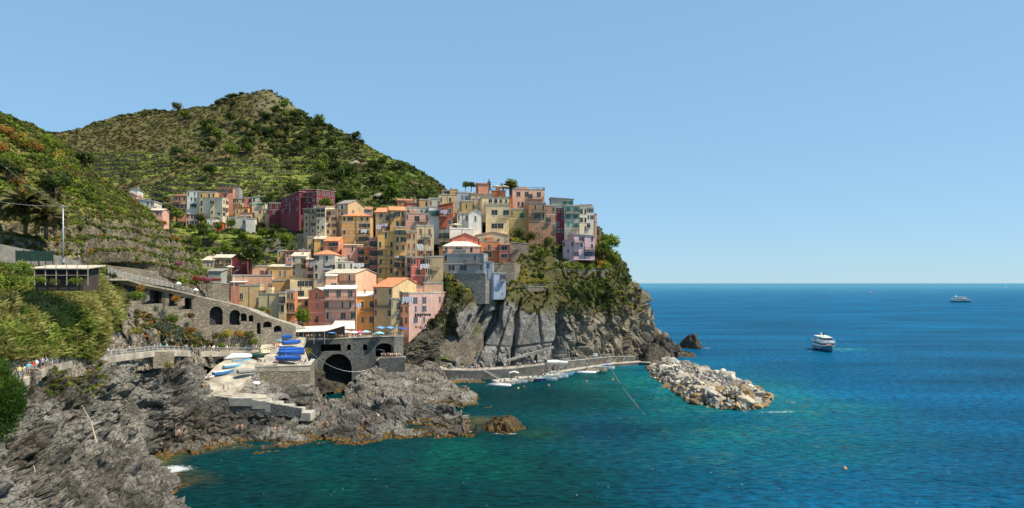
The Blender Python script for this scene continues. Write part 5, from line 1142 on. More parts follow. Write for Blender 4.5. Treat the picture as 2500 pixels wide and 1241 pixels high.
# ------------------------------------------------------------------ plants
LG = dict(dark=leafmat('leaf_dark', (.040, .062, .015), (.09, .125, .028)), mid=leafmat('leaf_mid', (.098, .145, .022), (.19, .25, .04)),
    lime=leafmat('leaf_lime', (.22, .30, .03), (.40, .48, .06)), olive=leafmat('leaf_olive', (.13, .125, .042), (.26, .23, .08)),
    brown=leafmat('leaf_brown', (.11, .088, .032), (.21, .165, .055)), orange=leafmat('leaf_orange', (0.522, 0.246, 0.043), (0.754, 0.392, 0.072)),
    gold=leafmat('leaf_gold', (0.479, 0.398, 0.056), (0.717, 0.574, 0.096)), reed=leafmat('leaf_reed', (.36, .34, .09), (.75, .68, .27), .45),
    reedg=leafmat('leaf_reed_green', (.22, .30, .05), (.5, .56, .12), .45), grey=leafmat('leaf_grey', (0.145, 0.189, 0.131), (0.29, 0.334, 0.232)),
    red=leafmat('petal_red', (.5, .04, .05), (.75, .15, .2)), pinkf=leafmat('petal_pink', (.6, .1, .25), (.75, .25, .35)), dry=leafmat('leaf_dry', (.28, .21, .11), (.42, .33, .2)))
BARK = simple('bark', (.10, .075, .05), .9, .3, 2)
def leafcloud(n, seed, ls=.16, squash=.8, lump=7, up=.25):
    """n leaf quads spread through a lumpy unit crown -> (n,4,3)"""
    r = np.random.default_rng(seed)
    cen = r.normal(size=(lump, 3)); cen /= np.linalg.norm(cen, axis=1, keepdims=True); cen *= r.uniform(.25, .62, (lump, 1)); cen[:, 2] = np.abs(cen[:, 2]) * .9 - .1
    k = r.integers(0, lump, n); d = r.normal(size=(n, 3)); d /= np.linalg.norm(d, axis=1, keepdims=True)
    rad = r.uniform(.28, .52, lump)[k] * r.uniform(.55, 1.08, n); c = cen[k] + d * rad[:, None]
    nn = d + r.normal(size=(n, 3)) * .55 + np.array([0, 0, up]); nn /= np.linalg.norm(nn, axis=1, keepdims=True)
    a = np.cross(nn, r.normal(size=(n, 3))); a /= np.linalg.norm(a, axis=1, keepdims=True) + 1e-9; b = np.cross(nn, a)
    s = ls * r.uniform(.6, 1.3, (n, 1)); c[:, 2] = c[:, 2] * squash + .45 * squash
    return np.stack([c - a * s, c + b * s * .55, c + a * s, c - b * s * .55], 1)
def scatter(name, label, cat, pos, size, mat_ids, mats, tmpl, kind='stuff', group=None):
    """merge leaf clouds at many places into one cover object"""
    V = []; M = []
    for i in range(len(pos)):
        t = tmpl[RNG.integers(len(tmpl))]; a = RNG.uniform(0, 6.283); c, s = math.cos(a), math.sin(a); sz = size[i]; q = t.copy() * sz
        x = q[..., 0] * c - q[..., 1] * s; y = q[..., 0] * s + q[..., 1] * c; V.append(np.stack([x + pos[i][0], y + pos[i][1], q[..., 2] + pos[i][2]], -1)); M.append(np.full(len(t), mat_ids[i]))
    V = np.concatenate(V).reshape(-1, 3); M = np.concatenate(M); me = mesh_np(name, V, np.arange(len(V)).reshape(-1, 4), mats, M)
    return tag(link(name, me), label, cat, group, kind)
def sample(pn, n, cond, jit=.5, fr=None):
    p = PATCH[pn]; G = p['G']; nv, nu = G.shape[:2]; out = []; pxs = []; tries = 0
    area = np.linalg.norm(np.cross(G[1:, :-1] - G[:-1, :-1], G[:-1, 1:] - G[:-1, :-1]), axis=2); k = (p['px'][:-1, :-1] > -40) & (p['py'][:-1, :-1] < 1260)
    ok = cond(p['px'][:-1, :-1], p['py'][:-1, :-1], p['n'][:-1, :-1], G[:-1, :-1]) & k; ok = ok & ((p['fr'][:-1, :-1] > fr[0]) & (p['fr'][:-1, :-1] < fr[1])) if fr else ok; w_ = (area * ok).ravel(); w_ /= w_.sum()
    idx = RNG.choice(len(w_), n, p=w_); i, j = np.unravel_index(idx, area.shape); u = RNG.random((n, 1)); v = RNG.random((n, 1))
    return G[i, j] * (1 - u) + G[i + 1, j] * u + (G[i, j + 1] - G[i, j]) * v, p['px'][i, j], p['py'][i, j], p['n'][i, j]
T24 = [leafcloud(26, s, .34) for s in range(5)]; T60 = [leafcloud(70, 20 + s, .22) for s in range(5)]; T120 = [leafcloud(150, 40 + s, .15) for s in range(4)]
LM = [LG[k] for k in ('dark', 'mid', 'lime', 'olive', 'brown', 'orange', 'gold', 'grey', 'dry')]
def pick(probs, n): return RNG.choice(len(probs), n, p=np.array(probs) / sum(probs))
# scrub on the high hill
nz = lambda p, s, k: fbm(p, s, 3, k) * .5 + .5
pos, px, py, nn = sample('hillside', 15000, lambda px, py, n, G: (py < 620) & (G[..., 1] > 330))
zt = hill_zone(px, py); keep = (RNG.random(len(px)) > zt * .8) & ~((np.hypot((px - 685) / 58, (py - 258) / 34) < 1) & (RNG.random(len(px)) < .75))
pos, px, py, zt = pos[keep], px[keep], py[keep], zt[keep]; a = nz(pos, 45, 301); b = nz(pos, 14, 302)
mid = np.zeros(len(pos), int); r = RNG.random(len(pos)); r = np.clip((nz(pos, 26, 303) - .5) * 2.2 + .5, 0, 1) * .62 + r * .38; r2 = RNG.random(len(pos))
big_ = (px > 560) & (px < 905) & (py > 285) & (py < 430); brown = (px < 640 + (a - .5) * 160) & (py < 520) & (zt < .5); mid = np.where(r < .32, 0, np.where(r < .66, 1, np.where(r < .93, 3, 4)))
mid = np.where(brown & (a > .38), np.where(r < .45, 4, np.where(r < .85, 3, 1)), mid); mid = np.where(big_ & (b > .45), np.where(r2 < .75, 0, 3), mid); mid = np.where(zt > .5, np.where(r < .4, 2, np.where(r < .75, 1, np.where(r < .9, 3, 0))), mid)
mid = np.where((zt < .5) & (r2 > .985), 6, mid); mid = np.where((px > 800) & (r2 > .95), 8, mid)
sz = RNG.uniform(1.6, 3.2, len(pos)) * np.where(zt > .5, .62, 1) * (1 + (b > .55) * .5 * (zt < .5) * ~brown) * np.where(brown, .72, 1); pos[:, 2] -= sz * .15
scatter('scrub', 'dense dark green and brown scrub covering the high hill', 'scrub', pos, sz, mid, LM, T24)
# vines on the terraces, in rows along the treads
pos, px, py, nn = sample('hillside', 11000, lambda px, py, n, G: (hill_zone(px, py) > .5) & (py < 660), fr=(.02, .3))
r = RNG.random(len(pos)) * .5 + nz(pos, 20, 304) * .5; mid = np.where(r < .5, 2, np.where(r < .66, 1, np.where(r < .72, 3, 0))); sz = RNG.uniform(.9, 1.5, len(pos)); pos[:, 2] -= .1
scatter('vines', 'bright green vine rows on the stone terraces', 'vines', pos, sz, mid, LM, T24)
pos, px, py, nn = sample('hillside_near', 4200, lambda px, py, n, G: (py > 500) & (py < 700), fr=(.0, .32))
r = RNG.random(len(pos)) * .5 + nz(pos, 12, 305) * .5; mid = np.where(r < .38, 3, np.where(r < .52, 1, np.where(r < .62, 2, np.where(r < .68, 8, np.where(r < .75, 5, 0))))); sz = RNG.uniform(.35, .95, len(pos))
scatter('vines', 'weeds and vines hanging along the edges of the near dry stone terraces', 'vines', pos, sz, mid, LM, T60)
# near hill cover
pos, px, py, nn = sample('hillside_near', 10500, lambda px, py, n, G: (py < 700) & (n[..., 2] > .25))
st = (py > 540) & (py < 690); keep = ~(st & (RNG.random(len(px)) < .62)); pos, px, py = pos[keep], px[keep], py[keep]; a = nz(pos, 16, 311); r = RNG.random(len(pos)) * .55 + np.clip((nz(pos, 9, 312) - .5) * 2 + .5, 0, 1) * .45
mid = np.where(r < .16, 0, np.where(r < .42, 1, np.where(r < .58, 2, np.where(r < .88, 3, np.where(r < .93, 8, np.where(r < .965, 6, 7))))))
sz = RNG.uniform(.45, 1.15, len(pos)) * (1 + .7 * (a > .6)); pos[:, 2] -= sz * .15
scatter('scrub', 'grass, weeds and low shrubs on the near left slope', 'scrub', pos, sz, mid, LM, T60)
pos, px, py, nn = sample('hillside_near', 1500, lambda px, py, n, G: (py > 752) & (py < 850) & (n[..., 2] > .1) & (px > 330))
r = RNG.random(len(pos)); mid = np.where(r < .2, 0, np.where(r < .4, 1, np.where(r < .75, 3, np.where(r < .88, 8, 5)))); sz = RNG.uniform(.3, .9, len(pos))
scatter('scrub', 'weeds among the rocks under the viaduct', 'scrub', pos, sz, mid, LM, T60)
# headland cover
pos, px, py, nn = sample('cliff', 5600, lambda px, py, n, G: (py < 770) & (n[..., 2] > -.3))
cl = nz(pos, 9, 321); keep = (cl > .30) & ((py < 715) | (RNG.random(len(px)) < .32 + .3 * (px > 1380) * (px < 1560))) & ~((px < 1240) & (py > 715)); keep &= ~((px > 1545) & (RNG.random(len(px)) < .75))
pos, px, py, cl = pos[keep], px[keep], py[keep], cl[keep]; r = RNG.random(len(pos)) * .6 + np.clip((nz(pos, 7, 323) - .5) * 2 + .5, 0, 1) * .4; a = nz(pos, 12, 322)
mid = np.where(r < .15, 0, np.where(r < .34, 1, np.where(r < .52, 3, np.where(r < .72, 6, np.where(r < .80, 8, 2))))); mid = np.where((a > .55) & (r > .3), 1, mid)
sz = RNG.uniform(.5, 1.5, len(pos)); pos[:, 2] -= sz * .2; pos[:, 1] -= .2
scatter('scrub', 'bushy green and yellow cover on the headland above the cliff', 'scrub', pos, sz, mid, LM, T60)
pos, px, py, nn = sample('village_ground', 900, lambda px, py, n, G: (py < 700)); mid = pick([3, 4, 2, 2, 0, 0, 0, 0, 0], len(pos))
scatter('scrub', 'greenery in the gaps between the village houses', 'scrub', pos, RNG.uniform(.8, 2.0, len(pos)), mid, LM, T60)
pos, px, py, nn = sample('rocky_cove', 620, lambda px, py, n, G: (px > 100) & (px < 260) & (py < 975) & (n[..., 2] > .2)); mid = pick([1, 4, 2, 5, 0, 0, 1, 0, 3], len(pos))
scatter('scrub', 'green and dry weeds on top of the left rocks below the promenade', 'scrub', pos, RNG.uniform(.25, .7, len(pos)), mid, LM, T120)
# dark hanging scrub in the ravine beside the pink house
pos, px, py, nn = sample('cliff', 900, lambda px, py, n, G: (px < 1130) & (py > 700) & (py < 850) & (px + (py - 700) * .45 < 1150)); mid = pick([5, 1, 0, 4, 2, 0, 0, 0, 1], len(pos))
scatter('scrub', 'shaded hanging scrub in the ravine beside the dusty pink house', 'scrub', pos, RNG.uniform(.4, 1.0, len(pos)), mid, LM, T60)
# giant reeds
def blades(n, seed, h=1.0, w=.02, spread=.5):
    r = np.random.default_rng(seed); a = r.uniform(0, 6.283, n); rd = spread * np.sqrt(r.random(n)); b = np.stack([rd * np.cos(a), rd * np.sin(a), r.uniform(0, .55, n) * h], 1)
    an = r.uniform(0, 6.283, n); ln = h * r.uniform(.28, .62, n); el_ = r.uniform(.05, 1.25, n); d = np.stack([np.cos(an) * np.cos(el_), np.sin(an) * np.cos(el_), np.sin(el_)], 1)
    sd = np.cross(d, r.normal(size=(n, 3))); sd /= np.linalg.norm(sd, axis=1, keepdims=True); ww = w * r.uniform(.6, 1.4, (n, 1)); m_ = b + d * ln[:, None] * .5; t_ = b + d * ln[:, None]; t_[:, 2] -= ln * .18
    return np.stack([b, m_ + sd * ww, t_, m_ - sd * ww], 1)
TB = [blades(190, 60 + s, 1, .042, .42) for s in range(5)]
pos, px, py, nn = sample('hillside_near', 1500, lambda px, py, n, G: (py > 668) & (py < 880) & (px < 322 - np.maximum(0, py - 700) * .55) & ~((px > 84) & (px < 214) & (py < 684)))
a = nz(pos, 9, 331); r = RNG.random(len(pos)); mid = np.where((a > .64) | (px < 110) & (py < 745), np.where(r < .7, 1, 0), np.where(r < .82, 0, np.where(r < .93, 1, 2)))
scatter('reeds', 'tall pale green and straw coloured reeds covering the left bank', 'reeds', pos, RNG.uniform(1.9, 3.3, len(pos)), mid, [LG['reed'], LG['reedg'], LG['olive']], TB)
pos, px, py, nn = sample('hillside_near', 170, lambda px, py, n, G: (py > 690) & (py < 880) & (px < 322 - np.maximum(0, py - 700) * .45) & ~((px > 70) & (px < 225) & (py < 720)))
scatter('scrub', 'dark leafy shrubs showing between the reeds', 'scrub', pos, RNG.uniform(1.2, 2.4, len(pos)), pick([5, 4, 2, 2, 0, 0, 0, 0, 0], len(pos)), LM, T120)
# ---- single plants one can tell apart
def crown_mesh(key, n, mats, ls, squash=.85, lump=9, seed=1, mix=None, up=.25):
    def f():
        t = leafcloud(n, seed, ls, squash, lump, up); mi = np.zeros(n, int) if mix is None else (np.random.default_rng(seed).random(n) < mix).astype(int)
        return mesh_np('crown', t.reshape(-1, 3), np.arange(n * 4).reshape(-1, 4), mats, mi)
    return tpl(('crown', key), f)
def trunk_mesh(key, h, r):
    def f():
        m = MB(); rr = random.Random(str(key)); top = Vector((0, 0, h * .55)); m.tube([(0, 0, -.6), (.02 * h, 0, h * .3), top], r, 7, r * .65)
        for i in range(5):
            a = i * 1.26 + rr.random(); e = top + Vector((math.cos(a) * h * .28, math.sin(a) * h * .28, h * rr.uniform(.2, .35))); m.tube([top - Vector((0, 0, .1 * h * rr.random())), top.lerp(e, .5) + Vector((0, 0, .04 * h)), e], r * .45, 5, r * .15)
        return m.mesh('trunk', BARK, True)
    return tpl(('trunk', key), f)
TREES = {}
def tree(kind, label, loc, size, group=None, name='tree', cat='tree'):
    loc = Vector(loc)
    spec = dict(dark=(['dark', 'mid'], 900, .1, .3), mid=(['mid', 'lime'], 900, .1, .35), lime=(['lime', 'mid'], 900, .1, .3), olive=(['olive', 'dark'], 700, .11, .4), pine=(['mid', 'dark'], 420, .12, .4))[kind]
    if kind not in TREES:
        root = empty(name, (0, 0, 0)); cm = crown_mesh(kind, spec[1], [LG[k] for k in spec[0]], spec[2], .9 if kind != 'pine' else .5, 11, len(TREES) + 80, spec[3])
        c = link('crown', cm, root, (0, 0, .42 if kind != 'pine' else .62)); c.scale = (.56, .56, .56); link('trunk', trunk_mesh(kind, 1.0, .045), root); TREES[kind] = root; o = root
    else: o = copy_tree(TREES[kind]); o.name = name
    o.location = loc; o.scale = (size * random.uniform(.9, 1.1), size * random.uniform(.9, 1.1), size * random.uniform(.9, 1.15)); o.rotation_euler = (0, 0, random.uniform(0, 6.28)); tag(o, label, cat)
    if group: o['group'] = group
    elif 'group' in o: del o['group']
    return o
def g_at(pn, px, py): return on(pn, px, py)
bushes = {}
def bush(kind, label, px, py, pn, size, group=None, squash=1, name='shrub', cat='shrub'):
    p = on(pn, px, py) if not isinstance(px, Vector) else px
    spec = dict(orange=('orange', 'olive', .25), gold=('gold', 'olive', .3), dark=('dark', 'mid', .3), mid=('mid', 'lime', .3), lime=('lime', 'mid', .25), red=('red', 'mid', .25), pinkf=('pinkf', 'mid', .3), olive=('olive', 'mid', .3), brown=('brown', 'olive', .4))[kind]
    cm = crown_mesh('b' + kind, 520, [LG[spec[0]], LG[spec[1]]], .085, .85, 8, 120 + len(bushes), spec[2]); bushes[kind] = 1
    o = link(name, cm, None, p - Vector((0, .5, -size * .1)), random.uniform(0, 6.28)); o.scale = (size, size, size * squash); return tag(o, label, cat, group)
HN = 'hillside_near'
for px, py, s in ((20, 332, 2.6), (8, 372, 2.4), (70, 362, 3.4), (95, 372, 2.6), (40, 345, 1.6), (112, 395, 1.6), (135, 393, 2.2), (150, 390, 2.4), (50, 425, 2.2), (15, 418, 1.8), (50, 462, 2.6), (58, 478, 1.5), (160, 420, 1.8), (135, 425, 1.3), (195, 428, 1.2), (262, 440, 1.9), (60, 335, 1.2), (330, 500, 2.2), (75, 450, 1.1), (405, 548, 2.2), (432, 590, 1.9), (440, 575, 1.5)):
    bush('orange' if (px * 7 + py) % 3 else 'gold', 'rounded orange yellow spurge bush on the near left slope', px, py, HN, s, 'orange bushes on the left slope')
for px, py, s in ((18, 402, 2.4), (55, 405, 2.0), (120, 352, 2.6), (140, 362, 2.2), (45, 395, 1.8), (80, 500, 2), (230, 490, 1.8), (290, 520, 1.8)):
    bush('lime', 'fresh green bush on the near left slope', px, py, HN, s, 'green bushes on the left slope')
for px, py, s, k, l in ((20, 455, 6.5, 'dark', 'tall dark tree at the left picture edge above the palm'), (210, 420, 6.5, 'dark', 'lone dark tree on the brow of the left slope'), (140, 490, 7.5, 'dark', 'broad dark tree right of the palm'), (10, 520, 6.5, 'mid', 'green tree at the left edge beside the palm'),
    (250, 712, 6.0, 'dark', 'dark conical tree between the reeds and the viaduct'), (22, 735, 4.5, 'mid', 'leafy green tree among the reeds'), (330, 648, 3.2, 'lime', 'bright hedge like bush on the lane wall'), (300, 655, 3.2, 'lime', 'second bright bush at the left end of the lane wall')):
    tree(k, l, g_at(HN, px, py), s)
# hill trees
rr = random.Random(5); PH = []
for i in range(72):
    for _ in range(40):
        px = rr.uniform(430, 1050); py = rr.uniform(250, 500)
        if hill_zone(np.array([px]), np.array([py]))[0] < .45 and py > np.interp(px, [x for x, _, _ in SKY], [q for _, q, _ in SKY]) + 6: break
    p = on('hillside', px, py); k = rr.choice(['dark', 'dark', 'dark', 'mid', 'olive'])
    tree(k, dict(dark='rounded dark evergreen on the high hill', mid='mid green tree on the high hill', olive='olive brown tree on the high hill')[k], p - Vector((0, 0, 1)), rr.uniform(7, 13), 'trees on the high hill')
for i in range(34):
    px = rr.uniform(440, 735); py = rr.uniform(560, 640); p = on('hillside', px, py); k = rr.choice(['dark', 'mid', 'mid', 'lime'])
    tree(k, dict(dark='dark green tree on the valley terraces below the far hamlet', mid='mid green tree on the valley terraces below the far hamlet', lime='light green tree on the valley terraces below the far hamlet')[k], p, rr.uniform(4, 7), 'trees on the valley terraces')
for i, px in enumerate([95, 108, 120, 133, 172, 186, 232, 250, 300, 318, 345, 357, 366, 378, 390, 402, 452, 545, 556, 566, 574, 590, 752, 773, 808, 866, 884]):
    y = np.interp(px, [x for x, _, _ in SKY], [q for _, q, _ in SKY]); p = on('hillside', px, y + 4); k = 'pine' if px < 600 else 'dark'
    tree(k, 'small pine silhouetted on the hill crest' if k == 'pine' else 'round evergreen on the right crest of the hill', p - Vector((0, 0, 1.5)), rr.uniform(7, 10) if px > 540 and px < 590 else rr.uniform(4, 7.5), 'trees on the hill crest')
def tl(k, l, px, py, Y, s): tree(k, l, P(px, py, Y), s)
tl('dark', 'big dark tree right of the crimson gabled house', 612, 676, 272, 11); tl('dark', 'second dark tree crowding behind the big dark one', 628, 655, 282, 7); tl('mid', 'small tree over the canopy beside the pink harbour house', 740, 808, 232, 6.5); tl('lime', 'yellow green tree before the big crimson building', 795, 522, 365, 9)
bush('dark', 'dark bush mass under the brown house', P(1300, 592, 305), 0, None, 4.4); bush('dark', 'dark bush under the olive brown house', P(1262, 586, 303), 0, None, 4.8); bush('dark', 'dark bush under the crimson house', P(1342, 606, 307), 0, None, 4.6); tl('mid', 'green tree on the slope left of the pink cottage', 1320, 640, 300, 6)
tl('mid', 'green tree behind the pink cottage at the ridge end', 1472, 640, 316, 9); tl('lime', 'bright feathery tree at the ridge end', 1488, 628, 322, 10); tl('lime', 'bright tree leaning over the ridge end', 1478, 612, 320, 7.5); tl('mid', 'tree below the bright ones at the ridge end', 1495, 660, 318, 8)
tl('mid', 'leafy crown on the hilltop terrace beside the palm', 1250, 472, 334, 7); tl('dark', 'dark garden shrubs on the top roof terrace', 1150, 468, 338, 5); tl('mid', 'climbing plant between the tall roof pergolas', 1136, 466, 338, 4); tl('olive', 'small tree below the small pink hamlet house', 490, 556, 392, 7); tl('mid', 'tree under the orange hamlet house', 432, 548, 400, 9); tl('dark', 'tree right of the cream hamlet house', 655, 520, 400, 10); tl('lime', 'bright tree on the valley terraces beside the tan stone house', 700, 612, 330, 9)
tl('mid', 'lowest dark green tree by the red flowers', 505, 700, 205, 2.6)
for px, py, Y, s, l in ((1411, 662, 299, 4.2, 'clipped round bush in the garden of the pink cottage, the largest one'), (1442, 661, 301, 3.2, 'smaller clipped round bush in the cottage garden'), (1478, 662, 304, 4, 'rightmost round bush in the cottage garden'), (1385, 655, 297, 3, 'leftmost bush in the cottage garden by the stairs')):
    bush('lime', l, P(px, py, Y), 0, None, s * .8, squash=1.1)
for px, py, Y, s, k, l in ((447, 700, 192, 2.6, 'lime', 'round bright green bush at the left end of the red flower terrace'), (478, 690, 203, 2.0, 'red', 'dark red flowers left of the terrace'), (500, 689, 204, 1.7, 'pinkf', 'pink flower mass on the terrace edge, left one'), (511, 689, 205, 1.5, 'pinkf', 'pink flower mass on the terrace edge, right one'), (526, 689, 206, 1.3, 'red', 'scarlet flower box on the terrace, left one'), (536, 688, 206, 1.1, 'red', 'scarlet flower box on the terrace, right one'), (442, 652, 205, 2, 'pinkf', 'magenta bougainvillea high above the flower terrace'),
    (1470, 655, 306, 3.4, 'orange', 'orange brown shrub at the right end of the cottage garden'), (555, 826, 188, 2.4, 'gold', 'golden shrub in the planter under the two deep arches'), (585, 826, 190, 2.2, 'orange', 'orange shrub in the planter under the two deep arches'), (605, 830, 192, 2.6, 'olive', 'olive shrub at the right end of the planter'), (530, 830, 186, 2.0, 'olive', 'olive shrub at the left end of the planter'), (620, 845, 192, 2.2, 'mid', 'green shrub at the corner of the planter wall'), (540, 850, 184, 1.6, 'mid', 'low green plants at the foot of the planter wall'),
    (640, 763, 232, 2.2, 'mid', 'hedge at the foot of the blank straw block'), (655, 765, 232, 1.8, 'gold', 'golden part of the hedge by the blank straw block'), (335, 735, 150, 2.4, 'mid', 'agave thicket shrub under the first viaduct arch'), (420, 795, 166, 3.0, 'mid', 'round dark green bush between the agaves'), (470, 820, 172, 2.4, 'orange', 'orange shrub on the rock left of the arches'), (345, 715, 155, 1.8, 'orange', 'orange shrub under the viaduct'), (430, 740, 176, 2.0, 'orange', 'orange flowering shrub below the last viaduct arch'), (465, 780, 176, 1.8, 'brown', 'rusty shrub below the viaduct end'), (330, 820, 142, 1.8, 'gold', 'yellow flowering bush above the promenade'), (750, 870, 214, 2.4, 'gold', 'yellow green weeds on the bridge corner'), (738, 890, 200, 1.8, 'olive', 'weeds hanging beside the boat yard'), (1015, 865, 246, 2.2, 'gold', 'yellow green bush left of the cliff path'), (480, 845, 172, 1.8, 'olive', 'olive weeds at the end of the promenade rock'),
    (415, 900, 152, 1.5, 'gold', 'dry yellow tuft over the gorge rim')):
    bush(k, l, P(px, py, Y), 0, None, s)
vl = lambda k, l, px, py, Y, sx, s: bush(k, l, P(px, py, Y), 0, None, s, squash=.6).__setattr__('scale', (sx, 1.2, s * .6))
vl('lime', 'green vines along the top of the square garden wall', 1225, 647, 279, 4.6, 2.4); vl('lime', 'pergola vines under the olive brown house', 1268, 594, 297, 4.2, 2.2); vl('gold', 'golden green hedge band on the headland path', 1310, 694, 282, 9, 3.4); vl('olive', 'low hedge at the left of the headland path', 1262, 700, 277, 4, 3)
for px, py, sz_, k_, l_ in ((104, 694, 1.3, 'mid', 'green bush against the left half of the shack front'), (140, 698, 1.1, 'olive', 'olive bush low in front of the shack'), (186, 697, 1.3, 'mid', 'green bush against the right end of the shack front'), (62, 668, 1.8, 'lime', 'bright bush at the left end of the shack roof')): bush(k_, l_, P(px, py, 105), 0, None, sz_)
# palms
def frond_set(n, L, droop, seed, w=.22):
    r = np.random.default_rng(seed); Q = []
    for i in range(n):
        a = r.uniform(0, 6.283); e0 = r.uniform(-.35, 1.25); x = z = 0.0; pts = []; ang = e0
        for k in range(8): pts.append((x, z)); x += math.cos(ang) * L / 7; z += math.sin(ang) * L / 7; ang -= droop * (.16 + .05 * k)
        ca, sa = math.cos(a), math.sin(a)
        for k in range(7):
            for s in (-1, 1):
                for m_ in range(3):
                    t = (m_ + .5) / 3; (x0, z0), (x1, z1) = pts[k], pts[k + 1]; bx = x0 + (x1 - x0) * t; bz = z0 + (z1 - z0) * t; l = w * L * (1 - .55 * abs(k - 3) / 4); tx = bx + l * .5; tz = bz - l * .75; ty = s * l * .7
                    v = [(bx - .04 * L, 0, bz), (tx - .02 * L, ty, tz), (bx + .04 * L, 0, bz + .01), (tx + .03 * L, ty, tz + .02)]
                    Q.append([(p[0] * ca - p[1] * sa, p[0] * sa + p[1] * ca, p[2]) for p in (v[0], v[1], v[3], v[2])])
    return np.array(Q)
def palm(label, loc, hgt, L, seed, n=64):
    root = empty('palm_tree', loc); tag(root, label, 'palm'); MB().tube([(0, 0, -1), (.1, 0, hgt * .5), (0, 0, hgt)], .38, 9, .34).build('trunk', BARK, root, smooth=True)
    for nm, q, m_, zo in (('crown', frond_set(n, L, .62, seed), LG['olive'], 0), ('dead_fronds', frond_set(n // 2, L * .8, 2.4, seed + 1, .16), LG['dry'], -.3)):
        q = q + np.array([0, 0, hgt + zo]); link(nm, mesh_np(nm, q.reshape(-1, 3), np.arange(len(q) * 4).reshape(-1, 4), m_), root)
palm('big old palm with hanging dead fronds on the left slope, left of the pair', P(62, 560, 134), 4.6, 4.6, 401); palm('big old palm with hanging dead fronds, right of the pair', P(112, 572, 135), 3.6, 4.2, 403)
palm('palm tree on the hilltop terrace against the sky', P(1246, 470, 332), 3.4, 3.4, 405, 30); palm('thin palm between the hilltop house and the parasols', P(1228, 468, 334), 2.6, 2.4, 407, 20)
# agaves
def agave_mesh():
    Q = []; r = random.Random(3)
    for i in range(26):
        a = i * 2.4; e = .25 + 1.1 * (i / 26); l = r.uniform(.8, 1.1); d = Vector((math.cos(a) * math.cos(e), math.sin(a) * math.cos(e), math.sin(e))); s = Vector((-math.sin(a), math.cos(a), 0)) * .1
        Q += [[Vector((0, 0, 0)) - s * .4, d * l * .45 - s, d * l, d * l * .45 + s]]
    return mesh_np('agave', np.array([[tuple(v) for v in q] for q in Q]).reshape(-1, 3), np.arange(104).reshape(-1, 4), LG['grey'])
AG = agave_mesh()
for i, (px, py, Y, s) in enumerate(((312, 735, 152, 2.2), (350, 735, 155, 2.0), (395, 775, 163, 2.4), (380, 762, 160, 1.8), (410, 815, 160, 2.6), (440, 818, 168, 2.2), (455, 800, 172, 1.8), (430, 830, 165, 1.8), (485, 822, 176, 1.8), (390, 800, 158, 2.0))):
    o = link('agave', AG, None, P(px, py, Y), i * .7); o.scale = (s, s, s * 1.05); tag(o, 'grey green spiky agave on the rocks under the viaduct', 'agave', 'agaves under the viaduct')
# bright pine branch mass at the left edge
pr = empty('pine_tree', P(-30, 1120, 52)); tag(pr, 'bright green pine pushing in at the left edge below the promenade', 'pine'); MB().tube([(0, 0, -3), (.4, .2, 3), (1, 0, 6)], .25, 7, .1).build('trunk', BARK, pr)
r = np.random.default_rng(9); Q = []
for cx, cz, s_ in ((0, 5.0, 2.2), (-1.2, 3.2, 1.8), (.9, 3.6, 1.6), (1.4, 4.9, 1.2), (.3, 6.2, 1.3), (.6, 2.4, 1.4), (-.6, 6.4, 1.2), (1.8, 3.9, .9)):
    c = np.array([cx, 0, cz]); n = int(2600 * s_ / 2); d = r.normal(size=(n, 3)); d /= np.linalg.norm(d, axis=1, keepdims=True); tuft = c + d * s_ * r.uniform(.55, 1, (n, 1)); dr = d * .5 + np.array([0, 0, .8]) + r.normal(size=(n, 3)) * .5; dr /= np.linalg.norm(dr, axis=1, keepdims=True); sd = np.cross(dr, r.normal(size=(n, 3))); sd /= np.linalg.norm(sd, axis=1, keepdims=True); L = r.uniform(.25, .5, (n, 1))
    Q.append(np.stack([tuft, tuft + dr * L * .5 + sd * .035, tuft + dr * L, tuft + dr * L * .5 - sd * .035], 1))
Q = np.concatenate(Q); link('crown', mesh_np('crown', Q.reshape(-1, 3), np.arange(len(Q) * 4).reshape(-1, 4), leafmat('needles', (.045, .11, .012), (.17, .26, .04))), pr)
# dry branches leaning on the left rocks
for i, (a, b, l) in enumerate(((P(252, 1075, 96), P(215, 985, 104), 'long bleached dead branch on the left rocks'), (P(110, 1200, 69), P(102, 1115, 74), 'thin bare stick standing in the lowest left rocks'))):
    o = MB().tube([Vector((0, 0, 0)), (b - a) * .5 + Vector((.3, 0, .2)), b - a], .09, 5, .03).build('branch', simple('bleached_wood', (.5, .42, .3), .9), None, a - Vector((0, 1.5, 0))); tag(o, l, 'branch')
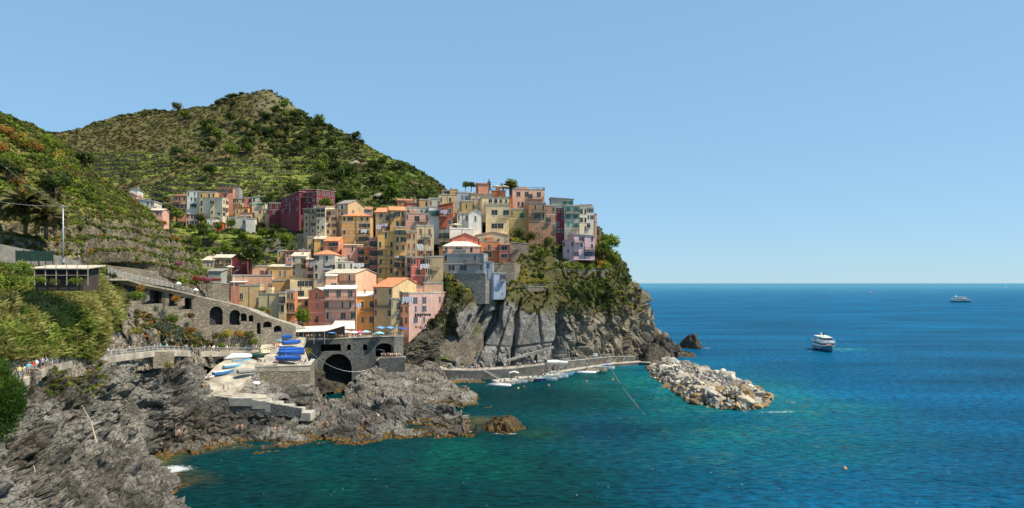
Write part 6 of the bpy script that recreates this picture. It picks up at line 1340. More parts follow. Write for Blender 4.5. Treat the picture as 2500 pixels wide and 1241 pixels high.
# ------------------------------------------------------------------ boats
def hull_mesh(key, L, W, H, mats, transom=.72, deck=False, sheer=.28):
    def f():
        m = MB(); rings = []; n = 14
        for i in range(n + 1):
            t = i / n; x = -L / 2 + L * t; b = W / 2 * (transom + (1 - transom) * math.sin(min(1, t * 2.2) * math.pi / 2)) * (max(0.02, 1 - max(0, (t - .45) / .55) ** 2.2)); hh = H * (1 + sheer * t * t); k = H * .35 * max(0, (t - .7) / .3) ** 2
            ib = max(.01, b - .09); fl = H * .32 if not deck else hh - .05; fl = max(fl, k + .05)
            rings.append([(x, -b, hh), (x, -b * .9, hh * .45 + k * .5), (x, -b * .45, .06 + k), (x, 0, k - .02), (x, b * .45, .06 + k), (x, b * .9, hh * .45 + k * .5), (x, b, hh), (x, ib, hh + .005), (x, ib * .85, fl), (x, 0, fl - .01), (x, -ib * .85, fl), (x, -ib, hh + .005)])
        vs = [v for r in rings for v in r]; q = 12
        for i in range(n):
            for j in range(q):
                m.cur = 0 if j < 6 else (2 if j in (6, 11) else 1); b = len(m.v); m.add([rings[i][j], rings[i][(j + 1) % q], rings[i + 1][(j + 1) % q], rings[i + 1][j]], [(0, 1, 2, 3)])
        m.cur = 0; m.poly(rings[0][:7][::-1]); m.poly(rings[-1][:7]); return m.mesh('hull', mats, False)
    return tpl(('hull', key), f)
PC = dict(white=(.8, .79, .75), cream=(.72, .62, .42), blue=(.03, .2, .5), lblue=(.2, .5, .7), wood=(.45, .24, .09), grey=(.3, .3, .3), green=(.02, .12, .09), orange=(.75, .35, .12), aqua=(.1, .5, .45), black=(.02, .02, .022), dblue=(.01, .03, .2), red=(.5, .04, .03), tan=(.5, .38, .22))
pm_ = lambda k: simple('paint_' + k, PC[k], .45, .1, 1.5)
def outboard(root, L, H):
    m = MB(); m.box(-L / 2 - .42, -L / 2 - .08, -.17, .17, H + .05, H + .5); m.box(-L / 2 - .38, -L / 2 - .15, -.09, .09, H + .5, H + .58); m.box(-L / 2 - .3, -L / 2 - .16, -.06, .06, -.3, H + .05); m.box(-L / 2 - .12, -L / 2 + .02, -.14, .14, H - .2, H + .1); m.build('outboard_motor', pm_('black'), root)
def boat(label, kind, loc, rz, L=4.6, hc='white', ic='cream', rc='wood', group=None, tilt=0, cover=None, motor=True, wf=.38):
    W = L * wf; H = L * .165; root = empty('boat', loc, rz); tag(root, label, 'boat', group)
    if tilt: root.rotation_euler = (tilt, 0, rz)
    if kind == 'rib':
        m = MB(); r = L * .062; pts = []
        for t in np.linspace(0, 1, 19):
            a = math.pi * t; pts.append((-L / 2 + L * .55, -W / 2 + r, .3)) if 0 else None
        path = [(-L / 2, -W / 2 + r, .32), (0, -W / 2 + r, .34), (L * .2, -W / 2 + r * 1.1, .38), (L * .36, -W * .28, .46), (L * .45, -W * .1, .52), (L * .46, 0, .54), (L * .45, W * .1, .52), (L * .36, W * .28, .46), (L * .2, W / 2 - r * 1.1, .38), (0, W / 2 - r, .34), (-L / 2, W / 2 - r, .32)]
        m.tube(path, r, 9); m.build('tube', pm_(hc), root, smooth=True); MB().box(-L / 2 + .1, L * .3, -W / 2 + r, W / 2 - r, .0, .22).build('floor', pm_(ic), root)
        c = MB().box(-L * .08, L * .06, -.28, .28, .2, .85); c.bar((L * .06, 0, .8), (L * .0, 0, 1.15), .5, .04); c.build('console', pm_('white'), root); MB().box(-L * .24, -L * .13, -.4, .4, .2, .55).build('seat', pm_(ic), root)
        if motor: outboard(root, L, .35)
        return root
    link('hull', hull_mesh((wf, L, hc, ic, rc, kind == 'deck'), L, W, H, [pm_(hc), pm_(ic), pm_(rc)], deck=kind == 'deck'), root)
    if cover:
        def f():
            m = MB(); R_ = []
            for t in np.linspace(0, 1, 11):
                x = -L / 2 * 1.02 + L * 1.03 * t; b = (W / 2 + .06) * (.74 + .26 * math.sin(min(1, t * 2.2) * math.pi / 2)) * (max(.03, 1 - max(0, (t - .45) / .55) ** 2.2)); hh = H * (1 + .28 * t * t); top = hh + .5 * math.sin(math.pi * min(1, t * .8 + .2)) + .04 * math.sin(t * 23)
                R_.append([(x, -b, hh * .55), (x, -b * 1.0, hh + .03), (x, -b * .5, (hh + top) / 2 + .06), (x, 0, top), (x, b * .5, (hh + top) / 2 + .06), (x, b, hh + .03), (x, b, hh * .55)])
            m.loft(R_); return m.mesh('cover', cover)
        link('cover', tpl(('cov', L, cover.name), f), root)
    else:
        for x_ in (-.25, .08, .3): MB().box(L * x_ - .13, L * x_ + .13, -W * .4 * (1 - max(0, x_) * .6), W * .4 * (1 - max(0, x_) * .6), H * .72, H * .8).build('bench', pm_(rc), root)
        if kind == 'cabin':
            MB().box(-L * .02, L * .25, -W * .27, W * .27, H * .6, H * 1.9).build('cabin', pm_('white'), root); MB().box(L * .252, L * .262, -W * .22, W * .22, H * 1.3, H * 1.75).build('windscreen', GLASS, root)
        if motor: outboard(root, L, H)
    return root
def w_(px, py): return Pz(px, py, -.12)
D = math.radians
moor = [('rib', 1222, 943, -62, 6.6, 'white', 'grey', 'grey', 'big white inflatable boat at the left end of the moored row', None), ('row', 1240, 940, -60, 4.6, 'white', 'orange', 'wood', 'small orange decked boat beside the big inflatable', None),
    ('row', 1252, 938, -55, 5.0, 'cream', 'white', 'white', 'cream motor boat third in the moored row', None), ('cabin', 1268, 936, -58, 5.2, 'white', 'white', 'white', 'white cuddy boat fourth in the moored row', None), ('row', 1283, 933, -60, 5.2, 'cream', 'tan', 'wood', 'wooden trimmed rowing boat in the middle of the moored row', None),
    ('row', 1295, 931, -55, 4.6, 'white', 'orange', 'wood', 'small boat with orange inside in the middle of the moored row', None), ('row', 1312, 932, -52, 5.6, 'dblue', 'white', 'white', 'dark blue hulled boat in the middle of the moored row', None), ('row', 1322, 929, -50, 5.2, 'white', 'aqua', 'white', 'white boat with pale green inside next to the blue hull', None),
    ('cabin', 1338, 930, -50, 5.8, 'white', 'white', 'white', 'white motor boat with wheelhouse in the middle row', None), ('rib', 1328, 924, -48, 4.4, 'aqua', 'aqua', 'aqua', 'turquoise small craft by the jetty', None), ('row', 1352, 925, -45, 5.4, 'white', 'cream', 'wood', 'white boat with cream inside right of the wheelhouse boat', None),
    ('row', 1366, 923, -42, 5.6, 'white', 'white', 'grey', 'white boat near the right end of the moored row', None), ('cabin', 1346, 919, -30, 5.2, 'white', 'white', 'white', 'white boat with dark windscreen tied closest to the quay', None), ('row', 1380, 918, -35, 4.6, 'lblue', 'white', 'white', 'pale blue boat near the right end of the moored row', None), ('row', 1386, 914, -30, 4.4, 'lblue', 'lblue', 'white', 'bright light blue boat at the right end of the moored row', None),
    ('rib', 1432, 912, -30, 6.2, 'white', 'grey', 'grey', 'white inflatable boat by the tan boat at the second mooring', None), ('row', 1446, 910, -28, 4.4, 'white', 'white', 'white', 'small white dinghy behind the second inflatable', None), ('row', 1458, 909, -22, 6.4, 'tan', 'tan', 'cream', 'tan wooden boat at the second mooring', None), ('row', 1479, 903, -25, 6.0, 'white', 'cream', 'cream', 'white boat raised beside the blue canopy on the lower quay', None)]
for k, px, py, a, L, hc, ic, rc, lab, cv in moor: boat(lab, k, w_(px, py), D(a * .5), L * 1.2, hc, ic, rc, 'boats moored below the cliff')
q = P(1482, 893, 268); canopy('canopy', 'small blue sun canopy over the white boat at the lower quay', q.x, q.y - 1, .9, 4, 2.6, 2.6, BLUEC)
q = Pz(1255, 918, 1.2); canopy('canopy', 'square white awning over the boats at the jetty', q.x, q.y - 1, .8, 3.4, 3, 2.2, WHITEP)
RY = [(P(640, 858, 196), P(757, 892, 188), P(566, 966, 165.5))]
def yard(px, py, zf=None):     # point on the sloping ramp
    from mathutils.geometry import intersect_line_plane
    o = Vector((0, 0, HC)); d = P(px, py, 100) - o
    pts = (P(648, 815, 216), P(757, 892, 188), P(632, 860, 195)) if py < 893 and px > 622 else (P(632, 858, 195.5), P(566, 966, 165.5), P(497, 925, 172))
    n_ = (pts[1] - pts[0]).cross(pts[2] - pts[0]); return intersect_line_plane(o, o + d, pts[0], n_) + Vector((0, 0, .03))
for px, py, a, L, lab, c_ in ((712, 866, 8, 6.6, 'blue covered boat at the back of the boat yard stack', BLUEC), (712, 874, 4, 7.0, 'blue covered boat in the middle of the boat yard stack', BLUEC), (705, 887, 2, 6.4, 'blue covered boat nearest to the seawall edge', BLUEC), (712, 846, 40, 5.4, 'blue covered boat pointing at the square above the others', BLUEC), (686, 834, 2, 6.5, 'big blue covered boat in front of the canopy', BLUEC)):
    p = yard(px, py); boat(lab, 'row', p + Vector((0, 0, .5)), D(a), L, 'dblue', 'white', 'white', 'boats under blue covers on the boat yard', cover=c_, motor=False)
boat('long white hull turned up along the arched wall', 'row', yard(573, 893) + Vector((0, 2.4, 1.7)), D(30), 7.2, 'white', 'white', 'white', None, tilt=D(-62), motor=False, wf=.2)
boat('blue and white rowing boat on the ramp', 'row', yard(546, 917) + Vector((0, 0, .15)), D(55), 5.6, 'blue', 'white', 'lblue', motor=False)
boat('light blue and white boat behind the rowing boat on the ramp', 'row', yard(570, 900) + Vector((0, 0, .15)), D(48), 5.2, 'lblue', 'white', 'white', motor=False)
boat('slim light blue canoe beside the turned up white hull', 'row', yard(586, 889) + Vector((0, .8, .3)), D(35), 4.6, 'lblue', 'lblue', 'lblue', motor=False)
boat('small white dinghy at the left edge of the ramp', 'row', yard(509, 926) + Vector((0, 0, .1)), D(60), 3.8, 'white', 'grey', 'white', motor=False)
boat('dark green boat under cover between ramp and boat yard', 'row', yard(629, 876) + Vector((0, 0, .2)), D(-25), 4.8, 'green', 'green', 'green', cover=simple('green_cover', (.02, .08, .06), .7), motor=False)
boat('round cream hull leaning beside the dark green boat', 'row', yard(644, 866) + Vector((0, .6, .8)), D(70), 4.4, 'cream', 'cream', 'cream', tilt=D(60), motor=False)
boat('grey boat on the rock edge of the ramp', 'row', P(603, 912, 176), D(48), 4.8, 'grey', 'grey', 'grey', cover=simple('grey_cover', (.3, .28, .25), .8), motor=False)
boat('white upturned dinghy on the rocks under the seawall', 'row', P(617, 932, 176.5), D(35), 3.6, 'white', 'white', 'white', tilt=D(175), motor=False)
boat('blue open boat under the left edge of the canopy', 'row', yard(668, 836), D(0), 4.5, 'lblue', 'lblue', 'white', motor=False)
for i, (px, py, c_, l) in enumerate(((1279, 947, 'red', 'red buoy below the middle of the moored boats'), (1265, 951, 'yellow', 'small yellow buoy left of the red one'), (1340, 944, 'orange', 'orange buoy below the wheelhouse boat'), (1432, 934, 'orange', 'orange buoy below the second inflatable'), (1496, 930, 'orange', 'orange buoy left of the float line'), (2063, 1149, 'orange', 'lone orange buoy far out in the right water'))):
    PC['yellow'] = (.8, .7, .1); m = MB(); r_ = .36; R_ = [[(r_ * math.sin(math.pi * k / 8) * math.cos(6.283 * j / 10), r_ * math.sin(math.pi * k / 8) * math.sin(6.283 * j / 10), r_ - r_ * math.cos(math.pi * k / 8)) for j in range(10)] for k in range(1, 8)]
    m.loft(R_); m.tube([(0, 0, .7), (0, 0, .85)], .06, 5); tag(m.build('buoy', pm_(c_), None, Pz(px, py, -.2), smooth=True), l, 'buoy')
a, b = Pz(1493, 903, .05), Pz(1573, 1012, .05); m = MB(); m.tube([Vector((0, 0, 0)), (b - a) * .5 + Vector((-.8, 0, 0)), b - a], .03, 5)
fl = simple('float_cream', (.5, .36, .2), .6); fr = m.build('float_line', fl, None, a); tag(fr, 'line of small floats slanting out from the lower quay', 'float line')
fm = MB().tube([(0, 0, -.12), (0, 0, .12)], .1, 7).mesh('float', fl)
for i in range(30): t = (i + .5) / 30; link('float', fm, fr, (b - a) * t + Vector((-.8 * 4 * t * (1 - t) * .5, 0, .0)))
# ------------------------------------------------------------------ ferries
def ferry(label, loc, rz, L, mono):
    root = empty('ferry', loc, rz); tag(root, label, 'ferry'); W = L * .3; k = L / 24
    hm = hull_mesh(('ferry', L), L, W, L * .105, [simple('ferry_hull_blue', (.035, .16, .24), .4, .1), simple('ferry_deck', (.5, .5, .48), .7), pm_('white')], .9, True, .45); link('hull', hm, root)
    z = L * .105; hw = W / 2
    def b(n, x0, x1, yh, z0, z1, mt, par=root): return MB().box(x0 * L, x1 * L, -yh * hw, yh * hw, z + z0 * k, z + z1 * k).build(n, mt, par)
    WN = simple('ferry_window', (.015, .02, .03), .2); c = b('cabin', -.42, .2, .86, .02, 2.3, pm_('white')); b('window', -.40, .206, .865, 1.0, 1.75, WN, c)
    b('upper_deck', -.46, .24, .97, 2.3, 2.5, pm_('white')); wh = b('wheelhouse', .02, .2, .55, 2.5, 4.5, pm_('white')); b('window', .03, .207, .555, 3.5, 4.15, WN, wh); b('roof', -.0, .22, .62, 4.5, 4.62, pm_('white'), wh)
    b('awning', -.4, -.02, .8, 4.7, 4.78, CANV)
    for sx_ in (-.4, -.2, -.03):
        for sy_ in (-.78, .78): MB().box(sx_ * L - .05, sx_ * L + .05, sy_ * hw - .05, sy_ * hw + .05, z + 2.5 * k, z + 4.7 * k).build('post', pm_('white'), root)
    m = MB()
    for s in (-1, 1):
        for zz in (3.0, 3.5): m.bar((-.46 * L, s * hw * .95, z + zz * k), (.2 * L, s * hw * .95, z + zz * k), .07)
        for i in range(14): x_ = -.46 * L + i * .05 * L; m.bar((x_, s * hw * .95, z + 2.5 * k), (x_, s * hw * .95, z + 3.5 * k), .06)
        m.bar((.2 * L, s * hw * .9, z + 1.1 * k), (.47 * L, s * hw * .15, z + 2.2 * k), .08)
    m.build('railing', PALE, root); MB().tube([(-.1 * L, 0, z + 4.6 * k), (-.1 * L, 0, z + 7 * k)], .12, 6).bar((-.1 * L, -1, z + 6 * k), (-.1 * L, 1, z + 6 * k), .08).build('mast', pm_('black'), root)
    MB().box(-.3 * L, -.24 * L, -.3, .3, z + 4.8 * k, z + 6.2 * k).build('funnel', pm_('white'), root)
    for i in range(6): MB().box(-.4 * L + i * .045 * L, -.37 * L + i * .045 * L, -hw * .93, -hw * .90, z + 2.7 * k, z + 3.3 * k).build('life_raft', pm_('orange'), root)
    for i in range(5): MB().tube([(-.3 * L + i * .12 * L, -hw * 1.02, z - .9), (-.3 * L + i * .12 * L, -hw * 1.02, z - .2)], .22, 6).build('fender', pm_('white'), root)
    return root, z, k
fq = Pz(2014, 858, -.5); FR, fz, fk = ferry('white excursion ferry with orange rafts heading towards the harbour', fq, math.radians(-99), 25, 0)
fq2 = Pz(2347, 739, -.6); ferry('smaller white excursion ferry far out near the horizon', fq2, math.radians(-4), 34, 0)
# two speeding boats far off with wakes
for px, py, l in ((2127, 716.5, 'tiny white motor boat drawing a wake left of the far ferry'), (2453, 703.5, 'tiny white motor boat at the end of a wake by the right picture edge')):
    boat(l, 'cabin', Pz(px, py, -.2), math.pi if px < 2200 else 0, 16 if px < 2200 else 22)
# ------------------------------------------------------------------ people
SKIN = simple('skin', (.52, .30, .20), .7, .1); HAIR = simple('hair', (.06, .035, .02), .8, .2)
def cloth_mat(name, rnd):
    m, t, b = newmat(name); oi = N(t, 'ShaderNodeObjectInfo')
    if rnd: t.links.new(ramp(t, oi.outputs['Random'], .2, .8, (.02, .025, .05, 1), (.32, .29, .24, 1)), b.inputs['Base Color'])
    else: t.links.new(oi.outputs['Color'], b.inputs['Base Color'])
    b.inputs['Roughness'].default_value = .85; return m
TOPM = cloth_mat('shirt_cloth', False); BOTM = cloth_mat('trouser_cloth', True)
def body(key, J, bones, swim=False):
    """one skin of joined joints: J name -> (x,y,z,r)"""
    me = bpy.data.meshes.new('tmp'); names = list(J); me.from_pydata([J[n][:3] for n in names], [(names.index(a), names.index(b)) for a, b in bones], [])
    o = bpy.data.objects.new('tmp', me); COL.objects.link(o); md = o.modifiers.new('s', 'SKIN'); 
    for i, n in enumerate(names): me.skin_vertices[0].data[i].radius = (J[n][3], J[n][3] * (J[n][4] if len(J[n]) > 4 else 1))
    me.skin_vertices[0].data[names.index('hip')].use_root = True
    sb = o.modifiers.new('b', 'SUBSURF'); sb.levels = 1; dg = bpy.context.evaluated_depsgraph_get(); ev = o.evaluated_get(dg); r = bpy.data.meshes.new_from_object(ev)
    bpy.data.objects.remove(o); r.name = 'person'; r.materials.clear()
    for m in (SKIN, TOPM, BOTM, HAIR): r.materials.append(m)
    seg = [(Vector(J[a][:3]), Vector(J[b][:3]), a, b) for a, b in bones]
    for p in r.polygons:
        c = p.center; best = min(seg, key=lambda s: ((c - (s[0].lerp(s[1], max(0, min(1, (c - s[0]).dot(s[1] - s[0]) / max(1e-9, (s[1] - s[0]).length_squared)))))).length)); k = best[2] + best[3]
        t = (c - best[0]).dot(best[1] - best[0]) / max(1e-9, (best[1] - best[0]).length_squared)
        mi = 0
        if 'top' in k or 'head' in k: mi = 3 if (c.z > J['head'][2] + .03 or c.y > J['head'][1] + .02) and 'head' in k else 0
        elif 'chest' in k or 'waist' in k or 'sh' in k: mi = 1 if not swim else 0
        elif 'elb' in k and 'sh' in k: mi = 1
        if ('hip' in k or 'kn' in k) and not ('waist' in k): mi = 2 if not ('ank' in k) else 0
        if k in ('hipwaist',): mi = 2 if t < .5 else (1 if not swim else 0)
        if 'elb' in k and 'ha' in k: mi = 0
        p.material_index = mi; p.use_smooth = True
    return r
BN = [('hip', 'waist'), ('waist', 'chest'), ('chest', 'neck'), ('neck', 'head'), ('head', 'top'), ('chest', 'shL'), ('shL', 'elbL'), ('elbL', 'haL'), ('chest', 'shR'), ('shR', 'elbR'), ('elbR', 'haR'), ('hip', 'hpL'), ('hpL', 'knL'), ('knL', 'ankL'), ('ankL', 'ftL'), ('hip', 'hpR'), ('hpR', 'knR'), ('knR', 'ankR'), ('ankR', 'ftR')]
def pose(**kw):
    J = dict(hip=(0, 0, .92, .14), waist=(0, 0, 1.08, .13), chest=(0, 0, 1.30, .15), neck=(0, 0, 1.46, .055), head=(0, -.02, 1.60, .095), top=(0, -.01, 1.69, .08), shL=(-.18, 0, 1.38, .06), elbL=(-.24, .02, 1.12, .045), haL=(-.25, -.05, .88, .04), shR=(.18, 0, 1.38, .06), elbR=(.24, .02, 1.12, .045), haR=(.25, -.05, .88, .04),
        hpL=(-.09, 0, .86, .095), knL=(-.10, -.02, .48, .065), ankL=(-.10, .02, .08, .045), ftL=(-.10, -.14, .04, .04), hpR=(.09, 0, .86, .095), knR=(.10, -.02, .48, .065), ankR=(.10, .02, .08, .045), ftR=(.10, -.14, .04, .04)); J.update(kw); return J
def shift(J, keys, dx=0, dy=0, dz=0):
    for k in keys: v = J[k]; J[k] = (v[0] + dx, v[1] + dy, v[2] + dz, *v[3:])
    return J
up_ = ['hip', 'waist', 'chest', 'neck', 'head', 'top', 'shL', 'elbL', 'haL', 'shR', 'elbR', 'haR', 'hpL', 'hpR']
Js = [pose(), pose(knL=(-.09, -.16, .50, .065), ankL=(-.09, -.12, .10, .045), ftL=(-.09, -.28, .06, .04), knR=(.1, .03, .47, .065), ankR=(.1, .22, .13, .045), ftR=(.1, .1, .04, .04), elbL=(-.23, .12, 1.14, .045), haL=(-.22, .12, .92, .04), elbR=(.23, -.08, 1.14, .045), haR=(.2, -.24, 1.0, .04)),
    pose(elbR=(.30, -.1, 1.2, .045), haR=(.16, -.22, 1.42, .04), elbL=(-.3, .04, 1.18, .045), haL=(-.14, -.04, 1.0, .04)), pose(elbR=(.3, 0, 1.16, .045), haR=(.13, -.05, .98, .04), knL=(-.14, -.04, .48, .065), ankL=(-.17, .0, .08, .045), ftL=(-.2, -.15, .04, .04))]
sit = shift(pose(knL=(-.12, -.42, .50, .065), ankL=(-.13, -.46, .06, .045), ftL=(-.13, -.6, .02, .04), knR=(.12, -.42, .52, .065), ankR=(.13, -.5, .08, .045), ftR=(.13, -.64, .04, .04)), up_, dz=-.42); sit.update(elbL=(-.22, -.12, .74, .045), haL=(-.14, -.34, .56, .04), elbR=(.22, -.12, .74, .045), haR=(.14, -.34, .56, .04))
sit = {k: (v[0], v[1], v[2] - .40, *v[3:]) for k, v in sit.items()}; sit.update(ankL=(-.13, -.48, -.30, .045), ftL=(-.13, -.62, -.34, .04), ankR=(.13, -.5, -.28, .045), ftR=(.13, -.64, -.32, .04))
lie = dict(hip=(0, 0, .14, .14), waist=(0, .16, .14, .12), chest=(0, .38, .16, .15), neck=(0, .54, .17, .055), head=(0, .68, .2, .09), top=(0, .78, .2, .08), shL=(-.18, .46, .15, .06), elbL=(-.34, .3, .08, .045), haL=(-.3, .06, .05, .04), shR=(.18, .46, .15, .06), elbR=(.36, .55, .08, .045), haR=(.22, .76, .06, .04), hpL=(-.09, -.06, .13, .095), knL=(-.12, -.42, .3, .065), ankL=(-.13, -.74, .06, .045), ftL=(-.13, -.86, .1, .04), hpR=(.09, -.06, .13, .095), knR=(.1, -.46, .12, .065), ankR=(.1, -.84, .06, .045), ftR=(.1, -.92, .12, .04))
BODY = [body(i, j, BN) for i, j in enumerate(Js)]; BSW = body('sw', Js[3], BN, True); BSIT = body('sit', sit, BN); BSITS = body('sits', sit, BN, True); BLIE = body('lie', lie, BN, True)
SHIRT = dict(white=(.8, .8, .78), red=(.6, .04, .03), blue=(.05, .15, .5), black=(.02, .02, .025), green=(.03, .35, .12), yellow=(.75, .6, .1), grey=(.35, .35, .36), pink=(.75, .3, .35), orange=(.8, .3, .08), navy=(.02, .03, .12), turquoise=(.1, .5, .55), beige=(.6, .5, .36))
PN = [0]; prng = random.Random(77)
PPL = {}
def person(loc, where, shirt=None, me=None, rz=None, verb=None, cat='person'):
    s = shirt or prng.choice(['white'] * 5 + ['red', 'blue', 'black', 'black', 'green', 'yellow', 'grey', 'grey', 'pink', 'orange', 'navy', 'turquoise', 'beige', 'beige'])
    o = link('person', me or prng.choice(BODY), None, loc, prng.uniform(0, 6.28) if rz is None else rz); o.color = (*SHIRT[s], 1); k = prng.uniform(.94, 1.06); o.scale = (k, k, k)
    sw = me in (BSW, BSITS, BLIE); v = verb or ('standing' if me is None or me is BSW else 'sitting' if me in (BSIT, BSITS) else 'lying')
    t = 'person in dark swimwear %s %s' % (v, where) if sw else 'person in a %s top %s %s' % (s, v, where); tag(o, t, cat, 'people ' + where); PN[0] += 1; return o
def crowd(n, poly, where, z=None, me=None, jz=0):
    for i in range(n):
        t = prng.random() * (len(poly) - 1); k = int(t); a, b = poly[k], poly[k + 1]; f = t - k; p = Vector(a).lerp(Vector(b), f) + Vector((prng.uniform(-.3, .3), prng.uniform(0, jz), 0)); 
        person(p, where, me=me)
# on the square behind the fence
crowd(44, [(P(745, 830, 223).x, 224, zq + .02), (P(862, 826, 231).x, 232, zq + .02), (P(980, 822, 235).x, 236, zq + .02)], 'near the fence round the square', jz=5)
crowd(20, [(P(745, 830, 228).x, 228, zq + .02), (P(800, 826, 232).x, 236, zq + .02)], 'under the canopy on the square', jz=4)
crowd(16, [(P(870, 826, 239).x, 240, zq + .02), (P(985, 822, 240).x, 240, zq + .02)], 'around the tents on the square', jz=5)
# promenade
ps = [P(*p) + Vector((-.4, 1.2, .02)) for p in prom]
for k, n in ((0, 6), (1, 12), (2, 4), (3, 3), (4, 4), (5, 3), (6, 3), (7, 16)):
    a, b = ps[k], ps[k + 1]
    wn = 'at the gate end of the promenade' if k < 3 else 'along the middle of the promenade' if k < 6 else 'on the arched wall promenade'
    for i in range(n): person(a.lerp(b, prng.random()) + Vector((0, prng.uniform(-.4, 1.6), 0)), wn)
# ramp and yard
for px, py, s, me in ((707, 868, 'black', None), (700, 884, 'navy', None), (689, 882, 'beige', None), (715, 886, 'white', BSIT), (670, 850, 'red', None), (675, 850, 'orange', None), (680, 851, 'pink', None), (667, 848, 'grey', None), (697, 880, 'black', BSW), (640, 888, 'white', BSIT), (647, 889, 'grey', BSIT), (632, 888, 'beige', BSIT), (672, 890, 'white', BSIT), (678, 890, 'red', BSIT), (722, 884, 'white', BSIT), (728, 885, 'pink', BSIT), (734, 887, 'blue', BSIT), (740, 888, 'white', BSIT), (746, 889, 'navy', BSIT)):
    v = 'standing' if me in (None, BSW) else 'sitting'; person(yard(px, py) + Vector((0, 0, .45 if v == 'sitting' else 0)), 'on the boat yard above the seawall', s, me, verb=v)
for px, py, s, me in ((546, 955, 'white', BSW), (557, 955, 'white', None), (509, 935, 'orange', BSW), (500, 948, 'red', BSITS), (497, 950, 'red', BSITS), (503, 951, 'orange', BSITS), (498, 932, 'orange', BSW), (600, 966, 'blue', BSITS), (594, 966, 'red', BSITS)):
    p = P(px, py, 168.5); p.z = P(560, 963, 167).z + .05 if py > 940 else p.z; person(yard(px, py) + Vector((0, 0, .45 if me is BSITS else 0)) if px < 590 else p + Vector((0, 0, .5)), 'at the foot of the boat ramp', s, me)
SH_ = ['rocky_shore', 'harbour_rock', 'rocky_cove']
where2 = {}
for px, py, s, me, w2 in ((428, 1050, 'turquoise', BSW, 'on the ledge above the cove'), (432, 1062, 'black', BSITS, 'on the ledge above the cove'), (440, 1060, 'white', BSIT, 'on the ledge above the cove'), (447, 1060, 'red', BSITS, 'on the ledge above the cove'), (456, 1058, 'black', BSITS, 'on the ledge above the cove'), (388, 1045, 'navy', BSITS, 'on the ledge above the cove'), (404, 1037, 'beige', BLIE, 'on the ledge above the cove'), (398, 1085, 'beige', BLIE, 'on the ledge above the cove'), (583, 1050, 'yellow', BSITS, 'by the white towel above the waterline'), (594, 1050, 'pink', BSITS, 'by the white towel above the waterline'), (666, 1052, 'black', BSITS, 'on the low middle rocks by the water'), (672, 1052, 'white', BSIT, 'on the low middle rocks by the water'), (680, 1050, 'black', BSIT, 'on the low middle rocks by the water'), (686, 1052, 'red', BSITS, 'on the low middle rocks by the water'),
    (785, 1040, 'beige', BSITS, 'on the flat slab of the low shore'), (797, 1038, 'blue', BSITS, 'on the flat slab of the low shore'), (818, 1022, 'pink', BSITS, 'on the flat slab of the low shore'), (833, 1022, 'orange', BSW, 'on the flat slab of the low shore'), (838, 1005, 'pink', None, 'on the flat slab of the low shore'), (842, 1006, 'white', None, 'on the flat slab of the low shore'), (887, 1030, 'blue', BSITS, 'near the tip of the shore rocks'), (901, 1028, 'navy', BSITS, 'near the tip of the shore rocks'), (919, 1020, 'red', BSW, 'near the tip of the shore rocks'), (925, 1024, 'white', None, 'near the tip of the shore rocks'), (778, 1002, 'orange', BSW, 'at the end of the bathing steps'), (790, 1000, 'red', BSITS, 'at the end of the bathing steps'), (745, 1000, 'orange', BSITS, 'at the end of the bathing steps'), (726, 996, 'turquoise', BLIE, 'on the bathing steps'), (1127, 1010, 'red', BSITS, 'at the outer end of the dark shore rock'), (1143, 952, 'black', BSITS, 'at the end of the pale harbour rock'), (965, 960, 'blue', BSITS, 'on the pale harbour rock'), (1020, 930, 'white', BSIT, 'on the pale harbour rock')):
    p = on(SH_, px, py); lift = .45 if me in (BSIT, BSITS) else .03; person(p + Vector((0, -.1, lift)), w2, s, me, rz=prng.uniform(-.5, .5) if me in (BSIT, BSITS) else None)
# quay
for k, n in ((0, 16), (1, 8), (2, 5), (3, 18), (4, 22)):
    a, b = P(*quay[k]), P(*quay[k + 1]); wn = 'on the path at the foot of the cliff'
    for i in range(n): person(a.lerp(b, prng.random()) + Vector((0, prng.uniform(.8, 3), .02)), wn)
for k, n in ((0, 10), (1, 9), (2, 10)):
    a, b = P(*q2[k]), P(*q2[k + 1])
    for i in range(n): person(a.lerp(b, prng.random()) + Vector((0, prng.uniform(.6, 3.5), .02)), 'on the lower quay beside the moored boats')
for i in range(16): q = P(935 + i * 3, 868, 232); person((q.x, 229.4 + (i % 3) * .5, P(940, 872, 232).z + .02), 'in front of the white kiosk')
A, B_ = P(925, 874, 231), P(985, 874, 231); sheet('terrace', [Vector((A.x, 226.5, A.z)), Vector((B_.x, 226.5, A.z)), Vector((B_.x, 236, A.z)), Vector((A.x, 236, A.z))], CONC, .6)
wallrun('seawall', 'dark wall below the kiosk terrace beside the bridge arch', [(925, 875, 945, 226.4), (988, 872, 930, 226.4)], .5, DSTONE, 'wall', None, group='harbour walls')
# lane walkers with white umbrellas
for px, py, Y, s, um in ((436, 706, 185, 'white', 1), (466, 716, 191, 'yellow', 0), (478, 721, 192, 'white', 1), (418, 700, 183, 'red', 0), (360, 690, 172, 'beige', 0)):
    p = P(px, py, Y + 1.4); p.z -= .2; person(p, 'on the sloping lane over the viaduct', s, verb='walking')
    if um: parasol('white umbrella held over a walker on the lane by x mark'.replace(' by x mark', ', the %s one' % ('higher' if px < 450 else 'lower')), px, p.y, p.z, 'white', .8, 2.2, None, 'umbrella')
person(P(192, 642, 134) , 'in white clothes beside the grey mast', 'white', verb='leaning')
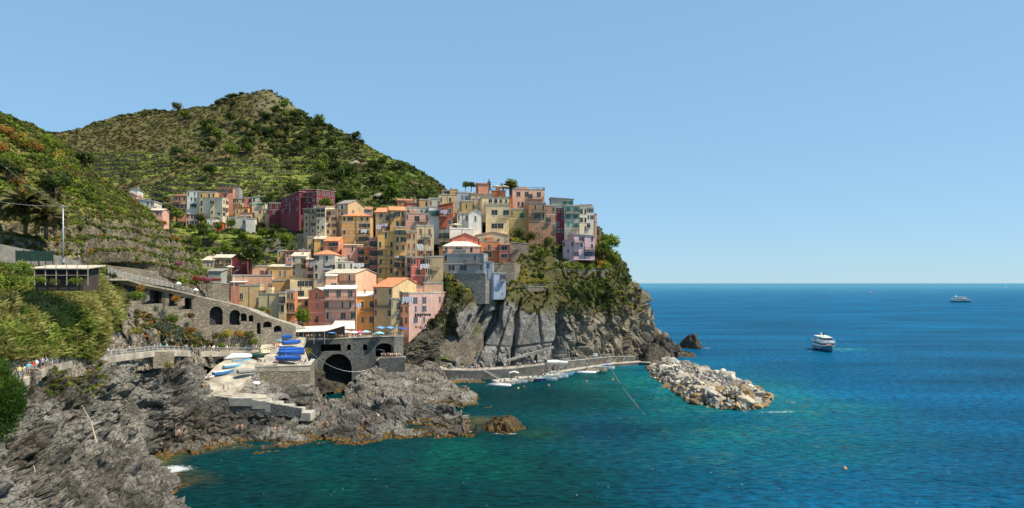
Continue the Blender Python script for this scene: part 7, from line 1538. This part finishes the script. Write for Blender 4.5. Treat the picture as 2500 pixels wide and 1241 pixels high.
# aboard the ferry
Mf = FR.matrix_basis if False else Matrix.Translation(FR.location) @ Matrix.Rotation(math.radians(-99), 4, 'Z')
for i in range(26):
    if i < 15: lx, ly, lz = prng.uniform(-.44, .0) * 25, prng.uniform(-.8, .8) * 3.1, fz + 2.5 * fk + .01
    else: lx, ly, lz = prng.uniform(.24, .36) * 25, prng.uniform(-.5, .5) * 3, fz * 1.02 + .1
    person(Mf @ Vector((lx, ly, lz)), 'on the deck of the near ferry' )
# ------------------------------------------------------------------ boulders of the breakwater
def boulder_mesh(i):
    r = np.random.default_rng(500 + i); bm = bmesh.new(); bmesh.ops.create_icosphere(bm, subdivisions=3, radius=1)
    pl = [(lambda v: v / np.linalg.norm(v))(r.normal(size=3)) for _ in range(13)]; ds = r.uniform(.48, .85, 13); s = r.uniform(.7, 1.25, 3) * np.array([1.15, 1, .8])
    for v in bm.verts:
        c = np.array(v.co)
        for n_, d_ in zip(pl, ds):
            k = c @ n_
            if k > d_: c = c - n_ * (k - d_) * .95
        v.co = c * s
    V = np.array([v.co for v in bm.verts]); dn = fbm(V + i * 5, .5, 3, 9) * .05
    for v, q in zip(bm.verts, dn): v.co *= 1 + q
    me = bpy.data.meshes.new('boulder'); bm.to_mesh(me); bm.free(); return me
m, t, b = newmat('boulder_stone'); oi = N(t, 'ShaderNodeObjectInfo'); n1 = noise_tex(t, 1.6, 7, coords(t, 'Object'), .7)
c = mixc(t, ramp(t, n1, .35, .66), (.6, .58, .55), (1.15, 1.12, 1.05)); c = mixc(t, 1.0, oi.outputs['Color'], c, 'MULTIPLY'); t.links.new(c, b.inputs['Base Color']); b.inputs['Roughness'].default_value = .9; bump(t, b, n1, .6, .15); BSTONE = m
BM = [boulder_mesh(i) for i in range(14)]
for me in BM: me.materials.append(BSTONE)
poly = [(57, 292), (52, 262), (51, 235), (51, 205), (55, 194), (63, 189), (70, 194), (78, 207), (80, 222), (79, 240), (75, 265), (72, 296)]
def inside(x, y):
    c = False
    for i in range(len(poly)):
        (x0, y0), (x1, y1) = poly[i - 1], poly[i]
        if (y0 > y) != (y1 > y) and x < (x1 - x0) * (y - y0) / (y1 - y0) + x0: c = not c
    return c
br_ = random.Random(31); pts = []; tries = 0
while len(pts) < 298 and tries < 60000:
    tries += 1; x_, y_ = br_.uniform(50, 82), br_.uniform(188, 297)
    if not inside(x_, y_): continue
    d = float(seg_dist(np.array([x_]), np.array([y_]), poly + poly[:1])[0]); r_ = br_.choice([.8, 1.0, 1.3, 1.6, 2.1]) * (1.15 if d > 3 else .8)
    if any((x_ - a) ** 2 + (y_ - b_) ** 2 < (.55 * (r_ + c_)) ** 2 for a, b_, c_, _ in pts): 
        if tries < 30000 or br_.random() > .02: continue
    pts.append((x_, y_, r_, d))
for x_, y_, r_, d in pts:
    h_ = min(3.0, d * .5) - .35 + br_.uniform(-.5, .9); low = h_ < .9 or (y_ < 205 and br_.random() < .6)
    col = br_.choice([(.34, .22, .10), (.40, .28, .13), (.30, .22, .13), (.15, .10, .05), (.24, .15, .06)]) if low else br_.choice([(.60, .55, .47), (.66, .61, .52), (.48, .42, .35), (.42, .35, .26), (.56, .47, .36), (.22, .19, .15), (.32, .27, .20)])
    o = link('boulder', br_.choice(BM), None, (x_, y_, h_)); o.rotation_euler = (br_.uniform(-.5, .5), br_.uniform(-.5, .5), br_.uniform(0, 6.28)); s = r_ * br_.uniform(.9, 1.1); o.scale = (s, s, s * .95); o.color = (*col, 1)
    tag(o, 'ochre brown boulder along the waterline of the breakwater' if low else 'pale grey boulder heaped on the breakwater', 'boulder', 'boulders of the breakwater')
rb_ = []; rng2 = np.random.default_rng(4)
while len(rb_) < 1100:
    x_, y_ = br_.uniform(50, 82), br_.uniform(188, 297)
    if inside(x_, y_): rb_.append((x_, y_, min(3.4, float(seg_dist(np.array([x_]), np.array([y_]), poly + poly[:1])[0]) * .55) - .3 + br_.uniform(-.3, .5)))
V_ = []; F_ = []; M_ = []
for k_, (x_, y_, z_) in enumerate(rb_):
    s_ = br_.uniform(.3, .75); v_ = np.array([[i, j, k] for i in (-1, 1) for j in (-1, 1) for k in (-1, 1)]) * s_ * rng2.uniform(.5, 1, (8, 3)); a_ = br_.uniform(0, 3); v_ = v_ @ np.array(Matrix.Rotation(a_, 3, Vector((1, a_, .5)))); b_ = 8 * k_
    V_.append(v_ + (x_, y_, z_)); F_ += [[b_ + q for q in f_] for f_ in ((0, 1, 3, 2), (4, 6, 7, 5), (0, 4, 5, 1), (2, 3, 7, 6), (0, 2, 6, 4), (1, 5, 7, 3))]; M_ += [0 if z_ > .9 or k_ % 3 else 1] * 6
tag(link('rubble', mesh_np('rubble', np.concatenate(V_), F_, [simple('pale_rubble', (.33, .30, .255), .9, .35, 1), simple('ochre_rubble', (.3, .2, .1), .9, .3, 1)], M_)), 'small broken stone filling the gaps between the breakwater boulders', 'rubble', None, 'stuff')
m = MB(); n = len(poly); cx_, cy_ = 65, 240
R_ = [[(x_, y_, -3) for x_, y_ in poly], [(x_ * .93 + cx_ * .07, y_ * .97 + cy_ * .03, -.6) for x_, y_ in poly], [(x_ * .55 + (cx_ - (240 - y_) * .02) * .45, y_ * .9 + cy_ * .1, 1.0) for x_, y_ in poly]]
m.loft(R_); o = m.build('breakwater_core', M_ROCK); at_ = o.data.color_attributes.new('Col', 'FLOAT_COLOR', 'POINT'); at_.data.foreach_set('color', [.12, .1, .08, 1] * len(o.data.vertices)); tag(o, kind='structure')
for i in range(9): x_, y_, r_, d = br_.choice([p for p in pts if p[3] > 3]); person((x_, y_, min(3.0, d * .5) + r_ * .55 + .35), 'on the breakwater boulders', None, br_.choice([BSITS, BSIT]))
# loose stones and white covered boats on the quay
boat('white covered boat parked on the cliff path', 'row', P(1352, 888, 261), D(10), 5, 'white', 'white', 'white', None, cover=WHITEP, motor=False); boat('second white covered boat parked right of the first', 'row', P(1372, 889, 264), D(-8), 4.4, 'white', 'white', 'white', None, cover=WHITEP, motor=False)
# ------------------------------------------------------------------ washing lines
def laundry(label, px0, px1, py, Y, cols, hgt=1.2, dy=0):
    A, B_ = P(px0, py, Y), P(px1, py, Y + dy); root = empty('washing', A); tag(root, label, 'laundry'); d = B_ - A; MB().bar((0, 0, 0), d, .025).build('line', IRON, root); n = max(2, int(d.length / .75)); rl = random.Random(label)
    for i in range(n):
        a = d * ((i + .06) / n); b2 = d * ((i + .94) / n); hh = hgt * rl.uniform(.6, 1.1); s = Vector((0, -.05, 0)); m = MB(); m.add([a, b2, b2 - Vector((0, 0, hh)) + s, a - Vector((0, 0, hh)) + s, (a + b2) / 2 + s * 2, (a + b2) / 2 - Vector((0, 0, hh)) - s], [(0, 4, 5, 3), (4, 1, 2, 5)])
        k = rl.choice(cols); m.build('garment', simple('cloth_' + k, LC[k], .9, .12, 2), root)
LC = dict(white=(.85, .85, .87), lilac=(.7, .62, .75), dark=(.03, .03, .05), red=(.6, .06, .1), yellow=(.75, .65, .1), blue=(.2, .35, .6), pinkw=(.8, .5, .55))
for a in (('big white sheet on the tall beige house with brown shutters', 1015, 1032, 596, 282, ['white'], 2.8), ('pair of pink sheets on the brick red house', 1075, 1092, 513, 301.5, ['pinkw', 'lilac'], 1.8), ('white washing under the orange roof of the salmon tan house', 918, 930, 549, 303, ['white'], 2.4), ('mixed washing beside the white washing on the salmon tan house', 930, 946, 546, 303, ['white', 'lilac', 'blue'], 1.4), ('white sheet on a balcony of the large ochre house', 881, 896, 561, 297, ['white'], 1.6), ('small white sheet on the house with brown shutters', 790, 800, 545, 303, ['white'], 1.1), ('row of white washing in front of the orange house', 861, 889, 643, 276, ['white'], 2.0), ('washing on the balcony of the red hipped roof house', 789, 811, 655, 269, ['white', 'lilac', 'blue'], 1.0), ('white washing on the coral house', 1025, 1048, 645, 266, ['white'], 1.9),
    ('pale washing on a low balcony of the golden loggia house', 963, 974, 625, 276, ['white', 'pinkw'], 1.1), ('white towels strung on the middle row pink house', 698, 722, 632, 289, ['white', 'blue'], .9), ('long white washing hung out on the lilac cream house', 756, 767, 640, 273, ['white'], 2.2), ('white sheets on the terrace of the dusty pink harbour house', 981, 1008, 725, 242, ['white'], 2.4), ('row of black washing on the dusty pink harbour house', 1012, 1052, 766, 243.5, ['dark'], 1.2), ('coloured washing low on the dusty pink harbour house', 1013, 1040, 797, 244, ['red', 'yellow', 'pinkw', 'dark'], .9), ('white cloth between the pink and orange harbour houses', 869, 882, 741, 244, ['white'], 2.0), ('dark washing on the far hamlet corner house', 530, 537, 519, 394, ['dark'], 1.6)):
    laundry(*a)
# chapel like spire and gull
pt = P(1194, 445, 338); m = MB(); m.box(-.8, .8, -.8, .8, -4, 0); m.loft([[(-.8, -.8, 0), (.8, -.8, 0), (.8, .8, 0), (-.8, .8, 0)], [(-.25, -.25, .9), (.25, -.25, .9), (.25, .25, .9), (-.25, .25, .9)], [(-.02, -.02, 1.9), (.02, -.02, 1.9), (.02, .02, 1.9), (-.02, .02, 1.9)]]); tag(m.build('bell_turret', simple('dark_slate', (.08, .08, .09), .7), None, pt), 'tiny dark pointed turret behind the pink top house', 'turret')
pq = P(1450, 590, 326); cr = empty('pergola', pq); tag(cr, 'white concrete frame balcony at the right end of the ridge houses', 'pergola')
for dx_ in (.5, 2.6): MB().box(dx_, dx_ + .35, -1, -.65, -6, 6).build('post', CONC, cr)
MB().box(0, 3.2, -1.2, 1.5, 2.6, 2.85).build('slab', CONC, cr)
print('people', PN[0])
